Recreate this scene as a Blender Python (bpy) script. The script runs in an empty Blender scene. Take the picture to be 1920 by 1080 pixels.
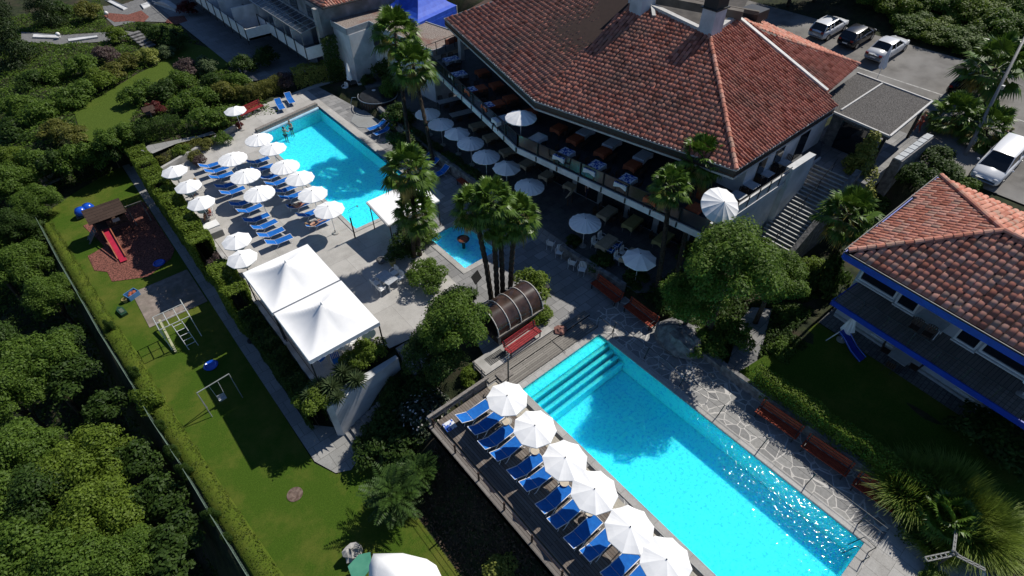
import bpy, bmesh, math, random
import numpy as np
from mathutils import Vector, Matrix
SC = bpy.context.scene
COL = SC.collection
PI = math.pi
R = math.radians
# --- camera
CAM_F, CAM_HV, CAM_H = 1050.0, 1030.0, 26.0          # focal length in photo pixels, horizon offset, height above the pool deck
PITCH = math.atan2(CAM_HV, CAM_F)
HEAD = math.atan2(1471.0, 1730.0)
HEAD_Z = -HEAD
cd = bpy.data.cameras.new('camera')
cam = bpy.data.objects.new('camera', cd)
COL.objects.link(cam)
cd.sensor_width = 36.0
cd.sensor_fit = 'HORIZONTAL'
cd.lens = 36.0 * CAM_F / 1920.0
cd.clip_start, cd.clip_end = 0.5, 4000.0
cam.location = (0, 0, CAM_H)
cam.rotation_euler = (PI / 2 - PITCH, 0, HEAD_Z)
SC.camera = cam
# --- light
SUN_AZ, SUN_EL = R(1.0), R(48.0)                     # azimuth measured from +X
sd = bpy.data.lights.new('sun', 'SUN')
sd.energy = 4.8
sd.angle = R(0.5)
sd.color = (1.0, 0.95, 0.87)
sun = bpy.data.objects.new('sun', sd)
COL.objects.link(sun)
sdir = Vector((math.cos(SUN_EL) * math.cos(SUN_AZ), math.cos(SUN_EL) * math.sin(SUN_AZ), math.sin(SUN_EL)))
sun.rotation_euler = sdir.to_track_quat('Z', 'Y').to_euler()
sun.location = (40, 0, 60)
W = bpy.data.worlds.new('World')
SC.world = W
W.use_nodes = True
wn = W.node_tree.nodes
sky = wn.new('ShaderNodeTexSky')
sky.sky_type = 'NISHITA'
sky.sun_disc = False
sky.air_density = 0.8
sky.dust_density = 0.0
sky.ozone_density = 7.0
sky.sun_elevation = SUN_EL
sky.sun_rotation = PI / 2 - SUN_AZ
wn['Background'].inputs['Strength'].default_value = 0.085
W.node_tree.links.new(sky.outputs[0], wn['Background'].inputs['Color'])
SC.view_settings.view_transform = 'Standard'
SC.view_settings.look = 'None'
SC.view_settings.exposure = 0.0
SC.view_settings.gamma = 1.0
SC.cycles.max_bounces = 8
SC.cycles.transparent_max_bounces = 12
SC.cycles.sample_clamp_indirect = 4.0
# --- survey: pixels of the photograph measured onto known heights
_cp, _sp = math.cos(PITCH), math.sin(PITCH)
_ct, _st = math.cos(HEAD), math.sin(HEAD)
def _ray(px, py):
 u, v = (px - 960) / CAM_F, (py - 540) / CAM_F
 X, Y, Z = u, _cp - v * _sp, -_sp - v * _cp
 return Vector((X * _ct + Y * _st, -X * _st + Y * _ct, Z))
def P(px, py, z=0.0):
 r = _ray(px, py)
 k = (z - CAM_H) / r.z
 return Vector((r.x * k, r.y * k, z))
def PP(px, py, p0, n):
 r = _ray(px, py)
 o = Vector((0, 0, CAM_H))
 k = (Vector(p0) - o).dot(n) / r.dot(n)
 return o + r * k
LOT_Z, LOT_X, LOT_S = 4.6, 48.0, 0.13                # the car park climbs away from the building
def lot(x):
 return LOT_Z + LOT_S * (x - LOT_X)
def PL(px, py, h=0.0):
 r = _ray(px, py)
 k = (CAM_H - LOT_Z - h + LOT_S * LOT_X) / (LOT_S * r.x - r.z)
 return Vector((r.x * k, r.y * k, CAM_H + r.z * k))
def project(q):
 X, Y, z = q[0] * _ct - q[1] * _st, q[0] * _st + q[1] * _ct, q[2] - CAM_H
 d = Y * _cp - z * _sp
 return 960 + CAM_F * X / d, 540 - CAM_F * (Y * _sp + z * _cp) / d
def ztop(x, y, py, lo=-4.0, hi=16.0):
 """height at which the vertical through (x, y) reaches image row py"""
 for _ in range(40):
  m = (lo + hi) / 2
  if project((x, y, m))[1] > py:
   lo = m
  else:
   hi = m
 return (lo + hi) / 2
# --- mesh helpers
class MB:
 """collects shapes that become ONE mesh"""
 def __init__(self):
  self.v, self.f = [], []
 def add(self, vs, fs):
  k = len(self.v)
  self.v.extend([tuple(p) for p in vs])
  self.f.extend([tuple(i + k for i in f) for f in fs])
  return self
 def box(self, c, s, rz=0.0, rx=0.0, ry=0.0):
  m = Matrix.Rotation(rz, 3, 'Z') @ Matrix.Rotation(ry, 3, 'Y') @ Matrix.Rotation(rx, 3, 'X')
  c = Vector(c)
  vs = [c + m @ Vector((a * s[0] / 2, b * s[1] / 2, d * s[2] / 2)) for d in (-1, 1) for a, b in ((-1, -1), (1, -1), (1, 1), (-1, 1))]
  return self.add(vs, [(3, 2, 1, 0), (4, 5, 6, 7), (0, 1, 5, 4), (1, 2, 6, 5), (2, 3, 7, 6), (3, 0, 4, 7)])
 def bx(self, x0, x1, y0, y1, z0, z1):
  return self.box(((x0 + x1) / 2, (y0 + y1) / 2, (z0 + z1) / 2), (x1 - x0, y1 - y0, z1 - z0))
 def bar(self, a, b, w, h=None):
  """square bar from a to b"""
  return self.tube([a, b], w / 1.414, n=4, h=h)
 def tube(self, pts, r, n=8, caps=True, h=None):
  pts = [Vector(p) for p in pts]
  rs = r if isinstance(r, (list, tuple)) else [r] * len(pts)
  vs, fs = [], []
  prev = None
  for i, p in enumerate(pts):
   t = (pts[min(i + 1, len(pts) - 1)] - pts[max(i - 1, 0)]).normalized()
   ref = Vector((0, 0, 1)) if abs(t.z) < 0.9 else Vector((1, 0, 0))
   a = t.cross(ref).normalized()
   if prev is not None and abs(t.z) >= 0.8:
    a = (prev - t * prev.dot(t)).normalized()
   prev = a
   b = t.cross(a).normalized()
   off = PI / 4 if n == 4 else 0
   for k in range(n):
    an = 2 * PI * k / n + off
    vs.append(p + (a * math.cos(an) + b * math.sin(an)) * rs[i])
  for i in range(len(pts) - 1):
   for k in range(n):
    fs.append((i * n + k, i * n + (k + 1) % n, (i + 1) * n + (k + 1) % n, (i + 1) * n + k))
  if caps:
   fs.append(tuple(range(n - 1, -1, -1)))
   fs.append(tuple((len(pts) - 1) * n + k for k in range(n)))
  return self.add(vs, fs)
 def lathe(self, c, prof, n=16, a0=0.0):
  c = Vector(c)
  vs, fs = [], []
  for r, z in prof:
   for k in range(n):
    an = 2 * PI * k / n + a0
    vs.append(c + Vector((r * math.cos(an), r * math.sin(an), z)))
  for i in range(len(prof) - 1):
   for k in range(n):
    fs.append((i * n + k, i * n + (k + 1) % n, (i + 1) * n + (k + 1) % n, (i + 1) * n + k))
  if prof[0][0] > 1e-4:
   fs.append(tuple(range(n - 1, -1, -1)))
  if prof[-1][0] > 1e-4:
   fs.append(tuple((len(prof) - 1) * n + k for k in range(n)))
  return self.add(vs, fs)
 def prism(self, poly, z0, z1):
  """vertical prism over a 2-D outline (counter-clockwise)"""
  n = len(poly)
  a = sum(poly[i][0] * poly[(i + 1) % n][1] - poly[(i + 1) % n][0] * poly[i][1] for i in range(n))
  if a < 0:
   poly = list(reversed(poly))
  z1s = z1 if isinstance(z1, (list, tuple)) else [z1] * n
  vs = [(p[0], p[1], z0) for p in poly] + [(p[0], p[1], z1s[i]) for i, p in enumerate(poly)]
  fs = [tuple(range(n - 1, -1, -1)), tuple(range(n, 2 * n))]
  fs += [(i, (i + 1) % n, n + (i + 1) % n, n + i) for i in range(n)]
  return self.add(vs, fs)
 def slab3(self, poly, th):
  """plate over a 3-D outline, thickness th downwards along its normal"""
  ps = [Vector(p) for p in poly]
  n = Vector((0, 0, 0))
  for i in range(len(ps)):
   n += (ps[i] - ps[0]).cross(ps[(i + 1) % len(ps)] - ps[0])
  n.normalize()
  if n.z < 0:
   ps.reverse()
   n = -n
  k = len(ps)
  vs = ps + [p - n * th for p in ps]
  fs = [tuple(range(k)), tuple(range(2 * k - 1, k - 1, -1))]
  fs += [(i, k + i, k + (i + 1) % k, (i + 1) % k) for i in range(k)]
  return self.add(vs, fs)
 def blob(self, c, r, seed=0, n=10, m=7, amp=0.15):
  rnd = random.Random(seed)
  c = Vector(c)
  vs = []
  for j in range(m + 1):
   th = PI * j / m
   for k in range(n):
    an = 2 * PI * k / n
    s = 1 + amp * (rnd.random() - 0.5) * 2
    vs.append(c + Vector((r[0] * math.sin(th) * math.cos(an) * s, r[1] * math.sin(th) * math.sin(an) * s, r[2] * math.cos(th) * s)))
  fs = [(j * n + k, (j + 1) * n + k, (j + 1) * n + (k + 1) % n, j * n + (k + 1) % n) for j in range(m) for k in range(n)]
  return self.add(vs, fs)
 def mesh(self, name, smooth=False):
  me = bpy.data.meshes.new(name)
  me.from_pydata(self.v, [], self.f)
  if smooth:
   me.polygons.foreach_set('use_smooth', [True] * len(me.polygons))
  me.update()
  return me
def obj(name, mb, m, parent=None, smooth=False, loc=None, rz=0.0):
 me = mb.mesh(name, smooth) if isinstance(mb, MB) else mb
 if m is not None:
  if not me.materials:
   me.materials.append(m)
 o = bpy.data.objects.new(name, me)
 COL.objects.link(o)
 if parent is not None:
  o.parent = parent
 if loc is not None:
  o.location = loc
 if rz:
  o.rotation_euler = (0, 0, rz)
 return o
def tag(o, label, cat, group=None):
 o['label'] = label
 o['category'] = cat
 if group:
  o['group'] = group
 return o
def thing(name, label, cat, loc=(0, 0, 0), rz=0.0, group=None):
 o = bpy.data.objects.new(name, None)
 o.empty_display_size = 0.2
 COL.objects.link(o)
 o.location = loc
 o.rotation_euler = (0, 0, rz)
 return tag(o, label, cat, group)
def struct(name, mb, m, smooth=False):
 o = obj(name, mb, m, smooth=smooth)
 o['kind'] = 'structure'
 return o
def _copy(o, parent):
 c = o.copy()
 COL.objects.link(c)
 c.parent = parent
 for ch in list(o.children):
  _copy(ch, c)
 return c
def dup(root, label, loc, rz=0.0, scale=None, group=None):
 """a copy of a thing with copies of its parts and sub-parts"""
 r = root.copy()
 COL.objects.link(r)
 for ch in list(root.children):
  _copy(ch, r)
 r.location = loc
 r.rotation_euler = (0, 0, rz)
 if scale:
  r.scale = (scale, scale, scale) if isinstance(scale, (int, float)) else scale
 r['label'] = label
 if group:
  r['group'] = group
 return r
class Repeat:
 """first placement moves the prototype itself, later ones copy it"""
 def __init__(self, proto, group):
  self.p, self.used = proto, False
  proto['group'] = group
 def at(self, label, loc, rz=0.0, scale=None):
  if not self.used:
   self.used = True
   self.p.location = loc
   self.p.rotation_euler = (0, 0, rz)
   if scale:
    self.p.scale = (scale, scale, scale) if isinstance(scale, (int, float)) else scale
   self.p['label'] = label
   return self.p
  return dup(self.p, label, loc, rz, scale)
ORD = ['', 'first', 'second', 'third', 'fourth', 'fifth', 'sixth', 'seventh', 'eighth', 'ninth', 'tenth', 'eleventh', 'twelfth', 'thirteenth', 'fourteenth', 'fifteenth', 'sixteenth', 'seventeenth', 'eighteenth', 'nineteenth', 'twentieth']
# --- materials
MATS = {}
def _nt(name):
 m = bpy.data.materials.new(name)
 m.use_nodes = True
 nt = m.node_tree
 return m, nt, nt.nodes['Principled BSDF'], nt.nodes, nt.links
def noise_mat(name, c1, c2, scale=4.0, rough=0.8, bump=0.0, bscale=None, detail=6.0, lo=0.35, hi=0.65, metal=0.0, c3=None, s3=0.4, spec=0.3):
 """two (or three) colours mixed by noise over object space"""
 if name in MATS:
  return MATS[name]
 m, nt, b, N, L = _nt(name)
 tc = N.new('ShaderNodeTexCoord')
 n1 = N.new('ShaderNodeTexNoise')
 n1.inputs['Scale'].default_value = scale
 n1.inputs['Detail'].default_value = detail
 L.new(tc.outputs['Object'], n1.inputs['Vector'])
 rp = N.new('ShaderNodeValToRGB')
 rp.color_ramp.elements[0].position, rp.color_ramp.elements[1].position = lo, hi
 rp.color_ramp.elements[0].color = (*c1, 1)
 rp.color_ramp.elements[1].color = (*c2, 1)
 L.new(n1.outputs['Fac'], rp.inputs['Fac'])
 out = rp.outputs['Color']
 if c3 is not None:
  n3 = N.new('ShaderNodeTexNoise')
  n3.inputs['Scale'].default_value = s3
  n3.inputs['Detail'].default_value = 5
  L.new(tc.outputs['Object'], n3.inputs['Vector'])
  r3 = N.new('ShaderNodeValToRGB')
  r3.color_ramp.elements[0].position, r3.color_ramp.elements[1].position = 0.48, 0.66
  L.new(n3.outputs['Fac'], r3.inputs['Fac'])
  mx = N.new('ShaderNodeMix')
  mx.data_type = 'RGBA'
  L.new(r3.outputs['Color'], mx.inputs['Factor'])
  L.new(out, mx.inputs[6])
  mx.inputs[7].default_value = (*c3, 1)
  out = mx.outputs[2]
 L.new(out, b.inputs['Base Color'])
 b.inputs['Roughness'].default_value = rough
 b.inputs['Metallic'].default_value = metal
 b.inputs['Specular IOR Level'].default_value = spec
 if bump:
  nb = N.new('ShaderNodeTexNoise')
  nb.inputs['Scale'].default_value = bscale or scale * 4
  nb.inputs['Detail'].default_value = 4
  L.new(tc.outputs['Object'], nb.inputs['Vector'])
  bp = N.new('ShaderNodeBump')
  bp.inputs['Strength'].default_value = bump
  bp.inputs['Distance'].default_value = 0.05
  L.new(nb.outputs['Fac'], bp.inputs['Height'])
  L.new(bp.outputs['Normal'], b.inputs['Normal'])
 MATS[name] = m
 return m
def plain(name, c, rough=0.6, metal=0.0, spec=0.4, var=0.12):
 return noise_mat(name, tuple(x * (1 - var) for x in c), tuple(min(1, x * (1 + var)) for x in c), scale=3.0, rough=rough, metal=metal, spec=spec)
def leaf_mat(name, c1, c2, trans=0.48, rough=0.55, big=0.35):
 """leaf by leaf colour from the random value of each mesh island, plus broad drifts"""
 if name in MATS:
  return MATS[name]
 m, nt, b, N, L = _nt(name)
 g = N.new('ShaderNodeNewGeometry')
 rp = N.new('ShaderNodeValToRGB')
 rp.color_ramp.elements[0].color = (*c1, 1)
 rp.color_ramp.elements[1].color = (*c2, 1)
 tc = N.new('ShaderNodeTexCoord')
 ns = N.new('ShaderNodeTexNoise')
 ns.inputs['Scale'].default_value = 0.9
 ns.inputs['Detail'].default_value = 3
 L.new(tc.outputs['Object'], ns.inputs['Vector'])
 mr = N.new('ShaderNodeMapRange')
 mr.inputs['From Min'].default_value, mr.inputs['From Max'].default_value = 0.3, 0.7
 L.new(ns.outputs['Fac'], mr.inputs['Value'])
 ad = N.new('ShaderNodeMix')
 ad.inputs['Factor'].default_value = big
 L.new(g.outputs['Random Per Island'], ad.inputs['A'])
 L.new(mr.outputs['Result'], ad.inputs['B'])
 L.new(ad.outputs['Result'], rp.inputs['Fac'])
 L.new(rp.outputs['Color'], b.inputs['Base Color'])
 b.inputs['Roughness'].default_value = rough
 b.inputs['Specular IOR Level'].default_value = 0.25
 tr = N.new('ShaderNodeBsdfTranslucent')
 L.new(rp.outputs['Color'], tr.inputs['Color'])
 mx = N.new('ShaderNodeMixShader')
 mx.inputs['Fac'].default_value = trans
 L.new(b.outputs['BSDF'], mx.inputs[1])
 L.new(tr.outputs['BSDF'], mx.inputs[2])
 L.new(mx.outputs['Shader'], N['Material Output'].inputs['Surface'])
 MATS[name] = m
 return m
def tile_mat(name, cols, moss, moss_amt=0.5, rough=0.85):
 """clay roof tile: each tile its own tone, grey lichen in broad drifts"""
 m, nt, b, N, L = _nt(name)
 g = N.new('ShaderNodeNewGeometry')
 rp = N.new('ShaderNodeValToRGB')
 e = rp.color_ramp.elements
 e[0].color, e[1].color = (*cols[0], 1), (*cols[-1], 1)
 for i, c in enumerate(cols[1:-1]):
  q = e.new((i + 1) / (len(cols) - 1))
  q.color = (*c, 1)
 L.new(g.outputs['Random Per Island'], rp.inputs['Fac'])
 tc = N.new('ShaderNodeTexCoord')
 n1 = N.new('ShaderNodeTexNoise')
 n1.inputs['Scale'].default_value = 0.22
 n1.inputs['Detail'].default_value = 8
 n1.inputs['Roughness'].default_value = 0.65
 L.new(tc.outputs['Object'], n1.inputs['Vector'])
 r2 = N.new('ShaderNodeValToRGB')
 r2.color_ramp.elements[0].position, r2.color_ramp.elements[1].position = 0.5, 0.72
 L.new(n1.outputs['Fac'], r2.inputs['Fac'])
 mu = N.new('ShaderNodeMath')
 mu.operation = 'MULTIPLY'
 mu.inputs[1].default_value = moss_amt
 L.new(r2.outputs['Color'], mu.inputs[0])
 n2 = N.new('ShaderNodeTexNoise')
 n2.inputs['Scale'].default_value = 9.0
 n2.inputs['Detail'].default_value = 4
 L.new(tc.outputs['Object'], n2.inputs['Vector'])
 mx = N.new('ShaderNodeMix')
 mx.data_type = 'RGBA'
 L.new(mu.outputs[0], mx.inputs['Factor'])
 L.new(rp.outputs['Color'], mx.inputs[6])
 mx.inputs[7].default_value = (*moss, 1)
 ml = N.new('ShaderNodeMix')
 ml.data_type = 'RGBA'
 ml.blend_type = 'MULTIPLY'
 ml.inputs['Factor'].default_value = 0.32
 L.new(mx.outputs[2], ml.inputs[6])
 L.new(n2.outputs['Color'], ml.inputs[7])
 br = N.new('ShaderNodeBrightContrast')
 br.inputs['Bright'].default_value = 0.0
 L.new(ml.outputs[2], br.inputs['Color'])
 L.new(br.outputs['Color'], b.inputs['Base Color'])
 b.inputs['Roughness'].default_value = rough
 b.inputs['Specular IOR Level'].default_value = 0.2
 return m
def plank_mat(name, c1, c2, along='Y', width=0.14, length=3.0, gap=(0.01, 0.009, 0.008), rough=0.8):
 m, nt, b, N, L = _nt(name)
 tc = N.new('ShaderNodeTexCoord')
 mp = N.new('ShaderNodeMapping')
 if along == 'Y':
  mp.inputs['Rotation'].default_value = (0, 0, PI / 2)
 L.new(tc.outputs['Object'], mp.inputs['Vector'])
 bk = N.new('ShaderNodeTexBrick')
 bk.inputs['Scale'].default_value = 1.0
 bk.inputs['Brick Width'].default_value = length
 bk.inputs['Row Height'].default_value = width
 bk.inputs['Mortar Size'].default_value = 0.008
 bk.inputs['Color1'].default_value = (*c1, 1)
 bk.inputs['Color2'].default_value = (*c2, 1)
 bk.inputs['Mortar'].default_value = (*gap, 1)
 L.new(mp.outputs['Vector'], bk.inputs['Vector'])
 ns = N.new('ShaderNodeTexNoise')
 mp2 = N.new('ShaderNodeMapping')
 mp2.inputs['Scale'].default_value = (1.2, 14, 3) if along == 'X' else (14, 1.2, 3)
 L.new(tc.outputs['Object'], mp2.inputs['Vector'])
 L.new(mp2.outputs['Vector'], ns.inputs['Vector'])
 ns.inputs['Detail'].default_value = 6
 mr = N.new('ShaderNodeMapRange')
 mr.inputs['To Min'].default_value, mr.inputs['To Max'].default_value = 0.45, 1.35
 L.new(ns.outputs['Fac'], mr.inputs['Value'])
 ml = N.new('ShaderNodeMix')
 ml.data_type = 'RGBA'
 ml.blend_type = 'MULTIPLY'
 ml.inputs['Factor'].default_value = 1.0
 L.new(bk.outputs['Color'], ml.inputs[6])
 L.new(mr.outputs['Result'], ml.inputs[7])
 L.new(ml.outputs[2], b.inputs['Base Color'])
 b.inputs['Roughness'].default_value = rough
 b.inputs['Specular IOR Level'].default_value = 0.2
 bp = N.new('ShaderNodeBump')
 bp.inputs['Strength'].default_value = 0.6
 bp.inputs['Distance'].default_value = 0.01
 L.new(bk.outputs['Fac'], bp.inputs['Height'])
 bp.invert = True
 L.new(bp.outputs['Normal'], b.inputs['Normal'])
 return m
def slab_mat(name, c1, c2, joint, bw=0.9, bh=0.6, mortar=0.012, stain=(0.2, 0.19, 0.17), rough=0.85, rot=0.0, stain_amt=0.5):
 """cast concrete or stone slabs with joints, stains and grain"""
 m, nt, b, N, L = _nt(name)
 tc = N.new('ShaderNodeTexCoord')
 mp = N.new('ShaderNodeMapping')
 mp.inputs['Rotation'].default_value = (0, 0, rot)
 L.new(tc.outputs['Object'], mp.inputs['Vector'])
 bk = N.new('ShaderNodeTexBrick')
 bk.inputs['Scale'].default_value = 1.0
 bk.inputs['Brick Width'].default_value = bw
 bk.inputs['Row Height'].default_value = bh
 bk.inputs['Mortar Size'].default_value = mortar
 bk.inputs['Color1'].default_value = (*c1, 1)
 bk.inputs['Color2'].default_value = (*c2, 1)
 bk.inputs['Mortar'].default_value = (*joint, 1)
 L.new(mp.outputs['Vector'], bk.inputs['Vector'])
 n1 = N.new('ShaderNodeTexNoise')
 n1.inputs['Scale'].default_value = 0.7
 n1.inputs['Detail'].default_value = 9
 n1.inputs['Roughness'].default_value = 0.7
 L.new(tc.outputs['Object'], n1.inputs['Vector'])
 r1 = N.new('ShaderNodeValToRGB')
 r1.color_ramp.elements[0].position, r1.color_ramp.elements[1].position = 0.45, 0.7
 L.new(n1.outputs['Fac'], r1.inputs['Fac'])
 mu = N.new('ShaderNodeMath')
 mu.operation = 'MULTIPLY'
 mu.inputs[1].default_value = stain_amt
 L.new(r1.outputs['Color'], mu.inputs[0])
 mx = N.new('ShaderNodeMix')
 mx.data_type = 'RGBA'
 L.new(mu.outputs[0], mx.inputs['Factor'])
 L.new(bk.outputs['Color'], mx.inputs[6])
 mx.inputs[7].default_value = (*stain, 1)
 n2 = N.new('ShaderNodeTexNoise')
 n2.inputs['Scale'].default_value = 18
 n2.inputs['Detail'].default_value = 6
 L.new(tc.outputs['Object'], n2.inputs['Vector'])
 mr = N.new('ShaderNodeMapRange')
 mr.inputs['To Min'].default_value, mr.inputs['To Max'].default_value = 0.7, 1.3
 L.new(n2.outputs['Fac'], mr.inputs['Value'])
 ml = N.new('ShaderNodeMix')
 ml.data_type = 'RGBA'
 ml.blend_type = 'MULTIPLY'
 ml.inputs['Factor'].default_value = 1.0
 L.new(mx.outputs[2], ml.inputs[6])
 L.new(mr.outputs['Result'], ml.inputs[7])
 L.new(ml.outputs[2], b.inputs['Base Color'])
 b.inputs['Roughness'].default_value = rough
 b.inputs['Specular IOR Level'].default_value = 0.25
 return m
def crazy_mat(name, c1, c2, joint, scale=1.1, width=0.035):
 """crazy paving: irregular stones with pale joints"""
 m, nt, b, N, L = _nt(name)
 tc = N.new('ShaderNodeTexCoord')
 v = N.new('ShaderNodeTexVoronoi')
 v.feature = 'DISTANCE_TO_EDGE'
 v.inputs['Scale'].default_value = scale
 vc = N.new('ShaderNodeTexVoronoi')
 vc.inputs['Scale'].default_value = scale
 nz = N.new('ShaderNodeTexNoise')
 nz.inputs['Scale'].default_value = 1.6
 L.new(tc.outputs['Object'], nz.inputs['Vector'])
 ad = N.new('ShaderNodeMix')
 ad.data_type = 'VECTOR'
 ad.inputs['Factor'].default_value = 0.12
 L.new(tc.outputs['Object'], ad.inputs[4])
 L.new(nz.outputs['Color'], ad.inputs[5])
 sx = N.new('ShaderNodeVectorMath')
 sx.operation = 'MULTIPLY'
 sx.inputs[1].default_value = (1, 1, 0)
 L.new(ad.outputs[1], sx.inputs[0])
 L.new(sx.outputs[0], v.inputs['Vector'])
 L.new(sx.outputs[0], vc.inputs['Vector'])
 rp = N.new('ShaderNodeValToRGB')
 rp.color_ramp.elements[0].color, rp.color_ramp.elements[1].color = (*c1, 1), (*c2, 1)
 L.new(vc.outputs['Color'], rp.inputs['Fac'])
 st = N.new('ShaderNodeMath')
 st.operation = 'LESS_THAN'
 st.inputs[1].default_value = width
 L.new(v.outputs['Distance'], st.inputs[0])
 mx = N.new('ShaderNodeMix')
 mx.data_type = 'RGBA'
 L.new(st.outputs[0], mx.inputs['Factor'])
 L.new(rp.outputs['Color'], mx.inputs[6])
 mx.inputs[7].default_value = (*joint, 1)
 n2 = N.new('ShaderNodeTexNoise')
 n2.inputs['Scale'].default_value = 7
 n2.inputs['Detail'].default_value = 6
 L.new(tc.outputs['Object'], n2.inputs['Vector'])
 mr = N.new('ShaderNodeMapRange')
 mr.inputs['To Min'].default_value, mr.inputs['To Max'].default_value = 0.6, 1.4
 L.new(n2.outputs['Fac'], mr.inputs['Value'])
 ml = N.new('ShaderNodeMix')
 ml.data_type = 'RGBA'
 ml.blend_type = 'MULTIPLY'
 ml.inputs['Factor'].default_value = 1.0
 L.new(mx.outputs[2], ml.inputs[6])
 L.new(mr.outputs['Result'], ml.inputs[7])
 L.new(ml.outputs[2], b.inputs['Base Color'])
 b.inputs['Roughness'].default_value = 0.85
 return m
# --- palette
M = {}
M['white'] = plain('white_paint', (0.78, 0.78, 0.76), 0.55, var=0.04)
M['canvas'] = noise_mat('white_canvas', (0.87, 0.87, 0.86), (0.90, 0.90, 0.89), scale=2.5, rough=0.85, spec=0.1)
M['wall_white'] = noise_mat('white_render', (0.56, 0.57, 0.58), (0.68, 0.68, 0.68), scale=1.2, rough=0.9, bump=0.15, bscale=30, c3=(0.45, 0.46, 0.46), s3=0.7)
M['wall_grey'] = noise_mat('grey_render', (0.20, 0.21, 0.22), (0.30, 0.31, 0.32), scale=1.5, rough=0.9, c3=(0.14, 0.15, 0.15), s3=0.6)
M['concrete'] = noise_mat('concrete', (0.33, 0.32, 0.30), (0.47, 0.455, 0.43), scale=1.6, rough=0.9, c3=(0.24, 0.235, 0.22), s3=0.5, bump=0.1, bscale=40)
M['dark'] = plain('dark_metal', (0.025, 0.026, 0.028), 0.5)
M['black'] = plain('black_rubber', (0.012, 0.012, 0.012), 0.7)
M['steel'] = plain('galvanised_steel', (0.42, 0.43, 0.44), 0.35, metal=0.7)
M['alu'] = plain('white_enamelled_tube', (0.72, 0.73, 0.74), 0.35)
M['sling'] = noise_mat('blue_sling', (0.008, 0.11, 0.42), (0.012, 0.15, 0.52), scale=5, rough=0.75, spec=0.15)
M['bluepaint'] = plain('blue_gloss_paint', (0.004, 0.036, 0.36), 0.45)
M['bluefabric'] = noise_mat('blue_awning', (0.015, 0.07, 0.5), (0.03, 0.11, 0.62), scale=2, rough=0.6)
M['redwood'] = noise_mat('red_stained_wood', (0.20, 0.016, 0.02), (0.33, 0.03, 0.035), scale=6, rough=0.7)
M['orangewood'] = noise_mat('rust_red_wood', (0.22, 0.03, 0.012), (0.34, 0.055, 0.02), scale=6, rough=0.7)
M['brownwood'] = noise_mat('dark_brown_wood', (0.045, 0.025, 0.018), (0.085, 0.05, 0.035), scale=7, rough=0.75)
M['greywood'] = noise_mat('weathered_wood', (0.15, 0.135, 0.12), (0.27, 0.25, 0.23), scale=8, rough=0.85)
M['glass'] = plain('dark_window_glass', (0.012, 0.016, 0.022), 0.06, spec=0.7)
M['stone'] = noise_mat('grey_stone', (0.10, 0.10, 0.10), (0.24, 0.235, 0.23), scale=3.5, rough=0.9, bump=0.8, bscale=6)
M['orangecloth'] = noise_mat('orange_tablecloth', (0.36, 0.085, 0.035), (0.46, 0.12, 0.05), scale=4, rough=0.85)
M['beigecloth'] = noise_mat('beige_tablecloth', (0.38, 0.31, 0.21), (0.46, 0.38, 0.27), scale=4, rough=0.85)
M['olivecloth'] = noise_mat('ochre_tablecloth', (0.30, 0.26, 0.10), (0.38, 0.33, 0.14), scale=4, rough=0.85)
M['palecloth'] = noise_mat('white_tablecloth', (0.60, 0.62, 0.64), (0.70, 0.71, 0.72), scale=4, rough=0.85)
M['runner'] = noise_mat('blue_print_cloth', (0.03, 0.10, 0.42), (0.72, 0.74, 0.78), scale=5.5, rough=0.85, lo=0.46, hi=0.52, detail=2)
M['greytop'] = plain('grey_table_laminate', (0.42, 0.44, 0.46), 0.4)
M['terracotta'] = noise_mat('terracotta', (0.27, 0.075, 0.04), (0.38, 0.12, 0.065), scale=5, rough=0.85)
M['mulch'] = noise_mat('red_bark_mulch', (0.06, 0.024, 0.018), (0.30, 0.115, 0.085), scale=11, rough=0.95, bump=1.0, bscale=18, detail=8)
M['sand'] = noise_mat('grey_pink_grit', (0.20, 0.165, 0.14), (0.30, 0.25, 0.215), scale=3, rough=0.95, c3=(0.17, 0.15, 0.12), s3=0.8, bump=0.3, bscale=40)
M['path'] = slab_mat('path_slabs', (0.26, 0.26, 0.25), (0.33, 0.325, 0.31), (0.12, 0.12, 0.11), bw=1.0, bh=1.0, stain=(0.16, 0.16, 0.15))
M['skin'] = plain('warm_skin', (0.42, 0.22, 0.145), 0.55)  # one even warm skin tone for every figure
M['hair'] = plain('dark_hair', (0.02, 0.014, 0.01), 0.6)
LEAF = {}
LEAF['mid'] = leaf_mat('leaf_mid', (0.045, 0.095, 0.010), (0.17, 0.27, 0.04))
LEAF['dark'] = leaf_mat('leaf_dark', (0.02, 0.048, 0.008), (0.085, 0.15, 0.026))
LEAF['bright'] = leaf_mat('leaf_bright', (0.07, 0.12, 0.010), (0.22, 0.31, 0.04))
LEAF['yellow'] = leaf_mat('leaf_yellow', (0.14, 0.18, 0.03), (0.42, 0.45, 0.11))
LEAF['olive'] = leaf_mat('leaf_olive', (0.08, 0.095, 0.015), (0.25, 0.25, 0.055))
LEAF['purple'] = leaf_mat('leaf_purple', (0.06, 0.05, 0.035), (0.22, 0.15, 0.15))
LEAF['red'] = leaf_mat('leaf_red', (0.07, 0.018, 0.016), (0.24, 0.05, 0.045))
LEAF['grey'] = leaf_mat('leaf_grey_green', (0.05, 0.09, 0.03), (0.19, 0.25, 0.12))
LEAF['palm'] = leaf_mat('palm_leaf', (0.025, 0.065, 0.006), (0.14, 0.235, 0.032), trans=0.2, rough=0.4)
LEAF['drypalm'] = leaf_mat('palm_leaf_yellowing', (0.10, 0.10, 0.02), (0.34, 0.28, 0.07), trans=0.2)
LEAF['grass'] = leaf_mat('reed_leaf', (0.09, 0.15, 0.015), (0.28, 0.36, 0.06), trans=0.4)
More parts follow.
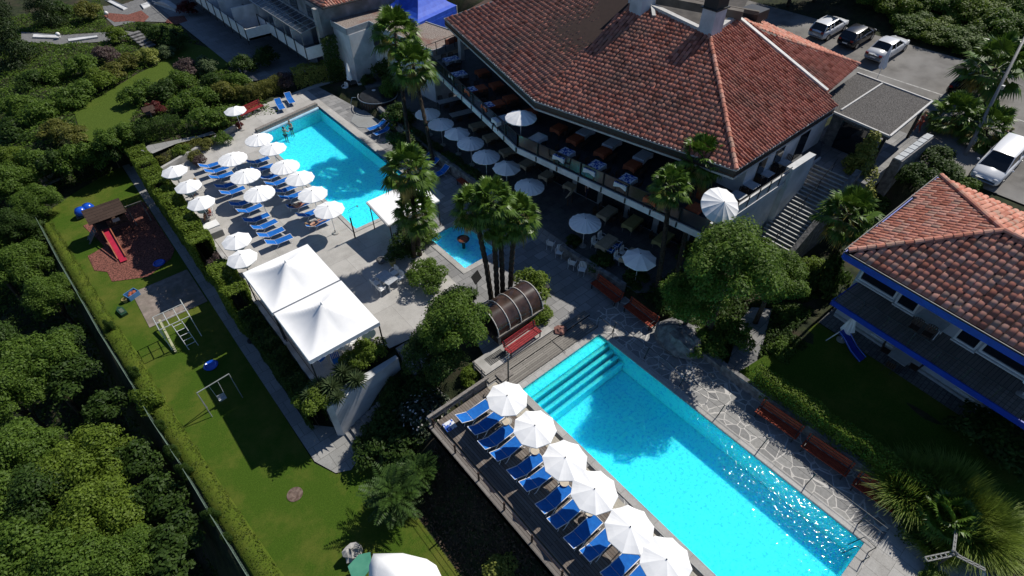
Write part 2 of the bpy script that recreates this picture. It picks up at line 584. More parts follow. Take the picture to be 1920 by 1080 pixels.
LEAF['conifer'] = leaf_mat('conifer_leaf', (0.012, 0.03, 0.008), (0.05, 0.08, 0.02), trans=0.1)
LEAF['spray'] = leaf_mat('grey_leaf_spray', (0.014, 0.036, 0.006), (0.065, 0.125, 0.02), trans=0.15)
LEAF['flower'] = leaf_mat('dark_leaf_pale_flower', (0.012, 0.025, 0.010), (0.05, 0.07, 0.035), trans=0.1)
BARK = noise_mat('bark', (0.035, 0.026, 0.018), (0.10, 0.078, 0.055), scale=6, rough=0.95, bump=0.8, bscale=14)
FIBRE = noise_mat('palm_fibre', (0.018, 0.014, 0.010), (0.065, 0.05, 0.036), scale=9, rough=0.95, bump=1.0, bscale=20)
# --- foliage meshes
def _np_mesh(name, V, nv):
 """V: (n*nv, 3) vertices of n separate faces with nv corners each"""
 n = len(V) // nv
 me = bpy.data.meshes.new(name)
 me.vertices.add(len(V))
 me.vertices.foreach_set('co', V.astype(np.float32).ravel())
 me.loops.add(len(V))
 me.loops.foreach_set('vertex_index', np.arange(len(V), dtype=np.int32))
 me.polygons.add(n)
 me.polygons.foreach_set('loop_start', np.arange(0, len(V), nv, dtype=np.int32))
 me.polygons.foreach_set('loop_total', np.full(n, nv, dtype=np.int32))
 me.update(calc_edges=True)
 return me
def _leaves(pos, nrm, size, rng, aspect=0.55):
 n = len(pos)
 nrm = nrm / (np.linalg.norm(nrm, axis=1, keepdims=True) + 1e-9)
 t = rng.normal(size=(n, 3))
 t -= nrm * (t * nrm).sum(1, keepdims=True)
 t /= (np.linalg.norm(t, axis=1, keepdims=True) + 1e-9)
 b = np.cross(nrm, t)
 s = size * rng.uniform(0.65, 1.35, (n, 1))
 V = np.empty((n, 4, 3))
 V[:, 0] = pos - t * s * 0.5
 V[:, 1] = pos + b * s * aspect * 0.5 + nrm * s * 0.06
 V[:, 2] = pos + t * s * 0.5
 V[:, 3] = pos - b * s * aspect * 0.5 + nrm * s * 0.06
 return V.reshape(-1, 3)
def clump_mesh(name, clumps, n, leaf, seed, aspect=0.55, inner=0.35, up=0.6, rough=0.5):
 rng = np.random.default_rng(seed)
 C = np.array([c[:3] for c in clumps], float)
 Rr = np.array([c[3] for c in clumps], float)
 pr = Rr ** 2 / (Rr ** 2).sum()
 idx = rng.choice(len(C), n, p=pr)
 d = rng.normal(size=(n, 3))
 d /= np.linalg.norm(d, axis=1, keepdims=True)
 d[:, 2] = np.where(d[:, 2] < -0.35, -d[:, 2] * 0.6, d[:, 2])
 rad = 1.0 - inner * rng.random(n) ** 1.6 + 0.16 * rng.normal(size=n) * (rng.random(n) < 0.3)
 pos = C[idx] + d * (Rr[idx] * rad)[:, None] * np.array([1, 1, 0.9])
 nr = d + rough * rng.normal(size=(n, 3)) + np.array([0, 0, up])
 return _np_mesh(name, _leaves(pos, nr, leaf, rng, aspect), 4)
def crown_clumps(rx, rz, k, cr, seed, zc=0.0, low=-0.45):
 rnd = random.Random(seed)
 out = [(0, 0, zc, min(rx, rz) * 0.62)]
 for i in range(k):
  z = 1 - (i + 0.5) / k * (1 - low)
  a = i * 2.39996 + rnd.uniform(-0.5, 0.5)
  r = math.sqrt(max(0, 1 - z * z))
  q = rnd.uniform(0.62, 0.92)
  out.append((rx * r * math.cos(a) * q, rx * r * math.sin(a) * q, zc + rz * z * q, cr * rnd.uniform(0.7, 1.3)))
 return out
SHRUB = [clump_mesh('shrub_foliage', crown_clumps(0.9, 0.8, 9, 0.42, s, zc=0.55, low=-0.3), 2600, 0.15, s) for s in (11, 12, 13)]
TREE = [clump_mesh('tree_foliage', crown_clumps(2.9, 2.3, 26, 0.95, s, low=-0.5), 15000, 0.215, s) for s in (21, 22, 23)]
BUSH = [clump_mesh('bush_foliage', crown_clumps(0.95, 0.75, 34, 0.27, s, zc=0.5, low=-0.2), 9000, 0.085, s) for s in (41, 42)]
FINE = [clump_mesh('clipped_foliage', crown_clumps(0.92, 0.75, 22, 0.3, s, zc=0.5, low=-0.2), 4200, 0.105, s, inner=0.25) for s in (31, 32)]
def swap_mat(o, m):
 o.material_slots[0].link = 'OBJECT'
 o.material_slots[0].material = m
for me in SHRUB + TREE + FINE + BUSH:
 me.materials.append(LEAF['mid'])
def stem_mb(h, r, lean=(0, 0), limbs=3, seed=0, spread=0.8):
 rnd = random.Random(seed)
 mb = MB()
 mb.tube([(0, 0, -0.3), (lean[0] * 0.4, lean[1] * 0.4, h * 0.5), (lean[0], lean[1], h)], [r * 1.25, r, r * 0.6], 7)
 for i in range(limbs):
  a = i * 2 * PI / max(1, limbs) + rnd.random()
  z0 = h * rnd.uniform(0.5, 0.85)
  mb.tube([(lean[0] * z0 / h, lean[1] * z0 / h, z0), (lean[0] + math.cos(a) * spread * 0.6, lean[1] + math.sin(a) * spread * 0.6, h + spread * 0.35), (lean[0] + math.cos(a) * spread, lean[1] + math.sin(a) * spread, h + spread * 0.9)], [r * 0.5, r * 0.35, r * 0.12], 6)
 return mb
_STEM = {}
def shrub(label, loc, r, h=None, mat='mid', kind='shrub', name='shrub', cat='shrub', group='garden shrubs', rz=None):
 """crown and stem; r = radius, h = height"""
 i = (len(label) * 7 + int(loc[0] * 13 + loc[1] * 5)) % 3
 h = h or r * 1.5
 t = thing(name, label, cat, loc, rz if rz is not None else (i * 2.1 + loc[0]), group)
 src = {'shrub': SHRUB, 'fine': FINE, 'bush': BUSH}[kind]
 o = obj('foliage', src[i % len(src)], None, t)
 o.scale = (r, r, h / 1.5)
 swap_mat(o, LEAF[mat])
 if 'stem' not in _STEM:
  _STEM['stem'] = stem_mb(0.5, 0.06, limbs=4, seed=4, spread=0.35).mesh('stem')
  _STEM['stem'].materials.append(BARK)
 s = obj('stem', _STEM['stem'], None, t)
 s.scale = (max(0.4, r * 0.6), max(0.4, r * 0.6), h / 1.7)
 return t
def tree(label, loc, r, h, mat='mid', name='leafy_tree', cat='tree', group='trees', trunk=None, sz=1.0, kind=None):
 """crown centre at height h above loc, crown radius r"""
 i = (len(label) * 3 + int(loc[0] * 7 + loc[1] * 11)) % 3
 t = thing(name, label, cat, loc, i * 1.7 + loc[0], group)
 o = obj('crown', (kind or TREE)[i % len(kind or TREE)], None, t, loc=(0, 0, h))
 o.scale = (r / 3.4, r / 3.4, r / 3.4 * sz)
 swap_mat(o, LEAF[mat])
 obj('trunk', stem_mb(h * 0.8, trunk or (0.06 + r * 0.04), limbs=5, seed=i, spread=r * 0.4), BARK, t, smooth=True)
 return t
def hedge_mesh(pts, w, h, leaf=0.12, dens=260, seed=1, wob=0.08):
 """clipped hedge along a 2-D path, leaves over its top and sides"""
 rng = np.random.default_rng(seed)
 out = []
 for (x0, y0, z0), (x1, y1, z1) in zip(pts[:-1], pts[1:]):
  L = math.hypot(x1 - x0, y1 - y0)
  n = int(L * (w + 2 * h) * dens)
  u = rng.random(n)
  c = rng.random(n) * (w + 2 * h)
  side = np.where(c < h, -1, np.where(c < h + w, 0, 1))
  off = np.where(side == -1, -w / 2, np.where(side == 0, c - h - w / 2, w / 2))
  z = np.where(side == -1, c, np.where(side == 0, h, 2 * h + w - c))
  lump = wob * (np.sin(u * L * 2.1 + seed) + np.sin(u * L * 5.3 + 1.7 * seed) * 0.6)
  edge = np.where((side == 0), -0.10 * (np.abs(off) / (w / 2)) ** 4, 0)
  z = z + (z > h * 0.7) * (lump + edge) + rng.normal(size=n) * 0.035
  off = off * (1 + 0.12 * np.sin(u * L * 3.3 + seed * 2)) - side * 0.0
  depth = rng.random(n) ** 2 * 0.18
  off = off - side * depth
  z = np.where(side == 0, z - depth, z)
  dx, dy = (x1 - x0) / L, (y1 - y0) / L
  pos = np.stack([x0 + (x1 - x0) * u - dy * off, y0 + (y1 - y0) * u + dx * off, z0 + (z1 - z0) * u + z], 1)
  nr = np.stack([-dy * side * 1.0, dx * side * 1.0, (side == 0) * 1.0 + 0.3], 1) + 0.55 * rng.normal(size=(n, 3))
  out.append(_leaves(pos, nr, leaf, rng, 0.55))
 return _np_mesh('hedge_foliage', np.concatenate(out), 4)
def hedge(label, pts, w, h, mat='mid', group=None, core=True, leaf=0.12, dens=260, seed=1, name='hedge', cat='hedge', wob=0.08):
 o = pts[0]
 t = thing(name, label, cat, o, 0, group)
 loc = [(p[0] - o[0], p[1] - o[1], p[2] - o[2]) for p in pts]
 obj('foliage', hedge_mesh(loc, w, h, leaf, dens, seed, wob), LEAF[mat], t)
 if core:
  mb = MB()
  for a, b in zip(loc[:-1], loc[1:]):
   d = Vector((b[0] - a[0], b[1] - a[1], 0))
   n = max(2, int(d.length / 0.45))
   for k in range(n):
    q = Vector(a) + (Vector(b) - Vector(a)) * ((k + 0.5) / n)
    s = Vector((-d.y, d.x, 0)).normalized() * (w * 0.22) * (1 if k % 2 else -1)
    mb.tube([(q.x + s.x * 0.4, q.y + s.y * 0.4, q.z - 0.1), (q.x + s.x, q.y + s.y, q.z + h * 0.8)], [0.03, 0.012], 5)
  obj('stems', mb, BARK, t)
 return t
def fan_frond(V, F, base, az, el, rng, pet=0.8, rad=0.75, nseg=20, droop=0.5, spread=3.9):
 """one fan-palm leaf: a stalk and a pleated fan of pointed segments"""
 ca, sa, ce, se = math.cos(az), math.sin(az), math.cos(el), math.sin(el)
 fwd = np.array([ca * ce, sa * ce, se])
 side = np.array([-sa, ca, 0.0])
 upv = np.cross(side, fwd) * -1
 if upv[2] < 0:
  upv = -upv
 b = np.array(base)
 hub = b + fwd * pet
 hub[2] -= 0.08 * pet
 k = len(V)
 wv = side * 0.018
 V += [b - wv, b + wv, hub + wv, hub - wv]
 F.append((k, k + 1, k + 2, k + 3))
 roll = rng.uniform(-0.5, 0.5)
 sd = side * math.cos(roll) + upv * math.sin(roll)
 for s in range(nseg):
  a = (s / (nseg - 1) - 0.5) * spread
  d = fwd * math.cos(a) + sd * math.sin(a)
  L = rad * (1.0 - 0.28 * abs(a) / (spread / 2)) * rng.uniform(0.9, 1.08)
  pw = np.cross(d, upv)
  pw /= np.linalg.norm(pw) + 1e-9
  hw = L * spread / nseg * 0.46
  mid = hub + d * L * 0.55 + upv * 0.05 * L
  tip = hub + d * L - np.array([0, 0, droop * L * rng.uniform(0.6, 1.3)]) * 0.75
  mid[2] -= droop * 0.10 * L
  k = len(V)
  V += [hub, mid - pw * hw, tip, mid + pw * hw]
  F += [(k, k + 1, k + 2, k + 3)]
def palm_crown_mesh(name, n, seed, e0, e1, pet=0.85, rad=0.8, droop=0.5, nseg=20, r0=0.12):
 rng = np.random.default_rng(seed)
 V, F = [], []
 for i in range(n):
  az = i * 2.39996 + rng.uniform(-0.2, 0.2)
  t = (i + 0.5) / n
  el = e0 + (e1 - e0) * t + rng.uniform(-0.12, 0.12)
  z = 0.25 - 0.55 * t
  fan_frond(V, F, (r0 * math.cos(az), r0 * math.sin(az), z), az, el, rng, pet * rng.uniform(0.85, 1.1), rad * rng.uniform(0.88, 1.1), nseg, droop * (0.6 + 0.8 * t))
 me = bpy.data.meshes.new(name)
 me.from_pydata([tuple(p) for p in V], [], F)
 me.update()
 return me
PALM_CROWN = [palm_crown_mesh('fronds', 34, s, 1.35, -0.35) for s in (5, 6)]
PALM_DRY = [palm_crown_mesh('dry_fronds', 11, s, -0.35, -1.0, pet=0.6, rad=0.65, droop=1.0) for s in (7, 8)]
for me in PALM_CROWN:
 me.materials.append(LEAF['palm'])
for me in PALM_DRY:
 me.materials.append(LEAF['drypalm'])
def palm(label, loc, h, scale=1.0, lean=(0, 0), trunk=0.13, group='fan palms', dry=True, dark=False, second=None):
 i = int(abs(loc[0] * 3 + loc[1] * 7)) % 2
 t = thing('fan_palm', label, 'palm', loc, 0, group)
 pts = [(0, 0, -0.2), (lean[0] * 0.3, lean[1] * 0.3, h * 0.4), (lean[0] * 0.7, lean[1] * 0.7, h * 0.75), (lean[0], lean[1], h)]
 mb = MB()
 P0 = [Vector(p) for p in pts]
 ring = []
 nr = max(6, int(h / 0.22))
 for k in range(nr + 1):
  u = k / nr * 3
  j = min(2, int(u))
  q = P0[j].lerp(P0[j + 1], u - j)
  ring.append((q, trunk * (1.18 if k % 2 else 0.95) * (1.25 - 0.25 * k / nr)))
 mb.tube([q for q, _ in ring], [r for _, r in ring], 9)
 obj('trunk', mb, FIBRE, t)
 o = obj('fronds', PALM_CROWN[i], None, t, loc=(lean[0], lean[1], h), rz=loc[0] * 2.3 + loc[1])
 o.scale = (scale,) * 3
 if dry:
  d = obj('dry_fronds', PALM_DRY[i], None, t, loc=(lean[0], lean[1], h - 0.15), rz=loc[1] * 1.9)
  d.scale = (scale,) * 3
 return t
# --- tiled roofs
def tiles_mesh(name, poly, eave, cw=0.28, rl=0.38, seed=3, th=0.085, n=None, w0=0.47, w1=0.42, lift=0.034):
 """barrel tiles laid over a plane polygon; every tile is an island of its own. eave = direction along the eave"""
 rng = np.random.default_rng(seed)
 ps = [Vector(p) for p in poly]
 if n is None:
  n = Vector((0, 0, 0))
  for i in range(1, len(ps) - 1):
   n += (ps[i] - ps[0]).cross(ps[i + 1] - ps[0])
  n.normalize()
 if n.z < 0:
  n = -n
 u = Vector(eave)
 u = (u - n * u.dot(n)).normalized()
 v = n.cross(u)
 if v.z < 0:
  u, v = -u, -v
 o = ps[0]
 q = np.array([((p - o).dot(u), (p - o).dot(v)) for p in ps])
 a0, b0 = q.min(0)
 a1, b1 = q.max(0)
 A, B = np.meshgrid(np.arange(a0 + cw / 2, a1, cw), np.arange(b0 + rl / 2, b1, rl), indexing='ij')
 A, B = A.ravel(), B.ravel()
 ins = np.zeros(len(A), bool)
 k = len(q)
 j = k - 1
 for i in range(k):
  xi, yi = q[i]
  xj, yj = q[j]
  c = ((yi > B) != (yj > B)) & (A < (xj - xi) * (B - yi) / (yj - yi + 1e-12) + xi)
  ins ^= c
  j = i
 A, B = A[ins], B[ins]
 m = len(A)
 A = A + rng.normal(size=m) * 0.006
 B = B + rng.normal(size=m) * 0.012
 hz = rng.normal(size=m) * 0.006
 sk = rng.normal(size=m) * 0.012
 nc = 5
 V = np.empty((m, 3, nc, 3))
 uu, vv, nn, oo = (np.array(x) for x in (u, v, n, o))
 for r, (bb, lift, wd, hh) in enumerate(((-0.5 * rl - 0.03, lift, w0, 0.0), (-0.5 * rl - 0.03, lift, w0, 1.0), (0.5 * rl + 0.03, 0.004, w1, 1.0))):
  for c in range(nc):
   an = PI * c / (nc - 1)
   lx = -math.cos(an) * cw * wd
   lz = math.sin(an) * th * hh + lift + (0.0 if hh else 0.0)
   if not hh:
    lz = lift - 0.012
   V[:, r, c] = oo + np.outer(A + lx + sk * (1 if r else -1), uu) + np.outer(B + bb, vv) + np.outer(lz + hz, nn)
 idx = np.arange(m)[:, None] * (3 * nc)
 fs = []
 for r in range(2):
  for c in range(nc - 1):
   fs.append(np.concatenate([idx + r * nc + c, idx + r * nc + c + 1, idx + (r + 1) * nc + c + 1, idx + (r + 1) * nc + c], 1))
 Fq = np.stack(fs, 1).reshape(-1, 4).astype(np.int32)
 me = bpy.data.meshes.new(name)
 me.vertices.add(m * 3 * nc)
 me.vertices.foreach_set('co', V.astype(np.float32).ravel())
 me.loops.add(len(Fq) * 4)
 me.loops.foreach_set('vertex_index', Fq.ravel())
 me.polygons.add(len(Fq))
 me.polygons.foreach_set('loop_start', np.arange(0, len(Fq) * 4, 4, dtype=np.int32))
 me.polygons.foreach_set('loop_total', np.full(len(Fq), 4, dtype=np.int32))
 me.update(calc_edges=True)
 return me
def join_meshes(name, meshes):
 bm = bmesh.new()
 for me in meshes:
  bm.from_mesh(me)
 out = bpy.data.meshes.new(name)
 bm.to_mesh(out)
 bm.free()
 return out
def ridge_mb(mb, p0, p1, r=0.13, step=0.4):
 p0, p1 = Vector(p0), Vector(p1)
 d = p1 - p0
 n = max(1, int(d.length / step))
 t = d.normalized()
 s = t.cross(Vector((0, 0, 1))).normalized()
 w = s.cross(t)
 if w.z < 0:
  w = -w
 rnd = random.Random(int(d.length * 100))
 for k in range(n):
  a = p0 + d * (k / n)
  b = p0 + d * ((k + 1.12) / n)
  j = rnd.uniform(-0.02, 0.02)
  vs = []
  for q, rr in ((a, r * 1.1), (b, r * 0.9)):
   for c in range(6):
    an = PI * c / 5
    vs.append(q + s * (-math.cos(an) * rr + j) + w * (math.sin(an) * rr + 0.02))
  fs = [(c, c + 1, c + 7, c + 6) for c in range(5)] + [(5, 4, 3, 2, 1, 0)]
  mb.add(vs, fs)
 return mb
ROOF_TILE = tile_mat('roof_tile_red', [(0.28, 0.085, 0.055), (0.46, 0.165, 0.115), (0.54, 0.205, 0.145), (0.60, 0.25, 0.18), (0.45, 0.20, 0.145)], (0.20, 0.15, 0.115), 0.8)
ROOF_TILE2 = tile_mat('roof_tile_salmon', [(0.40, 0.14, 0.09), (0.56, 0.22, 0.15), (0.64, 0.27, 0.19), (0.70, 0.36, 0.27), (0.45, 0.28, 0.21)], (0.26, 0.20, 0.16), 0.45)
UNDER_TILE = plain('roof_underlay', (0.03, 0.015, 0.011), 0.95)
# --- terrain
def _ss(x, a, b):
 t = np.clip((x - a) / (b - a), 0, 1)
 return t * t * (3 - 2 * t)
_VL = [P(*p, -2.8) for p in ((71, 403), (121, 498), (158, 561), (200, 635), (263, 735), (297, 797), (350, 877), (400, 960), (467, 1070), (510, 1140))]
_VR = [P(*p, -2.95) for p in ((92, 419), (150, 500), (180, 550), (210, 598), (258, 660), (295, 728), (350, 812), (421, 917), (526, 1070), (570, 1135))]
def _xy(pts, y):
 q = sorted((p.y, p.x) for p in pts)
 return np.interp(y, [a for a, _ in q], [b for _, b in q])
def terrain_h(x, y):
 low = -3.04 - _ss(_xy(_VL, y) - x, 0.15 + 0 * x, 2.2) * 5.5 - _ss(-x, 8, 20) * 3.0                      # play lawn, falling away into the wood
 bank = -3.04 + _ss(x, 4.2, 7.6) * 1.9 + _ss(x, 8.5, 11.5) * 0.85   # slope below the sun deck
 low = np.where((x > 3.6) & (y < 20.2), np.maximum(bank, -3.04), low)
 mid = -0.35 + 0 * x
 inner = _ss(x, 11.0, 11.6)
 g = low * (1 - inner) + mid * inner
 g = np.where((y > 20.2) & (x > 4.2), -0.35, g)
 g = np.where((x > 3.6) & (x < 4.2) & (y > 20.2), -3.04, g)
 g = np.where(x > 22.3, -0.12 + _ss(y, 7.0, 14.5) * 0.55 + _ss(x, 22.8, 28.0) * 1.25 * (1 - _ss(y, 6, 9)), g)
 up = _ss(x, 39.0, 43.5)
 g = np.where(x > 39.0, g * (1 - up) + (4.5 + 0.13 * (x - 48.0)) * up, g)
 gs = 59.0 - 6.0 * _ss(x, 2.4, 4.0)
 gy = _ss(y - gs, 0.0, 3.0)
 garden = -0.05 - _ss(-x, 1.5, 14) * 3.5 + 0 * y
 g = np.where((x < 30), g * (1 - gy) + garden * gy, g)
 g = g + _ss(x, 61.5, 85) * 5.0 + _ss(y, 95, 140) * 6.0 * _ss(x, -20, 10)
 g = g + 0.05 * np.sin(x * 0.9) * np.sin(y * 0.7) * (np.abs(x) > 5)
 return g
def ground_z(x, y):
 return float(terrain_h(np.array([float(x)]), np.array([float(y)]))[0])
xs = np.concatenate([np.arange(-90, -20, 3.0), np.arange(-20, 50, 0.6), np.arange(50, 150, 3.0)])
ys = np.concatenate([np.arange(-60, -16, 3.0), np.arange(-16, 66, 0.6), np.arange(66, 200, 3.0)])
GX, GY = np.meshgrid(xs, ys, indexing='ij')
GZ = terrain_h(GX, GY)
gm = MB()
gm.v = list(zip(GX.ravel().tolist(), GY.ravel().tolist(), GZ.ravel().tolist()))
ny = len(ys)
inside = ((GX > 11.9) & (GX < 19.6) & (GY > -3.4) & (GY < 52.6))
gm.f = [(i * ny + j, (i + 1) * ny + j, (i + 1) * ny + j + 1, i * ny + j + 1) for i in range(len(xs) - 1) for j in range(ny - 1) if not inside[i, j]]
M['soil'] = noise_mat('undergrowth_soil', (0.012, 0.018, 0.007), (0.035, 0.045, 0.015), scale=2.2, rough=0.95, bump=0.8, bscale=12, c3=(0.05, 0.04, 0.025), s3=0.5)
struct('ground', gm, M['soil'], smooth=True)
far = MB()
far.add([(-1500, -1500, -14), (1500, -1500, -14), (1500, 1500, -14), (-1500, 1500, -14)], [(0, 1, 2, 3)])
struct('distant_ground', far, M['soil'])
def sheet(name, poly, z, m, kind='structure', holes=()):
 """flat sheet with an outline and holes"""
 bm = bmesh.new()
 edges = []
 for loop in [poly] + list(holes):
  vs = [bm.verts.new((p[0], p[1], p[2] if len(p) > 2 else z)) for p in loop]
  edges += [bm.edges.new((vs[i], vs[(i + 1) % len(vs)])) for i in range(len(vs))]
 bmesh.ops.triangle_fill(bm, use_beauty=True, use_dissolve=False, edges=edges)
 bmesh.ops.recalc_face_normals(bm, faces=bm.faces)
 if bm.faces and sum(f.normal.z for f in bm.faces) < 0:
  bmesh.ops.reverse_faces(bm, faces=bm.faces)
 me = bpy.data.meshes.new(name)
 bm.to_mesh(me)
 bm.free()
 me.materials.append(m)
 o = bpy.data.objects.new(name, me)
 COL.objects.link(o)
 o['kind'] = kind
 return o
def rect(x0, x1, y0, y1):
 return [(x0, y0), (x1, y0), (x1, y1), (x0, y1)]
def grass_mat(name, a, b, dry, dry_lo=0.5):
 m, nt, bs, N, L = _nt(name)
 tc = N.new('ShaderNodeTexCoord')
 def nz(s, d=6, r=0.6):
  n = N.new('ShaderNodeTexNoise')
  n.inputs['Scale'].default_value, n.inputs['Detail'].default_value, n.inputs['Roughness'].default_value = s, d, r
  L.new(tc.outputs['Object'], n.inputs['Vector'])
  return n
 f = nz(14, 8, 0.75)
 rp = N.new('ShaderNodeValToRGB')
 rp.color_ramp.elements[0].position, rp.color_ramp.elements[1].position = 0.3, 0.72
 rp.color_ramp.elements[0].color, rp.color_ramp.elements[1].color = (*a, 1), (*b, 1)
 L.new(f.outputs['Fac'], rp.inputs['Fac'])
 g = nz(0.3, 10, 0.72)
 r2 = N.new('ShaderNodeValToRGB')
 r2.color_ramp.elements[0].position, r2.color_ramp.elements[1].position = dry_lo, dry_lo + 0.26
 L.new(g.outputs['Fac'], r2.inputs['Fac'])
 mx = N.new('ShaderNodeMix')
 mx.data_type = 'RGBA'
 L.new(r2.outputs['Color'], mx.inputs['Factor'])
 L.new(rp.outputs['Color'], mx.inputs[6])
 mx.inputs[7].default_value = (*dry, 1)
 h = nz(40, 4, 0.7)
 mr = N.new('ShaderNodeMapRange')
 mr.inputs['To Min'].default_value, mr.inputs['To Max'].default_value = 0.45, 1.55
 L.new(h.outputs['Fac'], mr.inputs['Value'])
 ml = N.new('ShaderNodeMix')
 ml.data_type = 'RGBA'
 ml.blend_type = 'MULTIPLY'
 ml.inputs['Factor'].default_value = 1.0
 L.new(mx.outputs[2], ml.inputs[6])
 L.new(mr.outputs['Result'], ml.inputs[7])
 L.new(ml.outputs[2], bs.inputs['Base Color'])
 bs.inputs['Roughness'].default_value = 0.9
 bs.inputs['Specular IOR Level'].default_value = 0.1
 bp = N.new('ShaderNodeBump')
 bp.inputs['Strength'].default_value, bp.inputs['Distance'].default_value = 0.9, 0.04
 L.new(h.outputs['Fac'], bp.inputs['Height'])
 L.new(bp.outputs['Normal'], bs.inputs['Normal'])
 return m
M['grass'] = grass_mat('mown_grass', (0.022, 0.058, 0.005), (0.085, 0.145, 0.014), (0.135, 0.14, 0.026), 0.44)
M['verge'] = grass_mat('verge_grass', (0.055, 0.092, 0.010), (0.105, 0.145, 0.016), (0.125, 0.135, 0.022), 0.48)
M['gardengrass'] = grass_mat('garden_grass', (0.045, 0.078, 0.010), (0.10, 0.145, 0.022), (0.12, 0.14, 0.025), 0.55)
LZ = -3.0
sheet('lawn', [(p.x - 0.25, p.y) for p in reversed(_VR)] + [(-6.0, 55.0), (-2.2, 57.5), (1.55, 59.2), (1.75, 52), (1.62, 19), (2.25, 17.6), (4.2, 17.2), (4.4, 10), (4.2, -4)], LZ, M['grass'])
vg = MB()
vp = [(0, y) for y in np.linspace(12, 53.4, 24)]
for i, (x, y) in enumerate(vp):
 xl, xr = float(_xy(_VL, y)), float(_xy(_VR, y))
 for k, (f, dz) in enumerate(((0, 0.012), (0.06, 0.13), (0.4, 0.24), (0.95, 0.22), (1.08, -0.3))):
  vg.v.append((xr + (xl - xr) * f, y, LZ + dz))
for i in range(len(vp) - 1):
 for k in range(4):
  vg.f.append((i * 5 + k, i * 5 + k + 1, (i + 1) * 5 + k + 1, (i + 1) * 5 + k))
vo = struct('grass_verge', vg, M['verge'], smooth=True)
vl = hedge_mesh([(float(_xy(_VL, y)) * 0.5 + float(_xy(_VR, y)) * 0.5, y, LZ + 0.05) for _, y in vp], 0.95, 0.24, leaf=0.08, dens=230, seed=8, wob=0.03)
vl.materials.append(leaf_mat('verge_blades', (0.05, 0.085, 0.010), (0.14, 0.18, 0.025)))
o = bpy.data.objects.new('verge_growth', vl)
COL.objects.link(o)
o['kind'] = 'stuff'
tag(o, 'rough unmown grass strip along the wire fence', 'grass')
sheet('garden_lawn', [tuple(P(*p, 0)[:2]) for p in ((155, 262), (138, 205), (190, 180), (255, 140), (300, 118), (345, 78), (400, 92), (440, 120), (390, 140), (330, 150), (290, 165), (250, 215), (235, 250), (190, 270))], 0.02, M['gardengrass'])
sheet('garden_lawn_corner', [tuple(P(*p, -1.5)[:2]) for p in ((0, 300), (55, 270), (70, 285), (10, 330), (-40, 330))], -1.5, M['gardengrass'])
sheet('lawn_path', [(1.63, 60.2), (2.42, 60.2), (2.5, 34), (2.42, 21.6), (3.9, 20.0), (4.6, 18.2), (3.0, 17.3), (2.25, 17.7), (1.68, 19.1), (1.62, 30)], LZ + 0.02, M['path'])
sheet('garden_path', [tuple(P(*p, 0.0)[:2]) for p in ((264, 283), (278, 273), (375, 254), (398, 246), (405, 251), (330, 270), (287, 288))], 0.03, M['path'])
M['hotelpave'] = slab_mat('hotel_paving', (0.22, 0.225, 0.235), (0.29, 0.295, 0.30), (0.12, 0.12, 0.12), bw=1.2, bh=1.2)
sheet('hotel_pavement', [(16.3, 62.0), (20.5, 60.5), (24, 60), (24, 100), (15.8, 100)], 0.035, M['hotelpave'])
sheet('bark_mulch', [(-3.3, 51.3), (1.55, 51.7), (1.55, 43.2), (0.95, 42.2), (-1.0, 41.2), (-3.2, 42.4), (-3.2, 43.8), (-3.9, 44.6), (-3.9, 46.8), (-2.6, 47.2), (-2.9, 49)], LZ + 0.03, M['mulch'])
sheet('grit_court', rect(-2.42, 1.52, 35.7, 40.15), LZ + 0.03, M['sand'])
# --- pools
P2 = rect(12.35, 18.62, -2.7, 13.65)
P1 = [(12.4, 32.45), (19.05, 32.45), (19.2, 52.2), (12.4, 50.9)]
PK = rect(15.95, 18.85, 23.75, 28.1)
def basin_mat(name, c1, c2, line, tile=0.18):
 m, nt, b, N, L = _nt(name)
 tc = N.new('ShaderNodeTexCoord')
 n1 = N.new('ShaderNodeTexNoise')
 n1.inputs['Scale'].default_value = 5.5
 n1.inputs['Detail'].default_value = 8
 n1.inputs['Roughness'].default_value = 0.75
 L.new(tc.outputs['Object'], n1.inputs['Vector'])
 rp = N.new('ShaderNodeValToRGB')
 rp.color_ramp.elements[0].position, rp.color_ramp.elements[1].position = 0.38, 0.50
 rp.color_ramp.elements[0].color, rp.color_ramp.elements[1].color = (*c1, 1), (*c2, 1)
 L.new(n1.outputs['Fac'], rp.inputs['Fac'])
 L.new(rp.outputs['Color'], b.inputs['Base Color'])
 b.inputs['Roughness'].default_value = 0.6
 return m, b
BASIN, bb_ = basin_mat('pool_lining_ripple_light', (0.17, 0.58, 0.88), (0.42, 0.88, 1.0), (0, 0, 0))  # lining colour with the sunlit ripple speckle painted in as darker teal noise
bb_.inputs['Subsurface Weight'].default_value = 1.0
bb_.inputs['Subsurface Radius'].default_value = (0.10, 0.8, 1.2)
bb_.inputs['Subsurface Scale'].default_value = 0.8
M['coping'] = slab_mat('pool_coping', (0.36, 0.35, 0.33), (0.44, 0.43, 0.41), (0.16, 0.16, 0.15), bw=0.6, bh=2.0, mortar=0.008)
NAVY = plain('navy_waterline_tile', (0.015, 0.03, 0.09), 0.25)
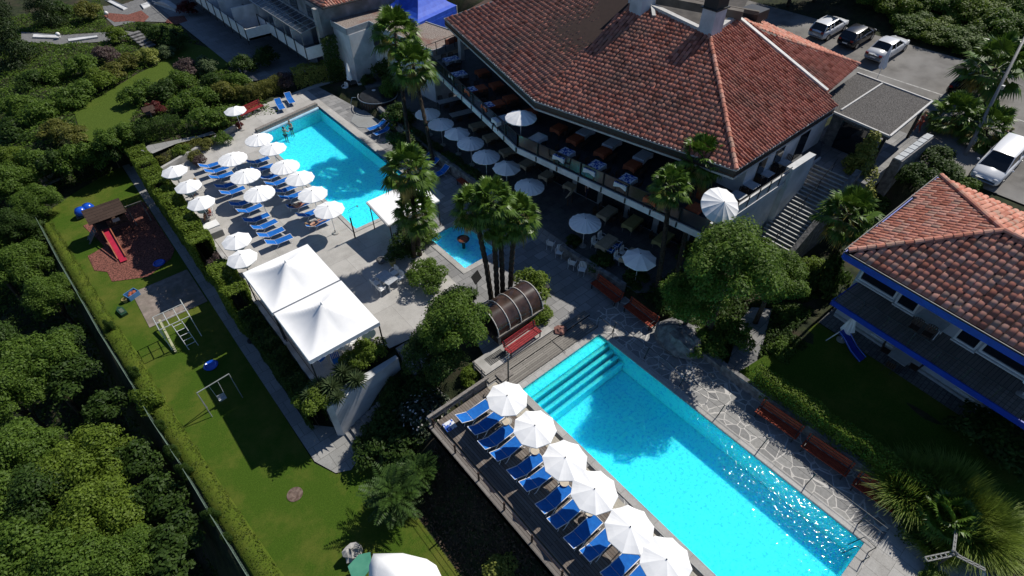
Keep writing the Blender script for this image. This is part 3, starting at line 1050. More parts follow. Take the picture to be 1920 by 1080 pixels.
def water_mat(name, tint, scale, strength, rough=0.06):
 m, nt, b, N, L = _nt(name)
 N.remove(b)
 tc = N.new('ShaderNodeTexCoord')
 mp = N.new('ShaderNodeMapping')
 mp.inputs['Scale'].default_value = (1.0, 1.5, 1)
 mp.inputs['Rotation'].default_value = (0, 0, 0.4)
 L.new(tc.outputs['Object'], mp.inputs['Vector'])
 n1 = N.new('ShaderNodeTexNoise')
 n1.inputs['Scale'].default_value = scale
 n1.inputs['Detail'].default_value = 3
 n1.inputs['Distortion'].default_value = 0.8
 L.new(mp.outputs['Vector'], n1.inputs['Vector'])
 bp = N.new('ShaderNodeBump')
 bp.inputs['Strength'].default_value = strength
 bp.inputs['Distance'].default_value = 0.05
 L.new(n1.outputs['Fac'], bp.inputs['Height'])
 gl = N.new('ShaderNodeBsdfGlossy')
 gl.inputs['Roughness'].default_value = rough
 gl.inputs['Color'].default_value = (1, 1, 1, 1)
 L.new(bp.outputs['Normal'], gl.inputs['Normal'])
 tr = N.new('ShaderNodeBsdfTransparent')
 tr.inputs['Color'].default_value = (*tint, 1)
 fr = N.new('ShaderNodeFresnel')
 fr.inputs['IOR'].default_value = 1.33
 L.new(bp.outputs['Normal'], fr.inputs['Normal'])
 mx = N.new('ShaderNodeMixShader')
 L.new(fr.outputs[0], mx.inputs['Fac'])
 L.new(tr.outputs[0], mx.inputs[1])
 L.new(gl.outputs[0], mx.inputs[2])
 L.new(mx.outputs[0], N['Material Output'].inputs['Surface'])
 return m
WATER2 = water_mat('rippled_water', (0.33, 0.95, 1.0), 4.2, 0.22)
WATER1 = water_mat('calm_water', (0.35, 0.95, 1.0), 3.4, 0.15)
WATERK = water_mat('shallow_water', (0.55, 0.90, 1.0), 3.0, 0.2)
def pool(poly, depth, water, wz, name, steps=None):
 mb = MB()
 n = len(poly)
 mb.add([(x, y, -depth) for x, y in poly], [tuple(range(n))])
 for i in range(n):
  a, b2 = poly[i], poly[(i + 1) % n]
  mb.add([(a[0], a[1], -depth), (b2[0], b2[1], -depth), (b2[0], b2[1], -0.02), (a[0], a[1], -0.02)], [(0, 1, 2, 3)])
 if steps:
  steps(mb)
 q = []
 cx, cy = sum(p[0] for p in poly) / n, sum(p[1] for p in poly) / n
 for x, y in poly:
  q.append((x + (0.3 if x > cx else -0.3), y + (0.3 if y > cy else -0.3)))
 k = len(mb.v)
 mb.v += [(x, y, -0.02) for x, y in poly] + [(x, y, -0.025) for x, y in q] + [(x, y, -depth - 1.6) for x, y in q]
 for i in range(n):
  j = (i + 1) % n
  mb.f += [(k + i, k + j, k + n + j, k + n + i), (k + n + i, k + n + j, k + 2 * n + j, k + 2 * n + i)]
 mb.f.append(tuple(k + 2 * n + i for i in range(n - 1, -1, -1)))
 me = mb.mesh(name + '_basin')
 bm = bmesh.new()
 bm.from_mesh(me)
 bmesh.ops.remove_doubles(bm, verts=bm.verts, dist=0.001)
 bmesh.ops.recalc_face_normals(bm, faces=bm.faces)
 bm.to_mesh(me)
 bm.free()
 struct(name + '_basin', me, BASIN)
 sheet(name + '_water', [(x, y) for x, y in poly], wz, water)
def p2_steps(mb):
 for k in range(5):
  mb.bx(12.36, 18.61, 13.64 - 0.42 * (k + 1) - (0.0 if k else 0.2), 13.64 - 0.42 * k - (0.2 if k else 0.0), -1.4, -0.10 - 0.15 * k)
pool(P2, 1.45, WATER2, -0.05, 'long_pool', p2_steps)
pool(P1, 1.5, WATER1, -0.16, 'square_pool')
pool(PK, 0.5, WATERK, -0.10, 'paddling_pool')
def ring_sheet(name, poly, w, z, m, th=0.06):
 """coping ring round a pool"""
 n = len(poly)
 mb = MB()
 c = Vector((sum(p[0] for p in poly) / n, sum(p[1] for p in poly) / n))
 outp = []
 for i in range(n):
  p = Vector(poly[i])
  outp.append((p.x + (w if p.x > c.x else -w), p.y + (w if p.y > c.y else -w)))
 for i in range(n):
  a, b2 = poly[i], poly[(i + 1) % n]
  c2, d2 = outp[(i + 1) % n], outp[i]
  mb.prism([a, b2, c2, d2], z - th, z)
 return struct(name, mb, m), outp
_, O1 = ring_sheet('square_pool_coping', P1, 0.32, 0.05, M['coping'])
_, OK = ring_sheet('paddling_pool_coping', PK, 0.42, 0.04, M['coping'])
_, O2 = ring_sheet('long_pool_coping', P2, 0.42, 0.04, M['coping'])
# --- terraces
M['terrace'] = slab_mat('terrace_concrete', (0.40, 0.385, 0.36), (0.47, 0.455, 0.43), (0.30, 0.29, 0.27), bw=3.4, bh=3.0, mortar=0.015, stain=(0.25, 0.24, 0.22), stain_amt=0.6)
M['flag'] = slab_mat('grey_flagstones', (0.20, 0.20, 0.20), (0.31, 0.305, 0.30), (0.12, 0.12, 0.12), bw=0.95, bh=0.62, mortar=0.016, stain=(0.13, 0.13, 0.125), stain_amt=0.5)
M['crazy'] = crazy_mat('crazy_paving', (0.17, 0.17, 0.17), (0.30, 0.295, 0.28), (0.50, 0.48, 0.45), scale=1.75, width=0.032)
M['setts'] = slab_mat('cobbled_setts', (0.13, 0.135, 0.14), (0.20, 0.205, 0.21), (0.07, 0.07, 0.07), bw=0.34, bh=0.22, mortar=0.02)
sheet('pool_terrace', [(3.95, 21.35), (8.25, 21.35), (8.25, 21.0), (12.2, 20.6), (14.6, 22.9), (14.9, 30.6), (19.9, 31.6), (19.95, 56.2), (25.4, 56.2), (25.0, 57.5), (14.0, 56.0), (11.9, 54.4), (11.2, 52.6), (3.95, 49.4)], 0.0, M['terrace'], holes=[O1])
sheet('flagstone_walk', [(12.2, 20.6), (12.6, 18.4), (11.9, 15.6), (19.2, 15.2), (22.2, 14.8), (22.0, 31.9), (22.1, 48.5), (21.2, 56.2), (19.95, 56.2), (19.9, 31.6), (14.9, 30.6), (14.6, 22.9)], 0.0, M['flag'], holes=[OK])
sheet('poolside_paving', [(11.0, -14), (24.0, -14), (24.0, -4), (22.6, 2.0), (22.3, 14.8), (19.2, 15.2), (11.9, 15.6), (11.0, 15.6)], 0.0, M['crazy'], holes=[O2])
sheet('poolside_slabs', rect(10.95, 11.72, -12, 15.0), 0.02, slab_mat('pale_slabs', (0.42, 0.38, 0.31), (0.48, 0.44, 0.36), (0.28, 0.26, 0.22), bw=0.75, bh=1.6))
sheet('pool_end_slabs', rect(11.9, 21.5, -9.5, -3.15), 0.02, M['coping'])
gut = MB()
for k in range(9):
 gut.bx(11.73, 11.88, -9.5 + k * 2.6, -9.5 + k * 2.6 + 1.9, 0.0, 0.03)
struct('drain_channel', gut, M['black'])
M['boards'] = plank_mat('pool_end_boards', (0.20, 0.185, 0.165), (0.30, 0.28, 0.25), along='X', width=0.14)
bd = MB()
bd.bx(11.6, 19.0, 14.12, 15.05, 0.0, 0.08)
bd.bx(11.2, 19.3, 15.12, 15.62, 0.0, 0.10)
struct('board_walk', bd, M['boards'])
pf = MB()
pf.bx(11.35, 16.6, 15.66, 16.9, -1.6, 0.14)
struct('stone_platform', pf, M['concrete'])
RZ = 0.6
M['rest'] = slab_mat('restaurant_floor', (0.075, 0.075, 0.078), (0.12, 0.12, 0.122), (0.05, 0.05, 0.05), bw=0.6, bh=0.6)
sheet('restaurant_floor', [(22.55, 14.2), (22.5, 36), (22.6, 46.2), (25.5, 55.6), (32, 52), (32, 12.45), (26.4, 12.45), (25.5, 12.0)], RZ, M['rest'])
struct('terrace_ramp', MB().prism([(21.95, 20.6), (22.7, 20.6), (22.7, 24.0), (21.95, 24.0)], -0.2, [0.02, RZ - 0.004, RZ - 0.004, 0.02]), M['flag'])
M['asphalt'] = noise_mat('asphalt', (0.135, 0.128, 0.118), (0.20, 0.19, 0.175), scale=1.3, rough=0.95, c3=(0.245, 0.235, 0.22), s3=0.25, bump=0.25, bscale=60)
sheet('parking_lot', [(x, y, lot(x)) for x, y in ((45.0, -12), (60.9, -6), (60.8, 16), (60.0, 46), (60, 62), (44, 62), (44, 27), (45, 25), (47.4, 14.6), (47.4, 8.7), (45, 8))], 0, M['asphalt'])
ln = MB()
M['roadpaint'] = noise_mat('worn_road_paint', (0.30, 0.29, 0.27), (0.55, 0.54, 0.51), scale=5, rough=0.9)
for y0, y1 in ((18.4, 10.1), (8.4, 7.2), (6.4, -6)):
 ln.add([(54.43, y0, lot(54.43) + 0.006), (54.43, y1, lot(54.43) + 0.006), (54.55, y1, lot(54.55) + 0.006), (54.55, y0, lot(54.55) + 0.006)], [(0, 1, 2, 3)])
struct('parking_line', ln, M['roadpaint'])
sheet('annex_patio', [(28.3, 5.2), (30.6, 5.2), (29.6, -12), (27.4, -12), (27.7, -3)], 1.3, M['setts'])
sheet('side_path', [(p.x, p.y, max(0.06, ground_z(p.x, p.y) + 0.10)) for p in (P(*q, 0.1) for q in ((1362, 693), (1372, 660), (1388, 600), (1410, 575), (1445, 585), (1440, 600), (1430, 640), (1415, 690), (1385, 712)))], 0, M['flag'])
sheet('annex_lawn', [(22.5, 6.5, 0.06), (28.25, 5.2, 1.27), (27.35, -12, 1.27), (22.6, -12, 0.06)], 0, M['grass'])
# --- walls and steps of the terrain
def wall(label, name, mb, m, cat='wall'):
 return tag(obj(name, mb, m), label, cat)
w = MB()
w.prism([(3.45, 19.72), (3.75, 19.5), (8.25, 20.02), (8.25, 20.3), (3.7, 20.3)], -3.2, [0.05] * 5)
wall('tall white rendered retaining wall beside the stone stairs to the lawn', 'retaining_wall', w, M['wall_white'])
w = MB()
w.bx(3.62, 3.9, 20.32, 49.6, -3.2, 0.12)
w.bx(2.5, 2.62, 21.4, 52.6, -3.1, -2.72)
wall('long grey terrace wall behind the hedge bed, above the lawn path', 'terrace_wall', w, M['concrete'])
w = MB()
d0, d1 = Vector((3.7, 49.75)), Vector((11.3, 52.95))
dd = (d1 - d0).normalized()
nn_ = Vector((-dd.y, dd.x)) * 0.14
w.prism([tuple(d0 - nn_), tuple(d1 - nn_), tuple(d1 + nn_), tuple(d0 + nn_)], -1.0, 0.42)
wall('low concrete kerb wall between loungers and flower bed', 'kerb_wall', w, M['concrete'])
w = MB()
pts = [(22.3, 15.0), (21.95, 20.5), (22.0, 24.1), (22.25, 32), (22.35, 40), (22.9, 46.5)]
for (a, b2), in zip(list(zip(pts[:-1], pts[1:]))):
 if a[1] == 20.5:
  continue
 d = (Vector(b2) - Vector(a)).normalized()
 q = Vector((-d.y, d.x)) * 0.16
 w.prism([tuple(Vector(a) - q), tuple(Vector(b2) - q), tuple(Vector(b2) + q), tuple(Vector(a) + q)], -0.3, 0.95)
wall('rough stone wall carrying the restaurant terrace beside the pools', 'stone_wall', w, M['stone'])
w = MB()
w.prism([(21.72, 7.2), (22.0, 7.2), (22.0, -4), (21.72, -4)], -0.2, 0.75)
w.prism([tuple(P(*p, 0.4)[:2]) for p in ((1290, 640), (1298, 632), (1372, 690), (1365, 700))], -0.2, 0.45)
wall('low dark stone edging wall behind the slatted benches', 'stone_edging', w, M['stone'])
M['step'] = noise_mat('stone_step', (0.17, 0.17, 0.17), (0.30, 0.295, 0.285), scale=3, rough=0.9, bump=0.3, bscale=20)
st = MB()
for k in range(6):
 st.bx(8.55, 11.6, 20.75 - 0.38 * (k + 1) + 0.02, 20.75 - 0.38 * k + 0.06, -2.2, -0.02 - 0.17 * k)
st.bx(7.9, 11.6, 16.2, 18.47, -2.4, -1.04)
for k in range(11):
 st.bx(7.9 - 0.37 * (k + 1), 7.9 - 0.37 * k + 0.03, 17.9 - 0.03 * k, 19.45 + 0.01 * k, -3.2, -1.2 - 0.165 * k)
tag(obj('stone_steps', st, M['step']), 'grey stone steps turning down beside the white wall to the lawn', 'steps')
st = MB()
SR, SG = 4.15 / 24, 5.7 / 24
for k in range(24):
 st.bx(32.7 + SG * k, 32.7 + SG * (k + 1) + 0.02, 9.75, 12.25, 0.0, RZ + SR * (k + 1))
stt = thing('outdoor_staircase', 'broad dark outdoor staircase with pale step edges beside the main building', 'staircase', (0, 0, 0))
obj('treads', st, M['step'], stt)
ns = MB()
for k in range(24):
 ns.bx(32.68 + SG * k, 32.77 + SG * k, 9.76, 12.24, RZ + SR * (k + 1) - 0.03, RZ + SR * (k + 1) + 0.006)
obj('nosings', ns, plain('pale_step_edge', (0.5, 0.5, 0.48), 0.8), stt)
w = MB()
w.prism([(32.4, 9.4), (38.6, 9.35), (38.6, 9.73), (32.4, 9.73)], -0.2, [1.3, 5.4, 5.4, 1.3])
obj('side_wall', w, M['stone'], stt)
hr = MB()
hr.tube([(33.0, 11.0, 1.75), (38.4, 11.0, 5.68)], 0.025, 6)
for k in range(5):
 x = 33.2 + 1.25 * k
 z = RZ + SR / SG * (x - 32.7)
 hr.tube([(x, 11.0, z), (x, 11.0, z + 1.0)], 0.02, 6)
obj('handrail', hr, M['dark'], stt)
struct('upper_landing', MB().prism([(38.42, 8.75), (47.5, 8.75), (47.5, 14.4), (38.42, 14.4)], 3.5, 4.75), M['flag'])
# --- main restaurant building
def plane_from(p0, p1, p2):
 p0, p1, p2 = map(Vector, (p0, p1, p2))
 n = (p1 - p0).cross(p2 - p0).normalized()
 return p0, (n if n.z > 0 else -n)
EZ = 8.4
E1, E2, E3, E4 = P(833, 35, EZ), P(1003, 190, EZ), P(1380, 320, EZ), P(1568, 200, EZ)
HT = P(1330, 68, 11.7)
f2 = plane_from(E2, E3, HT)
nf = Vector((-(E1 - E2).normalized().y, (E1 - E2).normalized().x, 0))
nf = -nf if nf.x > 0 else nf
slope2 = math.tan(math.acos(f2[1].z))
f1n = Vector((nf.x * slope2, nf.y * slope2, 1)).normalized()
f1 = (E2.copy(), f1n)
f3 = plane_from(E3, E4, HT)
rb = thing('restaurant_building', 'large restaurant building with a red tiled roof over an open dining balcony', 'building', (0, 0, 0))
roofs, under = [], MB()
def face(poly, eave, n, m, seed, parent, **k):
 roofs.append(tiles_mesh('t', poly, eave, seed=seed, n=n, **k))
 under.slab3(poly, 0.10)
top1 = [PP(1215, 12, *f2), PP(1182, -6, *f2)]
jv = PP(1160, -40, *f1)
brk = PP(1175, -12, *f1)
F1 = [E2, PP(1130, 60, *f1) * 0.5 + PP(1130, 60, *f2) * 0.5, brk, PP(1100, -110, *f1), PP(960, -70, *f1), PP(925, 3, *f1), E1]
F2 = [E2, E3, HT, PP(1312, 55, *f2), PP(1222, 12, *f2), PP(1190, -6, *f2), F1[1]]
F3 = [E3, E4, PP(1549, 173, *f3), PP(1380, 33, *f3), PP(1346, 56, *f3), HT]
F1[2] = F2[5]
face(F1, E1 - E2, f1n, None, 4, rb, th=0.055, lift=0.022)
face(F2, E3 - E2, f2[1], None, 5, rb, th=0.055, lift=0.022)
face(F3, E4 - E3, f3[1], None, 6, rb, w0=0.37, w1=0.31, th=0.12)
w0 = PP(1549, 174, *f3) - Vector((0, 0, 0.1))
w1 = P(1610, 122, w0.z)
fw = plane_from(w0, w1, P(1440, 80, w0.z + 2.1))
FW = [w0, w1, PP(1455, 72, *fw), PP(1395, 42, *fw)]
face(FW, FW[1] - FW[0], fw[1], None, 7, rb, w0=0.37, w1=0.31, th=0.12)
FB = [FW[1], PP(1455, 72, *fw), PP(1400, 44, *fw), P(1385, 25, w0.z + 1.7), P(1440, 52, w0.z + 1.2), P(1600, 113, w0.z)]
roof = obj('roof', join_meshes('roof', roofs), ROOF_TILE, rb)
obj('underlay', under, UNDER_TILE, roof)
r2 = tiles_mesh('t', FB, FW[1] - FW[2], seed=8, n=None)
obj('far_slope', r2, ROOF_TILE2, roof)
for a, b2 in ((E3, HT), (FW[2], FW[1])):
 obj('ridge_tiles', ridge_mb(MB(), a + Vector((0, 0, 0.06)), b2 + Vector((0, 0, 0.06)), 0.14), ROOF_TILE2, roof)
fl = MB()
def strip(mb, a, b, w, h=0.1, up=0.06):
 mb.bar(Vector(a) + Vector((0, 0, up)), Vector(b) + Vector((0, 0, up)), w)
strip(fl, F3[3], F3[2], 0.3)
strip(fl, F3[4], F3[3], 0.36)
strip(fl, F2[3], F2[4], 0.42, up=-0.05)
strip(fl, F2[4], F2[4] + (F2[4] - F2[3]).normalized() * 0.3 + Vector((-0.8, -1.2, -0.4)), 0.25)
obj('roof_flashing', fl, plain('pale_sheet_metal', (0.50, 0.49, 0.47), 0.5), roof)
fz = HT.z - 0.3
ft = MB()
ft.slab3([PP(1312, 52, *f2) + Vector((0, 0, -0.9)), F3[4] + Vector((0, 0, -0.9)), PP(1380, 33, *f3) + Vector((0, 0, -1.0)), P(1440, -80, fz - 1), P(1240, -60, fz - 1), PP(1222, 10, *f2) + Vector((0, 0, -0.9))], 0.1)
obj('flat_roof', ft, noise_mat('flat_roof_felt', (0.05, 0.045, 0.04), (0.09, 0.08, 0.07), scale=1.5, rough=0.9), roof)
pa = MB()
q0, q1 = P(1232, -2, HT.z + 0.9), P(1392, 28, HT.z + 0.6)
pa.bar(q0, q1, 0.55)
pa.bar(q0 + Vector((1.2, 0.4, -0.1)), q1 + Vector((1.5, -0.4, -0.1)), 0.25)
obj('parapet', pa, noise_mat('brown_sheet_roofing', (0.10, 0.085, 0.07), (0.15, 0.13, 0.11), scale=1.5, rough=0.8), roof)
def chimney(px, py, zb, w, d, h, cap, dark=True):
 b = P(px, py, zb)
 mb = MB()
 mb.bx(b.x - w / 2, b.x + w / 2, b.y - d / 2, b.y + d / 2, zb - 0.9, zb + h)
 c = obj('chimney', mb, M['wall_white'], roof)
 k = MB()
 if cap:
  k.bx(b.x - w / 2 - 0.12, b.x + w / 2 + 0.12, b.y - d / 2 - 0.12, b.y + d / 2 + 0.12, zb + h + 0.001, zb + h + 0.08)
  k.prism([(b.x - w / 2, b.y - d / 2), (b.x + w / 2, b.y - d / 2), (b.x + w / 2, b.y + d / 2), (b.x - w / 2, b.y + d / 2)], zb + h + 0.08, zb + h + 0.75)
  k.bx(b.x - w / 2 - 0.1, b.x + w / 2 + 0.1, b.y - d / 2 - 0.1, b.y + d / 2 + 0.1, zb + h + 0.75, zb + h + 0.83)
  obj('chimney_cap', k, M['dark'], c)
 return c
chimney(1331, 58, HT.z + 0.1, 1.25, 1.05, 1.5, True)
chimney(1204, 12, HT.z + 0.5, 1.5, 1.1, 2.3, True)
chimney(1187, 4, HT.z + 0.5, 0.5, 0.5, 2.0, False)
ex = P(1408, 45, HT.z - 1.0)
k = MB()
k.bx(ex.x - 0.5, ex.x + 0.5, ex.y - 0.5, ex.y + 0.5, ex.z - 2, ex.z + 0.4)
k.prism([(ex.x - 0.75, ex.y - 0.75), (ex.x + 0.75, ex.y - 0.75), (ex.x + 0.75, ex.y + 0.75), (ex.x - 0.75, ex.y + 0.75)], ex.z + 0.4, ex.z + 1.1)
obj('roof_vent', k, M['dark'], roof)
ev = MB()
gl = MB()
def eave_board(a, b, inset, zt, zb, mb, w=0.06):
 d = (Vector(b) - Vector(a)).normalized()
 nrm = Vector((-d.y, d.x, 0))
 if nrm.dot(Vector((35, 28, 0)) - Vector(a)) < 0:
  nrm = -nrm
 a2, b2 = Vector(a) + nrm * inset, Vector(b) + nrm * inset
 mb.prism([(a2.x, a2.y), (b2.x, b2.y), (b2.x + nrm.x * w, b2.y + nrm.y * w), (a2.x + nrm.x * w, a2.y + nrm.y * w)], zb, zt)
for a, b2 in ((E1, E2), (E2, E3), (E3, E4)):
 eave_board(a, b2, 0.02, EZ - 0.04, EZ - 0.50, ev, 0.12)
 gl.tube([a + Vector((0, 0, 0.0)), b2 + Vector((0, 0, 0.0))], 0.06, 6)
 eave_board(a, b2, 0.0, EZ - 0.503, EZ - 0.62, gl, 0.16)
gl.tube([E1, PP(925, 3, *f1)], 0.05, 6)
obj('fascia', ev, M['dark'], roof)
obj('gutter', gl, plain('pale_gutter', (0.42, 0.42, 0.41), 0.5), roof)
so = MB()
so.slab3([E1 + Vector((0, 0, -0.36)), E2 + Vector((0, 0, -0.36)), E3 + Vector((0, 0, -0.36)), E4 + Vector((0, 0, -0.36)), Vector((42, 28, EZ - 0.36)), Vector((36, 46, EZ - 0.36))], 0.08)
obj('soffit', so, M['brownwood'], roof)
BZ = 5.0
B = [P(803, 118, BZ), P(970, 275, BZ), P(1322, 438, BZ), Vector((39.0, 12.35, BZ))]
B = [Vector((b.x, b.y, BZ)) for b in B]
B[2].y = 12.35
bs = MB()
bp = [(b.x, b.y) for b in B] + [(41, 13.2), (42, 24), (37, 44)]
bs.prism(bp, BZ - 0.30, BZ)
obj('balcony_floor', bs, noise_mat('balcony_floor', (0.055, 0.058, 0.065), (0.085, 0.09, 0.10), scale=2, rough=0.7), rb)
be = MB()
for a, b2 in zip(B[:-1], B[1:]):
 eave_board(a, b2, -0.10, BZ - 0.02, BZ - 0.46, be, 0.09)
obj('balcony_edge', be, M['wall_white'], rb)
rl = MB()
gp = MB()
for a, b2 in zip(B[:2], B[1:3]):
 d = b2 - a
 n = int(d.length / 1.75)
 nrm = Vector((-d.y, d.x, 0)).normalized()
 if nrm.x < 0:
  nrm = -nrm
 for k in range(n + 1):
  q = a + d * (k / n)
  rl.box((q.x, q.y, BZ + 0.28), (0.06, 0.06, 1.45))
  rl.box((q.x - nrm.x * 0.11, q.y - nrm.y * 0.11, BZ - 0.22), (0.09, 0.09, 0.36))
 rl.tube([a + Vector((0, 0, 1.0)), b2 + Vector((0, 0, 1.0))], 0.03, 6)
 a2, b3 = a + nrm * 0.06 + Vector((0, 0, 0.08)), b2 + nrm * 0.06 + Vector((0, 0, 0.08))
 gp.add([a2, b3, b3 + Vector((0, 0, 0.84)), a2 + Vector((0, 0, 0.84)), a2 + nrm * 0.02, b3 + nrm * 0.02, b3 + nrm * 0.02 + Vector((0, 0, 0.84)), a2 + nrm * 0.02 + Vector((0, 0, 0.84))], [(0, 1, 2, 3), (7, 6, 5, 4), (3, 2, 6, 7), (0, 4, 5, 1)])
obj('railing', rl, M['dark'], rb)
obj('railing_panel', gp, noise_mat('smoked_panel', (0.02, 0.024, 0.03), (0.035, 0.04, 0.05), scale=1, rough=0.15, spec=0.6), rb)
sr = MB()
x0, x1 = B[2].x + 0.3, 34.4
sr.bx(x0, x1, 12.30, 12.46, BZ + 0.004, BZ + 0.62)
obj('side_parapet', sr, M['wall_white'], rb)
pt = MB()
pq0, pq1 = P(1481, 315, BZ + 1.0), P(1524, 287, BZ + 1.2)
pt.prism([(pq0.x, pq0.y - 0.25), (pq1.x, pq1.y - 0.25), (pq1.x, pq1.y + 0.22), (pq0.x, pq0.y + 0.22)], 0.4, [BZ + 1.0, BZ + 1.2, BZ + 1.2, BZ + 1.0])
obj('white_pier', pt, M['wall_white'], rb)
sr = MB()
for k in range(8):
 sr.box((x0 + (x1 - x0) * k / 7, 12.22, BZ + 0.6), (0.05, 0.05, 0.9))
sr.tube([(x0, 12.22, BZ + 1.05), (x1, 12.22, BZ + 1.05)], 0.03, 6)
sr.tube([(x0, 12.22, BZ + 0.75), (x1, 12.22, BZ + 0.75)], 0.02, 6)
obj('side_railing', sr, M['dark'], rb)
wl = MB()
back = [(35.0, 43.4), (31.9, 27.3), (33.4, 13.7)]
for a, b2 in zip(back[:-1], back[1:]):
 wl.prism([a, b2, (b2[0] + 0.3, b2[1]), (a[0] + 0.3, a[1])], BZ, EZ - 0.45)
obj('dining_room_wall', wl, M['wall_grey'], rb)
for a, b2 in zip(back[:-1], back[1:]):
 d = Vector(b2) - Vector(a)
 n = int(d.length / 2.4)
 for k in range(n):
  p = Vector(a) + d * ((k + 0.15) / n)
  q = Vector(a) + d * ((k + 0.85) / n)
  obj('dining_room_window', MB().prism([(p.x - 0.05, p.y), (q.x - 0.05, q.y), (q.x - 0.005, q.y), (p.x - 0.005, p.y)], BZ + 0.1, EZ - 0.8), M['glass'], rb)
ww = MB()
ww.bx(30.9, 40.6, 13.4, 13.65, BZ, EZ - 0.37)
ww.bx(30.65, 30.9, 13.4, 15.2, BZ, EZ - 0.37)
obj('white_wall', ww, M['wall_white'], rb)
for xa, xb in ((32.0, 32.9), (34.0, 35.0), (37.0, 38.2)):
 obj('side_door', MB().bx(xa, xb, 13.34, 13.396, BZ + 0.05, BZ + 2.1), M['glass'], rb)
pp = MB()
pq = P(866, 112, BZ)
pp.bx(pq.x - 0.2, pq.x + 0.2, pq.y - 0.2, pq.y + 0.2, BZ, EZ - 0.37)
obj('corner_pillar', pp, M['wall_white'], rb)
lw = MB()
lw.prism([(30.0, 43.4), (27.2, 27.2), (28.8, 12.6), (29.1, 12.6), (27.55, 27.2), (30.35, 43.4)], 0.2, BZ - 0.3)
obj('lower_wall', lw, M['wall_grey'], rb)
for a, b2 in (((30.0, 43.4), (27.2, 27.2)), ((27.2, 27.2), (28.8, 12.6))):
 d = Vector(b2) - Vector(a)
 n = int(d.length / 2.2)
 for k in range(n):
  p, q = Vector(a) + d * ((k + 0.1) / n), Vector(a) + d * ((k + 0.9) / n)
  obj('lower_window', MB().prism([(p.x - 0.06, p.y), (q.x - 0.06, q.y), (q.x - 0.008, q.y), (p.x - 0.008, p.y)], RZ + 0.1, 2.9), M['glass'], rb)
sw = MB()
sw.bx(26.6, 39.0, 12.42, 12.66, 0.1, BZ - 0.3)
obj('stair_side_wall', sw, M['wall_white'], rb)
bd_ = MB()
bd_.bx(27.6, 30.4, 12.36, 12.416, RZ, 3.6)
obj('blue_door', bd_, plain('deep_blue_panel', (0.004, 0.012, 0.16), 0.5), rb)
# --- flat-roofed porch by the car park
po = thing('porch', 'flat gravel-roofed porch between the tiled roof and the car park', 'porch', (0, 0, 0))
PH = 7.6
M['gravel'] = noise_mat('roof_gravel', (0.035, 0.032, 0.030), (0.17, 0.16, 0.15), scale=16, rough=0.95, bump=1.0, bscale=22, detail=8)
pc = [P(1549, 178, PH), P(1607, 137, PH), P(1748, 190, PH), P(1668, 256, PH), P(1562, 210, PH)]
mb = MB()
mb.prism([(p.x, p.y) for p in pc], PH - 0.28, PH - 0.02)
obj('roof_deck', mb, M['gravel'], po)
mb = MB()
for a, b2 in ((pc[2], pc[3]), (pc[3], pc[4]), (pc[1], pc[2])):
 mb.bar(a + Vector((0, 0, 0.0)), b2, 0.13)
a, b2 = P(1654, 157, PH), P(1577, 207, PH)
mb.bar(a + Vector((0, 0, 0.02)), b2 + Vector((0, 0, 0.02)), 0.11)
obj('roof_trim', mb, plain('pale_roof_trim', (0.45, 0.44, 0.42), 0.6), po)
for q in (pc[2], pc[3]):
 c = q.lerp(sum(pc, Vector()) / 5, 0.08)
 obj('post', MB().box((c.x, c.y, (4.75 + PH - 0.28) / 2), (0.18, 0.18, PH - 0.28 - 4.75)), M['dark'], po)
mb = MB()
c0, c1 = pc[4].lerp(pc[3], 0.0), pc[4].lerp(pc[3], 0.25)
mb.prism([(41.3, 13.4), (41.3, 10.0), (41.6, 10.0), (41.6, 13.4)], 4.75, PH - 0.29)
obj('porch_wall', mb, M['stone'], po)
mb = MB()
mb.bx(41.24, 41.296, 10.8, 12.6, 4.77, PH - 0.8)
obj('porch_door', mb, M['glass'], po)
w = MB()
pa_, pb_ = P(1683, 300, 5.5), P(1742, 255, 5.7)
d = (pb_ - pa_).normalized()
q = Vector((-d.y, d.x, 0)) * 0.32
w.prism([tuple((pa_ - q)[:2]), tuple((pb_ - q)[:2]), tuple((pb_ + q)[:2]), tuple((pa_ + q)[:2])], 0.3, [5.5, 5.7, 5.7, 5.5])
t = thing('entrance_wall', 'grey-blue stone wall with stepped capping beside the entrance', 'wall', (0, 0, 0))
obj('masonry', w, M['stone'], t)
cp = MB()
for k in range(7):
 c = pa_.lerp(pb_, (k + 0.5) / 7)
 cp.box((c.x, c.y, c.z + 0.06), (0.9, 0.45, 0.1), rz=math.atan2(d.y, d.x))
obj('capping', cp, plain('slate_capping', (0.30, 0.33, 0.36), 0.5), t)
# --- annex on the right
an = thing('annex_building', 'two-storey annex with a salmon tiled hip roof and bright blue fascias', 'building', (27.26, 5.45, 0), R(-5.1))
AE = 7.2
AL = 11.6
apx = Vector((4.94, -4.2, 9.0))
rdg = Vector((4.94, -8.4, 9.0))
c0, c1 = Vector((0, 0, AE)), Vector((10.95, 0.7, AE))
c2, c3 = Vector((0, -AL, AE)), Vector((10.95, -AL, AE))
def ptiles(polys, seed):
 return join_meshes('roof', [tiles_mesh('t', p, e, cw=0.31, rl=0.42, th=0.07, lift=0.026, seed=seed + i) for i, (p, e) in enumerate(polys)])
roofm = ptiles([([c0, c2, rdg, apx], (0, 1, 0)), ([c0, apx, c1], (1, 0, 0)), ([c1, apx, rdg, c3], (0, 1, 0))], 31)
ar = obj('roof', roofm, ROOF_TILE2, an)
mb = MB()
for poly in ([c0, c2, rdg, apx], [c0, apx, c1], [c1, apx, rdg, c3]):
 mb.slab3(poly, 0.09)
obj('underlay', mb, UNDER_TILE, ar)
up = Vector((0, 0, 0.06))
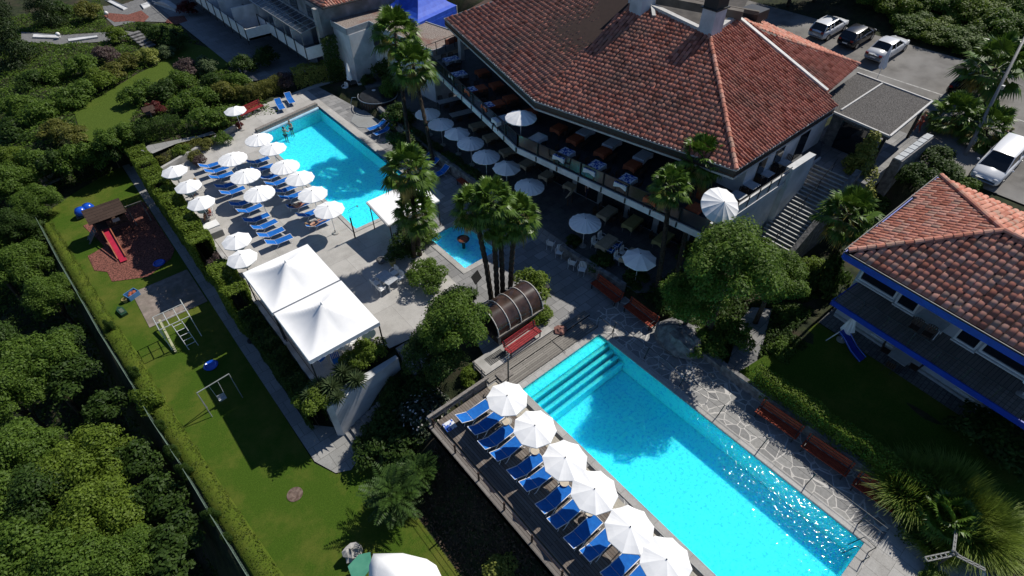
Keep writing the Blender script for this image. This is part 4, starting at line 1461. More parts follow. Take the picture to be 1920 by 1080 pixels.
for a, b2 in ((c0, apx), (c1, apx), (apx, rdg)):
 obj('ridge_tiles', ridge_mb(MB(), a + up, b2 + up, 0.15), ROOF_TILE2, ar)
mb = MB()
mb.bx(-0.10, -0.02, -AL, 0.06, AE - 0.48, AE - 0.05)
mb.prism([(-0.10, 0.07), (10.9, 0.76), (10.9, 0.83), (-0.10, 0.14)], AE - 0.40, AE - 0.05)
mb.bx(-0.18, -0.10, -AL, -0.6, 3.9, 4.22)
mb.bx(-0.18, 2.2, -0.59, -0.52, 3.9, 4.22)
obj('blue_fascia', mb, M['bluepaint'], an)
mb = MB()
mb.tube([(-0.14, 0.1, AE - 0.02), (-0.14, -AL, AE - 0.02)], 0.05, 6)
mb.tube([(0, 0.18, AE - 0.02), (10.9, 0.88, AE - 0.02)], 0.05, 6)
obj('gutter', mb, M['dark'], an)
mb = MB()
mb.bx(-0.10, 2.4, -AL, -0.6, 3.92, 4.20)
obj('balcony', mb, plank_mat('balcony_boards', (0.20, 0.18, 0.155), (0.28, 0.25, 0.22), along='X', width=0.18, length=2.4), an)
mb = MB()
mb.bx(2.4, 10.4, -AL + 0.3, -0.3, 0, AE - 0.2)
obj('wall', mb, noise_mat('annex_grey_render', (0.46, 0.49, 0.52), (0.54, 0.57, 0.60), scale=1.3, rough=0.9), an)
def annex_window(y0, y1, z0, z1):
 f = MB()
 for (a, b2, c, d2) in ((y0, y1, z0, z0 + 0.1), (y0, y1, z1 - 0.1, z1), (y0, y0 + 0.1, z0 + 0.1, z1 - 0.1), (y1 - 0.1, y1, z0 + 0.1, z1 - 0.1)):
  f.bx(2.30, 2.398, a, b2, c, d2)
 o = obj('window', f, M['white'], an)
 g = MB()
 g.bx(2.365, 2.396, y0 + 0.1, y1 - 0.1, z0 + 0.1, z1 - 0.1)
 obj('pane', g, M['glass'], o)
 s = MB()
 s.bx(2.18, 2.398, y0 - 0.05, y1 + 0.05, z0 - 0.09, z0 - 0.003)
 obj('sill', s, M['white'], o)
for y0, y1 in ((-2.5, -0.45), (-3.65, -2.6), (-6.7, -5.65), (-9.9, -6.8)):
 annex_window(y0, y1, 4.4 if y1 - y0 > 1.5 else 4.27, 6.4)
for y0, y1 in ((-3.75, -2.6), (-8.4, -7.2)):
 annex_window(y0, y1, 1.8, 3.3)
mb = MB()
for k in range(9):
 y = -0.65 - k * (AL - 1.2) / 8
 mb.box((-0.06, y, 4.7), (0.045, 0.045, 0.98))
mb.tube([(-0.06, -0.65, 5.18), (-0.06, -AL, 5.18)], 0.028, 6)
mb.tube([(-0.06, -0.65, 4.7), (-0.06, -AL, 4.7)], 0.014, 6)
mb.tube([(-0.06, -0.65, 4.45), (-0.06, -AL, 4.45)], 0.014, 6)
mb.tube([(-0.06, -0.65, 4.95), (-0.06, -AL, 4.95)], 0.014, 6)
obj('railing', mb, M['dark'], an)
mb = MB()
mb.bx(2.24, 2.4, -AL, -0.35, 1.2, 1.45)
obj('plinth', mb, plain('pale_plinth', (0.5, 0.5, 0.49), 0.8), an)
# --- hotel at the top left
ho = thing('hotel_building', 'grey and white hotel block with long balconies and a glazed pergola', 'building', (0, 0, 0))
HX, HY = 23.4, 57.0
mb = MB()
mb.bx(HX, HX + 12, HY, 100, -0.2, 7.1)
mb.bx(HX + 3, HX + 12, 67, 81, 7.1, 17.0)
obj('wall', mb, M['wall_grey'], ho)
RC = P(605, 15, 7.2)
mbp = [Vector((RC.x, RC.y, 7.2)), Vector((RC.x, 101, 7.2)), Vector((RC.x + 6.5, 101, 9.4)), Vector((RC.x + 6.5, RC.y + 6.5, 9.4))]
mbq = [Vector((RC.x, RC.y, 7.2)), Vector((RC.x + 6.5, RC.y + 6.5, 9.4)), Vector((RC.x + 13, RC.y, 7.2))]
hr_ = obj('roof', join_meshes('roof', [tiles_mesh('t', mbp, (0, 1, 0), seed=51), tiles_mesh('t', mbq, (1, 0, 0), seed=52)]), ROOF_TILE2, ho)
mb = MB()
mb.slab3(mbp, 0.15)
mb.slab3(mbq, 0.15)
obj('underlay', mb, UNDER_TILE, hr_)
mb = MB()
mb.tube([(RC.x - 0.05, RC.y - 0.05, 7.16), (RC.x - 0.05, 101, 7.16)], 0.09, 6)
mb.tube([(RC.x - 0.05, RC.y - 0.05, 7.16), (RC.x + 13, RC.y - 0.05, 7.16)], 0.09, 6)
obj('gutter', mb, M['dark'], hr_)
def hotel_balcony(x, y0, y1, z, name='balcony'):
 mb = MB()
 mb.bx(x, HX + 0.0, y0, y1, z - 0.22, z - 0.002)
 o = obj(name, mb, M['wall_grey'], ho)
 f = MB()
 f.bx(x - 0.08, x, y0, y1, z - 0.22, z + 0.95)
 f.bx(x, HX - 0.3, y0, y0 + 0.08, z - 0.22, z + 0.95)
 obj('parapet', f, M['white'], o)
 r = MB()
 for k in range(int((y1 - y0) / 2.4) + 1):
  y = y0 + 0.1 + k * 2.4
  r.box((x - 0.14, y, z + 0.25), (0.07, 0.07, 1.9))
 r.tube([(x - 0.1, y0, z + 1.15), (x - 0.1, y1, z + 1.15)], 0.03, 6)
 r.tube([(x - 0.1, y0, z - 0.28), (x - 0.1, y1, z - 0.28)], 0.05, 6)
 obj('balcony_rail', r, M['dark'], o)
 for k in range(int((y1 - y0) / 4.2)):
  y = y0 + 4.2 * (k + 1) - 1.0
  obj('partition', MB().bx(x + 0.02, HX - 0.02, y - 0.06, y + 0.06, z + 0.003, z + 2.3), M['wall_white'], o)
hotel_balcony(21.3, 54.9 + 2.2, 100, 2.75)
hotel_balcony(18.7, 66.2, 100, 2.75 - 0.05)
for k in range(8):
 y = 58.2 + 4.2 * k
 for a, b2, z0, z1 in ((0, 1.7, 2.85, 4.9), (0.2, 2.0, 0.1, 2.2), (-0.3, 1.6, 5.6, 6.8)):
  obj('window', MB().bx(HX - 0.06, HX - 0.004, y + a, y + b2, z0, z1), M['glass'], ho)
mb = MB()
pz = 5.35
for k in range(36):
 y = 57.3 + 1.05 * k
 mb.bar((21.2, y, pz - 0.25), (HX - 0.05, y, pz + 0.15), 0.07)
mb.bar((21.2, 57.2, pz - 0.25), (21.2, 96, pz - 0.25), 0.09)
mb.bar((22.2, 57.2, pz - 0.06), (22.2, 96, pz - 0.06), 0.06)
mb.bar((HX - 0.08, 57.2, pz + 0.22), (HX - 0.08, 96, pz + 0.22), 0.16)
for k in range(9):
 mb.bar((21.2, 57.3 + 4.2 * k, 3.7), (21.2, 57.3 + 4.2 * k, pz - 0.25), 0.09)
pg = obj('pergola', mb, M['steel'], ho)
mb = MB()
mb.slab3([(21.25, 57.3, pz - 0.22), (HX - 0.1, 57.3, pz + 0.14), (HX - 0.1, 95.5, pz + 0.14), (21.25, 95.5, pz - 0.22)], 0.012)
gm_, nt_, b_, N_, L_ = _nt('canopy_glass')
b_.inputs['Base Color'].default_value = (0.03, 0.045, 0.065, 1)
b_.inputs['Roughness'].default_value = 0.12
tr_ = N_.new('ShaderNodeBsdfTransparent')
mx_ = N_.new('ShaderNodeMixShader')
mx_.inputs['Fac'].default_value = 0.5
L_.new(b_.outputs['BSDF'], mx_.inputs[1])
L_.new(tr_.outputs['BSDF'], mx_.inputs[2])
L_.new(mx_.outputs['Shader'], N_['Material Output'].inputs['Surface'])
obj('glazing', mb, gm_, pg)
mb = MB()
mb.box((HX - 0.15, HY + 0.35, 3.3), (0.5, 0.6, 7.4))
obj('corner_column', mb, M['concrete'], ho)
# --- link building with pebbled flat roof
lk = thing('link_building', 'white link building with a pebbled flat roof between hotel and restaurant', 'building', (0, 0, 0))
LH = 5.7
lp = [P(617, 37, LH), P(649, 55, LH), P(692, 40, LH), P(720, 55, LH), P(811, 95, LH), P(868, 76, LH), P(880, 68, LH), P(698, 8, LH)]
M['pebble'] = noise_mat('roof_pebbles', (0.12, 0.09, 0.075), (0.38, 0.33, 0.29), scale=9, rough=0.95, bump=1.0, bscale=16, detail=8, c3=(0.20, 0.11, 0.085), s3=0.6)
mb = MB()
mb.prism([(p.x, p.y) for p in lp], LH - 0.30, LH - 0.03)
obj('flat_roof', mb, M['pebble'], lk)
mb = MB()
for a, b2 in zip(lp, lp[1:] + lp[:1]):
 d = (b2 - a).normalized()
 q = Vector((-d.y, d.x, 0)) * 0.05
 mb.prism([tuple((a - q)[:2]), tuple((b2 - q)[:2]), tuple((b2 + q)[:2]), tuple((a + q)[:2])], LH - 0.55, LH + 0.05)
obj('roof_edge', mb, plain('grey_roof_edge', (0.30, 0.32, 0.34), 0.7), lk)
mb = MB()
cc = sum(lp, Vector()) / len(lp)
def inset(p, k=0.03):
 return p.lerp(cc, k)
wp = [inset(p) for p in lp]
mb.prism([(p.x, p.y) for p in wp], 0.0, LH - 0.56)
obj('wall', mb, M['wall_white'], lk)
mb = MB()
a, b2 = wp[2], wp[3]
for u0, u1, z0, z1 in ((0.05, 0.5, 3.4, 5.0),):
 p, q = a.lerp(b2, u0), a.lerp(b2, u1)
 mb.prism([(p.x - 0.06, p.y - 0.02), (q.x - 0.06, q.y - 0.02), (q.x - 0.01, q.y), (p.x - 0.01, p.y)], z0, z1)
obj('window', mb, M['glass'], lk)
cl = hedge_mesh([(22.6, 56.3, 0), (24.1, 55.9, 0)], 0.7, 4.6, leaf=0.2, dens=120, seed=17)
cl.materials.append(LEAF['dark'])
ivy = tag(obj('ivy', cl, None), 'dark ivy climbing the corner where the hotel meets the link building', 'climber')
tt = thing('blue_marquee', 'bright blue pointed marquee behind the pebbled flat roof', 'marquee', (0, 0, 0))
tz = 5.9
ca, cb_, cc_ = P(722, 13, tz), P(783, 44, tz), P(856, 10, tz)
cd_ = ca + (cc_ - cb_)
ap = (ca + cc_) / 2 + Vector((0, 0, 3.3))
mb = MB()
NS = 8
ring = [ca, cb_, cc_, cd_]
for i in range(4):
 a, b2 = ring[i], ring[(i + 1) % 4]
 rows = []
 for r in range(NS + 1):
  f = r / NS
  sag = (1 - (1 - f) ** 1.6)
  row = []
  for c in range(NS + 1):
   p = a.lerp(b2, c / NS).lerp(Vector((ap.x, ap.y, a.z)), f)
   p.z = a.z + (ap.z - a.z) * f ** 1.45
   row.append(p)
  rows.append(row)
 vs = [p for row in rows for p in row]
 fs = [(r * (NS + 1) + c, r * (NS + 1) + c + 1, (r + 1) * (NS + 1) + c + 1, (r + 1) * (NS + 1) + c) for r in range(NS) for c in range(NS)]
 mb.add(vs, fs)
 mb.add([a, b2, b2 + Vector((0, 0, -0.45)), a + Vector((0, 0, -0.45))], [(0, 3, 2, 1)])
obj('canopy', mb, M['bluefabric'], tt, smooth=False)
for p in ring:
 obj('pole', MB().tube([(p.x, p.y, 0), (p.x, p.y, tz)], 0.05, 8), M['white'], tt)
mb = MB()
mb.slab3([cb_ + Vector((0, 0, -0.45)), cc_ + Vector((0, 0, -0.45)), cc_ + Vector((0, 0, -2.9)), cb_ + Vector((0, 0, -2.9))], 0.02)
obj('side_sheet', mb, M['bluefabric'], tt)
rt = MB()
ja, jb = P(800, 95, 6.2), P(852, 75, 6.2)
for k in range(4):
 q = ja.lerp(jb, k / 3)
 rt.box((q.x, q.y, 6.1), (0.05, 0.05, 1.1))
rt.tube([ja + Vector((0, 0, 0.45)), jb + Vector((0, 0, 0.45))], 0.025, 6)
tag(obj('roof_railing', rt, M['dark']), 'thin dark railing at the end of the pebbled roof', 'railing')
aw = MB()
a0, a1 = P(838, 80, 5.9), P(862, 70, 5.9)
aw.tube([a0, a1], 0.28, 10)
tag(obj('rolled_awning', aw, M['terracotta']), 'rolled rust-red awning under the far roof corner', 'awning')
# --- parasols
def parasol_proto(r, ribs, hz, slope, concave, pole_r=0.022, lbl='', base=True, valance=0.05):
 t = thing('parasol', lbl, 'parasol')
 mb = MB()
 rim = []
 n = ribs * 4
 rings = [(0.03, hz), (r * 0.34, hz - slope * 0.30), (r * 0.68, hz - slope * 0.64), (r, hz - slope)]
 vs = []
 for ri, (rr, z) in enumerate(rings):
  for k in range(n):
   a = 2 * PI * k / n
   u = (k % 4) / 4
   sc = 4 * u * (1 - u)
   f = 1 - concave * sc * (rr / r) ** 2
   vs.append((rr * f * math.cos(a), rr * f * math.sin(a), z - 0.035 * sc * (rr / r)))
 for k in range(n):
  p = vs[3 * n + k]
  vs.append((p[0] * 1.004, p[1] * 1.004, p[2] - valance))
 fs = [(i * n + k, i * n + (k + 1) % n, (i + 1) * n + (k + 1) % n, (i + 1) * n + k) for i in range(4) for k in range(n)]
 fs.append(tuple(range(n)))
 mb.add(vs, [tuple(reversed(f)) for f in fs])
 c = obj('canopy', mb, M['canvas'], t)
 rb_ = MB()
 for k in range(ribs):
  a = 2 * PI * k / ribs
  rb_.tube([(0.03 * math.cos(a), 0.03 * math.sin(a), hz - 0.03), (r * 0.97 * math.cos(a), r * 0.97 * math.sin(a), hz - slope - 0.02)], 0.008, 4)
 obj('ribs', rb_, M['alu'], c)
 fb_ = MB().lathe((0, 0, hz - 0.01), [(0.025, 0), (0.032, 0.03), (0.02, 0.07), (0.0, 0.09)], 8)
 obj('finial', fb_, M['dark'], c)
 obj('pole', MB().tube([(0, 0, 0), (0, 0, hz - 0.02)], pole_r, 8), M['alu'], t, smooth=True)
 if base:
  b = MB()
  b.lathe((0, 0, 0), [(0.26, 0.0), (0.27, 0.03), (0.24, 0.07), (0.05, 0.09), (0.04, 0.3)], 14)
  obj('base', b, M['concrete'], t)
 return t
g1 = Repeat(parasol_proto(1.12, 16, 2.45, 0.32, 0.015, lbl='x'), 'white parasols over the loungers by the square pool')
for i, (px, py) in enumerate(((433, 290), (457, 322), (483, 355))):
 p = P(px, py, 2.5)
 g1.at(('round white parasol over the middle of the lounger rows, the farthest of three', 'round white parasol in the middle of the lounger rows, between its two neighbours', 'round white parasol over the middle lounger rows, the one nearest the tents')[i], (p.x, p.y, 0), i * 0.7)
L11 = ('white parasol at the far pool corner, beside the kerb wall', 'scalloped white parasol overlapping the pool water, second from the far pool corner', 'round white parasol by the pool edge, third from the far pool corner', 'white parasol by the pool edge, fourth from the far pool corner', 'white parasol by the pool edge, next to last before the outdoor shower', 'white parasol at the pool edge closest to the outdoor shower')
g2 = Repeat(parasol_proto(1.10, 10, 2.42, 0.30, 0.06, lbl='x'), 'white parasols over the loungers by the square pool')
for i, (px, py) in enumerate(((483, 255), (509, 272), (532, 306), (560, 327), (584, 357), (615, 386))):
 p = P(px, py, 2.45)
 (g1 if i in (0, 2) else g2).at(L11[i], (p.x, p.y, 0), i * 0.9)
g3 = Repeat(parasol_proto(0.98, 8, 2.25, 0.34, 0.07, lbl='x'), 'white parasols over the round tables along the hedge')
for i, (px, py) in enumerate(((323, 313), (349, 341), (373, 372), (440, 443), (450, 476))):
 p = P(px, py, 2.3)
 g3.at(('small white parasol over the table at the far end of the hedge', 'small white parasol over the second table from the far end of the hedge', 'small white parasol over the table where a bather in pink sits', 'small white parasol beside the white stone block, above the tent', 'small white parasol touching the corner of the white tents')[i], (p.x, p.y, 0), i * 0.37)
p = P(438, 200, 2.3)
g3.at('lone small white parasol beside the crimson bench at the far terrace edge', (p.x, p.y, 0), 0.3)
g4 = Repeat(parasol_proto(1.10, 16, 2.4, 0.36, 0.012, lbl='x'), 'white parasols along the restaurant terrace')
g5 = Repeat(parasol_proto(1.10, 9, 2.4, 0.44, 0.08, lbl='x'), 'white parasols along the restaurant terrace')
RL = ('shaded white parasol on the restaurant terrace, closest to the far palms', 'shaded white parasol, second along the restaurant terrace from the far palms', 'shaded scalloped parasol, third along the restaurant terrace from the far palms', 'shaded round parasol, fourth along the restaurant terrace from the far palms', 'shaded round parasol, fifth along the restaurant terrace from the far palms', 'shaded scalloped parasol, sixth along the restaurant terrace, over a table', 'round shaded parasol standing alone by the cream menu board', 'round shaded parasol between the menu board and the rust-red benches', 'half-lit scalloped parasol over the last terrace table beside the big tree')
for i, (px, py) in enumerate(((801, 207), (826, 226), (856, 242), (882, 262), (911, 287), (950, 306), (993, 343), (1098, 411), (1201, 477))):
 p = P(px, py, RZ + 2.35)
 (g5 if i in (2, 5, 8) else g4).at(RL[i], (p.x, p.y, RZ), i * 0.6 + 0.2)
g6 = Repeat(parasol_proto(1.12, 14, 2.6, 0.5, 0.02, lbl='x'), 'parasols on the dining balcony')
g6.at('white parasol half in sun at the bend of the balcony railing', (B[1].x + 0.4, B[1].y + 0.1, BZ), 0.1)
p = P(1354, 380, BZ + 2.4)
gt = g6.at('big white parasol tilted toward the stairs on the balcony corner above the blue door', (p.x, p.y, BZ), 0)
for c_ in gt.children:
 if c_.name.startswith('canopy'):
  rm_ = Matrix.Rotation(R(32), 4, Vector((0.85, -0.45, 0)).normalized())
  pv_ = Vector((0, 0, 2.3))
  c_.rotation_euler = rm_.to_euler()
  c_.location = pv_ - rm_ @ pv_
g7 = Repeat(parasol_proto(1.07, 9, 2.42, 0.26, 0.075, lbl='x'), 'white parasols on the wooden sun deck')
for i, (px, py) in enumerate(((951, 742), (1003, 798), (1060, 858), (1115, 917), (1182, 988), (1250, 1049))):
 p = P(px, py, 2.4)
 g7.at('white parasol on the wooden sun deck, ' + ('at the pool steps end', 'second from the pool steps', 'third from the pool steps', 'fourth from the pool steps', 'fifth from the pool steps', 'cut by the lower picture edge')[i], (p.x, p.y, 0), 0.25 + i * 0.31)
def folded(label, loc, h, r=0.2, m='canvas'):
 t = thing('folded_parasol', label, 'parasol', loc)
 mb = MB().lathe((0, 0, 0), [(0.03, h), (r * 0.45, h * 0.8), (r, h * 0.42), (r * 0.92, h * 0.36), (0.03, h * 0.40)], 9)
 for i in range(len(mb.v)):
  x, y, z = mb.v[i]
  s = 1 + (0.22 if i % 2 else -0.12)
  mb.v[i] = (x * s, y * s, z)
 obj('canopy', mb, M[m], t)
 obj('pole', MB().tube([(0, 0, 0), (0, 0, h)], 0.025, 6), M['alu'], t)
 obj('base', MB().lathe((0, 0, 0), [(0.25, 0), (0.26, 0.05), (0.05, 0.1)], 12), M['concrete'], t)
 return t
p = P(660, 166, 0)
folded('folded cream parasol above the small table by the far hedge', (p.x, p.y, 0), 2.7, 0.3)
p = P(797, 180, RZ)
folded('folded white parasol in the shade below the balcony end', (p.x, p.y, RZ), 2.3, 0.3)
p = PL(1642, 152)
folded('tall folded white parasol at the edge of the car park', (p.x, p.y, p.z), 3.0, 0.25)
p = P(1574, 640, 1.3)
folded('folded pale parasol hanging beside the annex corner', (p.x + 0.2, p.y, 1.25), 2.2, 0.32)
p = P(1893, 812, 1.3)
folded('folded white parasol on the annex patio near the picture edge', (p.x, p.y, 1.25), 2.2, 0.32)
p = P(1915, 742, 4.2)
folded('folded white parasol standing on the annex balcony', (p.x, p.y, 4.21), 2.0, 0.35)
# --- loungers (feet toward +X)
def lounger_proto():
 t = thing('sun_lounger', 'x', 'sun lounger')
 f = MB()
 for s in (-1, 1):
  f.tube([(-0.25, s * 0.31, 0.33), (0.95, s * 0.31, 0.35)], 0.018, 6)
 f.tube([(0.95, -0.31, 0.35), (0.95, 0.31, 0.35)], 0.018, 6)
 f.tube([(-0.25, -0.31, 0.33), (-0.25, 0.31, 0.33)], 0.015, 6)
 obj('frame', f, M['alu'], t, smooth=True)
 for x in (-0.35, 0.72):
  for s in (-1, 1):
   l = MB().tube([(x + (0.25 if x < 0 else -0.12), s * 0.32, 0.33), (x + (-0.02 if x < 0 else 0.02), s * 0.33, 0.0)], 0.017, 6)
   l.tube([(x + (-0.02 if x < 0 else 0.02), s * 0.33, 0.012), (x + (-0.12 if x < 0 else 0.1), s * 0.33, 0.012)], 0.015, 6)
   obj('leg', l, M['alu'], t)
 s = MB()
 n = 6
 for k in range(n + 1):
  x = -0.23 + 1.17 * k / n
  z = 0.345 - 0.03 * math.sin(PI * k / n)
  s.v += [(x, -0.30, z), (x, 0.30, z), (x, 0.30, z - 0.012), (x, -0.30, z - 0.012)]
 for k in range(n):
  for c in range(4):
   s.f.append((k * 4 + c, k * 4 + (c + 1) % 4, k * 4 + 4 + (c + 1) % 4, k * 4 + 4 + c))
 s.f += [(3, 2, 1, 0), (n * 4, n * 4 + 1, n * 4 + 2, n * 4 + 3)]
 obj('seat', s, M['sling'], t)
 b = MB()
 for k in range(n + 1):
  u = k / n
  x, z = -0.25 - 0.62 * u, 0.345 + 0.36 * u - 0.04 * math.sin(PI * u)
  b.v += [(x, -0.29, z), (x, 0.29, z), (x + 0.006, 0.29, z - 0.012), (x + 0.006, -0.29, z - 0.012)]
 for k in range(n):
  for c in range(4):
   b.f.append((k * 4 + c, k * 4 + 4 + c, k * 4 + 4 + (c + 1) % 4, k * 4 + (c + 1) % 4))
 b.f += [(0, 1, 2, 3), (n * 4 + 3, n * 4 + 2, n * 4 + 1, n * 4)]
 br = obj('backrest', b, M['sling'], t)
 bf = MB()
 for s_ in (-1, 1):
  bf.tube([(-0.25, s_ * 0.305, 0.335), (-0.88, s_ * 0.305, 0.70)], 0.016, 6)
  bf.tube([(-0.70, s_ * 0.30, 0.60), (-0.78, s_ * 0.30, 0.30)], 0.012, 6)
 bf.tube([(-0.88, -0.305, 0.70), (-0.88, 0.305, 0.70)], 0.016, 6)
 obj('back_frame', bf, M['alu'], br)
 return t
LO = Repeat(lounger_proto(), 'blue sun loungers')
LY = (47.6, 46.5, 45.35, 43.75, 42.6, 40.6, 39.4, 37.95, 36.75, 35.55, 34.4)
rnd = random.Random(7)
for i, y in enumerate(LY):
 LO.at('blue sun lounger in the row nearer the hedge, ' + ('first beside the flower bed' if i == 0 else 'nearest the tents' if i == 10 else ORD[i + 1] + ' from the flower bed'), (7.25 + rnd.uniform(-0.12, 0.12), y, 0), rnd.uniform(-0.06, 0.06))
RY = (45.65, 44.3, 42.7, 41.5, 40.15, 38.95, 37.45, 36.0, 34.5)
for i, y in enumerate(RY):
 LO.at('blue sun lounger in the row along the square pool, ' + ('first at the far end' if i == 0 else 'last before the shower' if i == 8 else ORD[i + 1] + ' from the far end'), (10.4 + rnd.uniform(-0.1, 0.1), y, 0), rnd.uniform(-0.06, 0.06))
LO.at('blue sun lounger at the far pool end, beside the crimson bench', (16.2, 54.15, 0), R(-100))
LO.at('blue sun lounger at the far pool end, farther from the crimson bench', (17.5, 54.75, 0), R(-100))
LO.at('blue sun lounger by the pool below the tub, partly in sun', (21.3, 44.35, 0), R(180))
LO.at('blue sun lounger by the pool below the tub, nearer the palm', (21.3, 43.25, 0), R(184))
for i, (x, y) in enumerate(((21.4, 37.9), (21.35, 36.7), (21.3, 35.75), (21.2, 34.15))):
 LO.at('shaded blue sun lounger against the stone wall, ' + ('farthest of the four', 'second of the four from the far end', 'third of the four from the far end', 'nearest of the four, by the slatted bench')[i], (x, y, 0), R(180 + (-4, 3, -2, 5)[i]))
DY = (13.95, 13.0, 12.02, 11.15, 9.85, 9.0, 7.75, 6.88, 5.8, 4.95, 3.72, 2.9)
for i, y in enumerate(DY):
 LO.at('blue sun lounger on the wooden deck, ' + ('first beside the corner rail' if i == 0 else ORD[i + 1] + ' from the corner rail'), (9.2 + rnd.uniform(-0.1, 0.1), y, 0.05), rnd.uniform(-0.05, 0.05), (1.08, 1.05, 1.1))
# --- benches
def bench_proto(L, wood, name='slatted_bench'):
 t = thing(name, 'x', 'bench')
 s = MB()
 for k in range(4):
  s.bx(-L / 2, L / 2, -0.28 + 0.135 * k, -0.17 + 0.135 * k, 0.42, 0.46)
 obj('seat', s, M[wood], t)
 b = MB()
 for k in range(3):
  z = 0.56 + 0.15 * k
  b.box((0, 0.30 + 0.04 * k, z), (L, 0.035, 0.11), rx=-0.25)
 obj('backrest', b, M[wood], t)
 for x in (-L / 2 + 0.12, L / 2 - 0.12):
  l = MB()
  l.bx(x - 0.03, x + 0.03, -0.27, -0.21, 0, 0.42)
  l.bx(x - 0.03, x + 0.03, 0.24, 0.30, 0, 0.45)
  l.bar((x, 0.28, 0.42), (x, 0.40, 0.95), 0.06)
  l.bx(x - 0.025, x + 0.025, -0.27, 0.28, 0.36, 0.417)
  l.tube([(x, -0.25, 0.42), (x, -0.28, 0.64), (x, 0.30, 0.66)], 0.02, 6)
  obj('leg', l, M['dark'], t)
 return t
BR = Repeat(bench_proto(2.6, 'redwood'), 'crimson slatted benches')
BR.at('crimson slatted bench in the sun before the barrel shelter', (14.45, 15.98, 0.14), R(2))
BR.at('crimson slatted bench by the lone parasol at the far hedge', (13.6, 54.85, 0), R(14))
BO = Repeat(bench_proto(2.3, 'orangewood'), 'rust-red slatted benches')
for lab, x, y in (('rust-red slatted bench under the trees, nearer the white chairs', 21.35, 15.7), ('rust-red slatted bench under the trees, nearer the big rock', 21.4, 12.9), ('dark red bench along the long pool, nearest the hedge end', 20.98, 3.2), ('dark red bench along the long pool, middle of the three', 20.95, 0.55), ('dark red bench along the long pool, beside the reed clump', 20.9, -2.1), ('dark red slatted bench in the shade behind the palm group', 21.8, 31.2)):
 BO.at(lab, (x, y, 0), R(-90 + (3 if y < 5 else -2)))
# --- chairs and tables
def chair_proto(frame, seat, arms=True):
 t = thing('chair', 'x', 'chair')
 for x in (-0.2, 0.2):
  obj('leg', MB().tube([(x, -0.2, 0), (x, -0.2, 0.44)], 0.014, 6), M[frame], t)
  obj('leg', MB().tube([(x, 0.24, 0), (x, 0.19, 0.44)], 0.014, 6), M[frame], t)
 obj('seat', MB().box((0, 0, 0.445), (0.44, 0.42, 0.03)), M[seat], t)
 b = MB()
 for k in range(5):
  a = -0.5 + k * 0.25
  b.box((0.42 * a * 0.95, 0.215 + 0.03 - abs(a) * 0.05, 0.68), (0.06, 0.02, 0.40), rx=-0.15)
 br = obj('backrest', b, M[seat], t)
 f = MB()
 f.tube([(-0.22, 0.19, 0.44), (-0.24, 0.24, 0.7), (-0.2, 0.27, 0.88), (0, 0.30, 0.9), (0.2, 0.27, 0.88), (0.24, 0.24, 0.7), (0.22, 0.19, 0.44)], 0.017, 6)
 if arms:
  for s in (-1, 1):
   f.tube([(s * 0.24, 0.24, 0.66), (s * 0.29, 0.05, 0.67), (s * 0.26, -0.2, 0.64), (s * 0.21, -0.2, 0.44)], 0.018, 6)
 obj('back_frame', f, M[frame], br)
 return t
CW = Repeat(chair_proto('alu', 'white'), 'white armchairs')
CB = Repeat(chair_proto('alu', 'sling'), 'blue-seated armchairs')
CD = Repeat(chair_proto('dark', 'brownwood', False), 'dark dining chairs')
def table_proto(l, w, h, top, legs='alu', cloth=None, deco=None):
 t = thing('table', 'x', 'table')
 if cloth:
  c = MB()
  n = 8
  ringt = []
  per = [(-l / 2, -w / 2), (0, -w / 2), (l / 2, -w / 2), (l / 2, 0), (l / 2, w / 2), (0, w / 2), (-l / 2, w / 2), (-l / 2, 0)]
  c.v += [(x, y, h) for x, y in per]
  c.v += [(x * 1.02, y * 1.02, h - 0.03) for x, y in per]
  c.v += [(x * (1.06 if i % 2 == 0 else 1.01), y * (1.06 if i % 2 == 0 else 1.01), h - (0.34 if i % 2 == 0 else 0.22)) for i, (x, y) in enumerate(per)]
  c.f.append(tuple(range(n)))
  for r in range(2):
   for k in range(n):
    c.f.append((r * n + k, (r + 1) * n + k, (r + 1) * n + (k + 1) % n, r * n + (k + 1) % n))
  obj('tablecloth', c, M[cloth], t)
  obj('tabletop', MB().bx(-l / 2 + 0.02, l / 2 - 0.02, -w / 2 + 0.02, w / 2 - 0.02, h - 0.045, h - 0.006), M['brownwood'], t)
 else:
  obj('tabletop', MB().bx(-l / 2, l / 2, -w / 2, w / 2, h - 0.035, h), M[top], t)
 for x in (-l / 2 + 0.08, l / 2 - 0.08):
  for y in (-w / 2 + 0.08, w / 2 - 0.08):
   obj('leg', MB().bx(x - 0.022, x + 0.022, y - 0.022, y + 0.022, 0, h - 0.046), M[legs], t)
 if deco == 'runner':
  obj('runner', MB().bx(-l / 2 - 0.012, -l / 2 + l * 0.48, -w / 2 - 0.01, w / 2 + 0.01, h + 0.003, h + 0.008), M['runner'], t)
 if deco == 'full':
  obj('top_cloth', MB().bx(-l / 2 - 0.015, l / 2 + 0.015, -w / 2 - 0.012, w / 2 + 0.012, h + 0.003, h + 0.008), M['runner'], t)
 return t
TO = Repeat(table_proto(1.0, 0.85, 0.75, None, 'brownwood', 'orangecloth'), 'orange-clothed tables on the dining balcony')
TR = Repeat(table_proto(1.7, 0.85, 0.75, None, 'brownwood', 'orangecloth', 'runner'), 'orange-clothed tables with a blue runner on the dining balcony')
TF = Repeat(table_proto(1.35, 0.9, 0.75, None, 'brownwood', 'palecloth', 'full'), 'blue and white clothed tables on the dining balcony')
TW = Repeat(table_proto(1.2, 0.85, 0.75, None, 'brownwood', 'palecloth'), 'white-clothed tables on the dining balcony')
TG = Repeat(table_proto(2.3, 0.8, 0.74, 'greytop', 'dark'), 'grey-topped tables under the balcony')
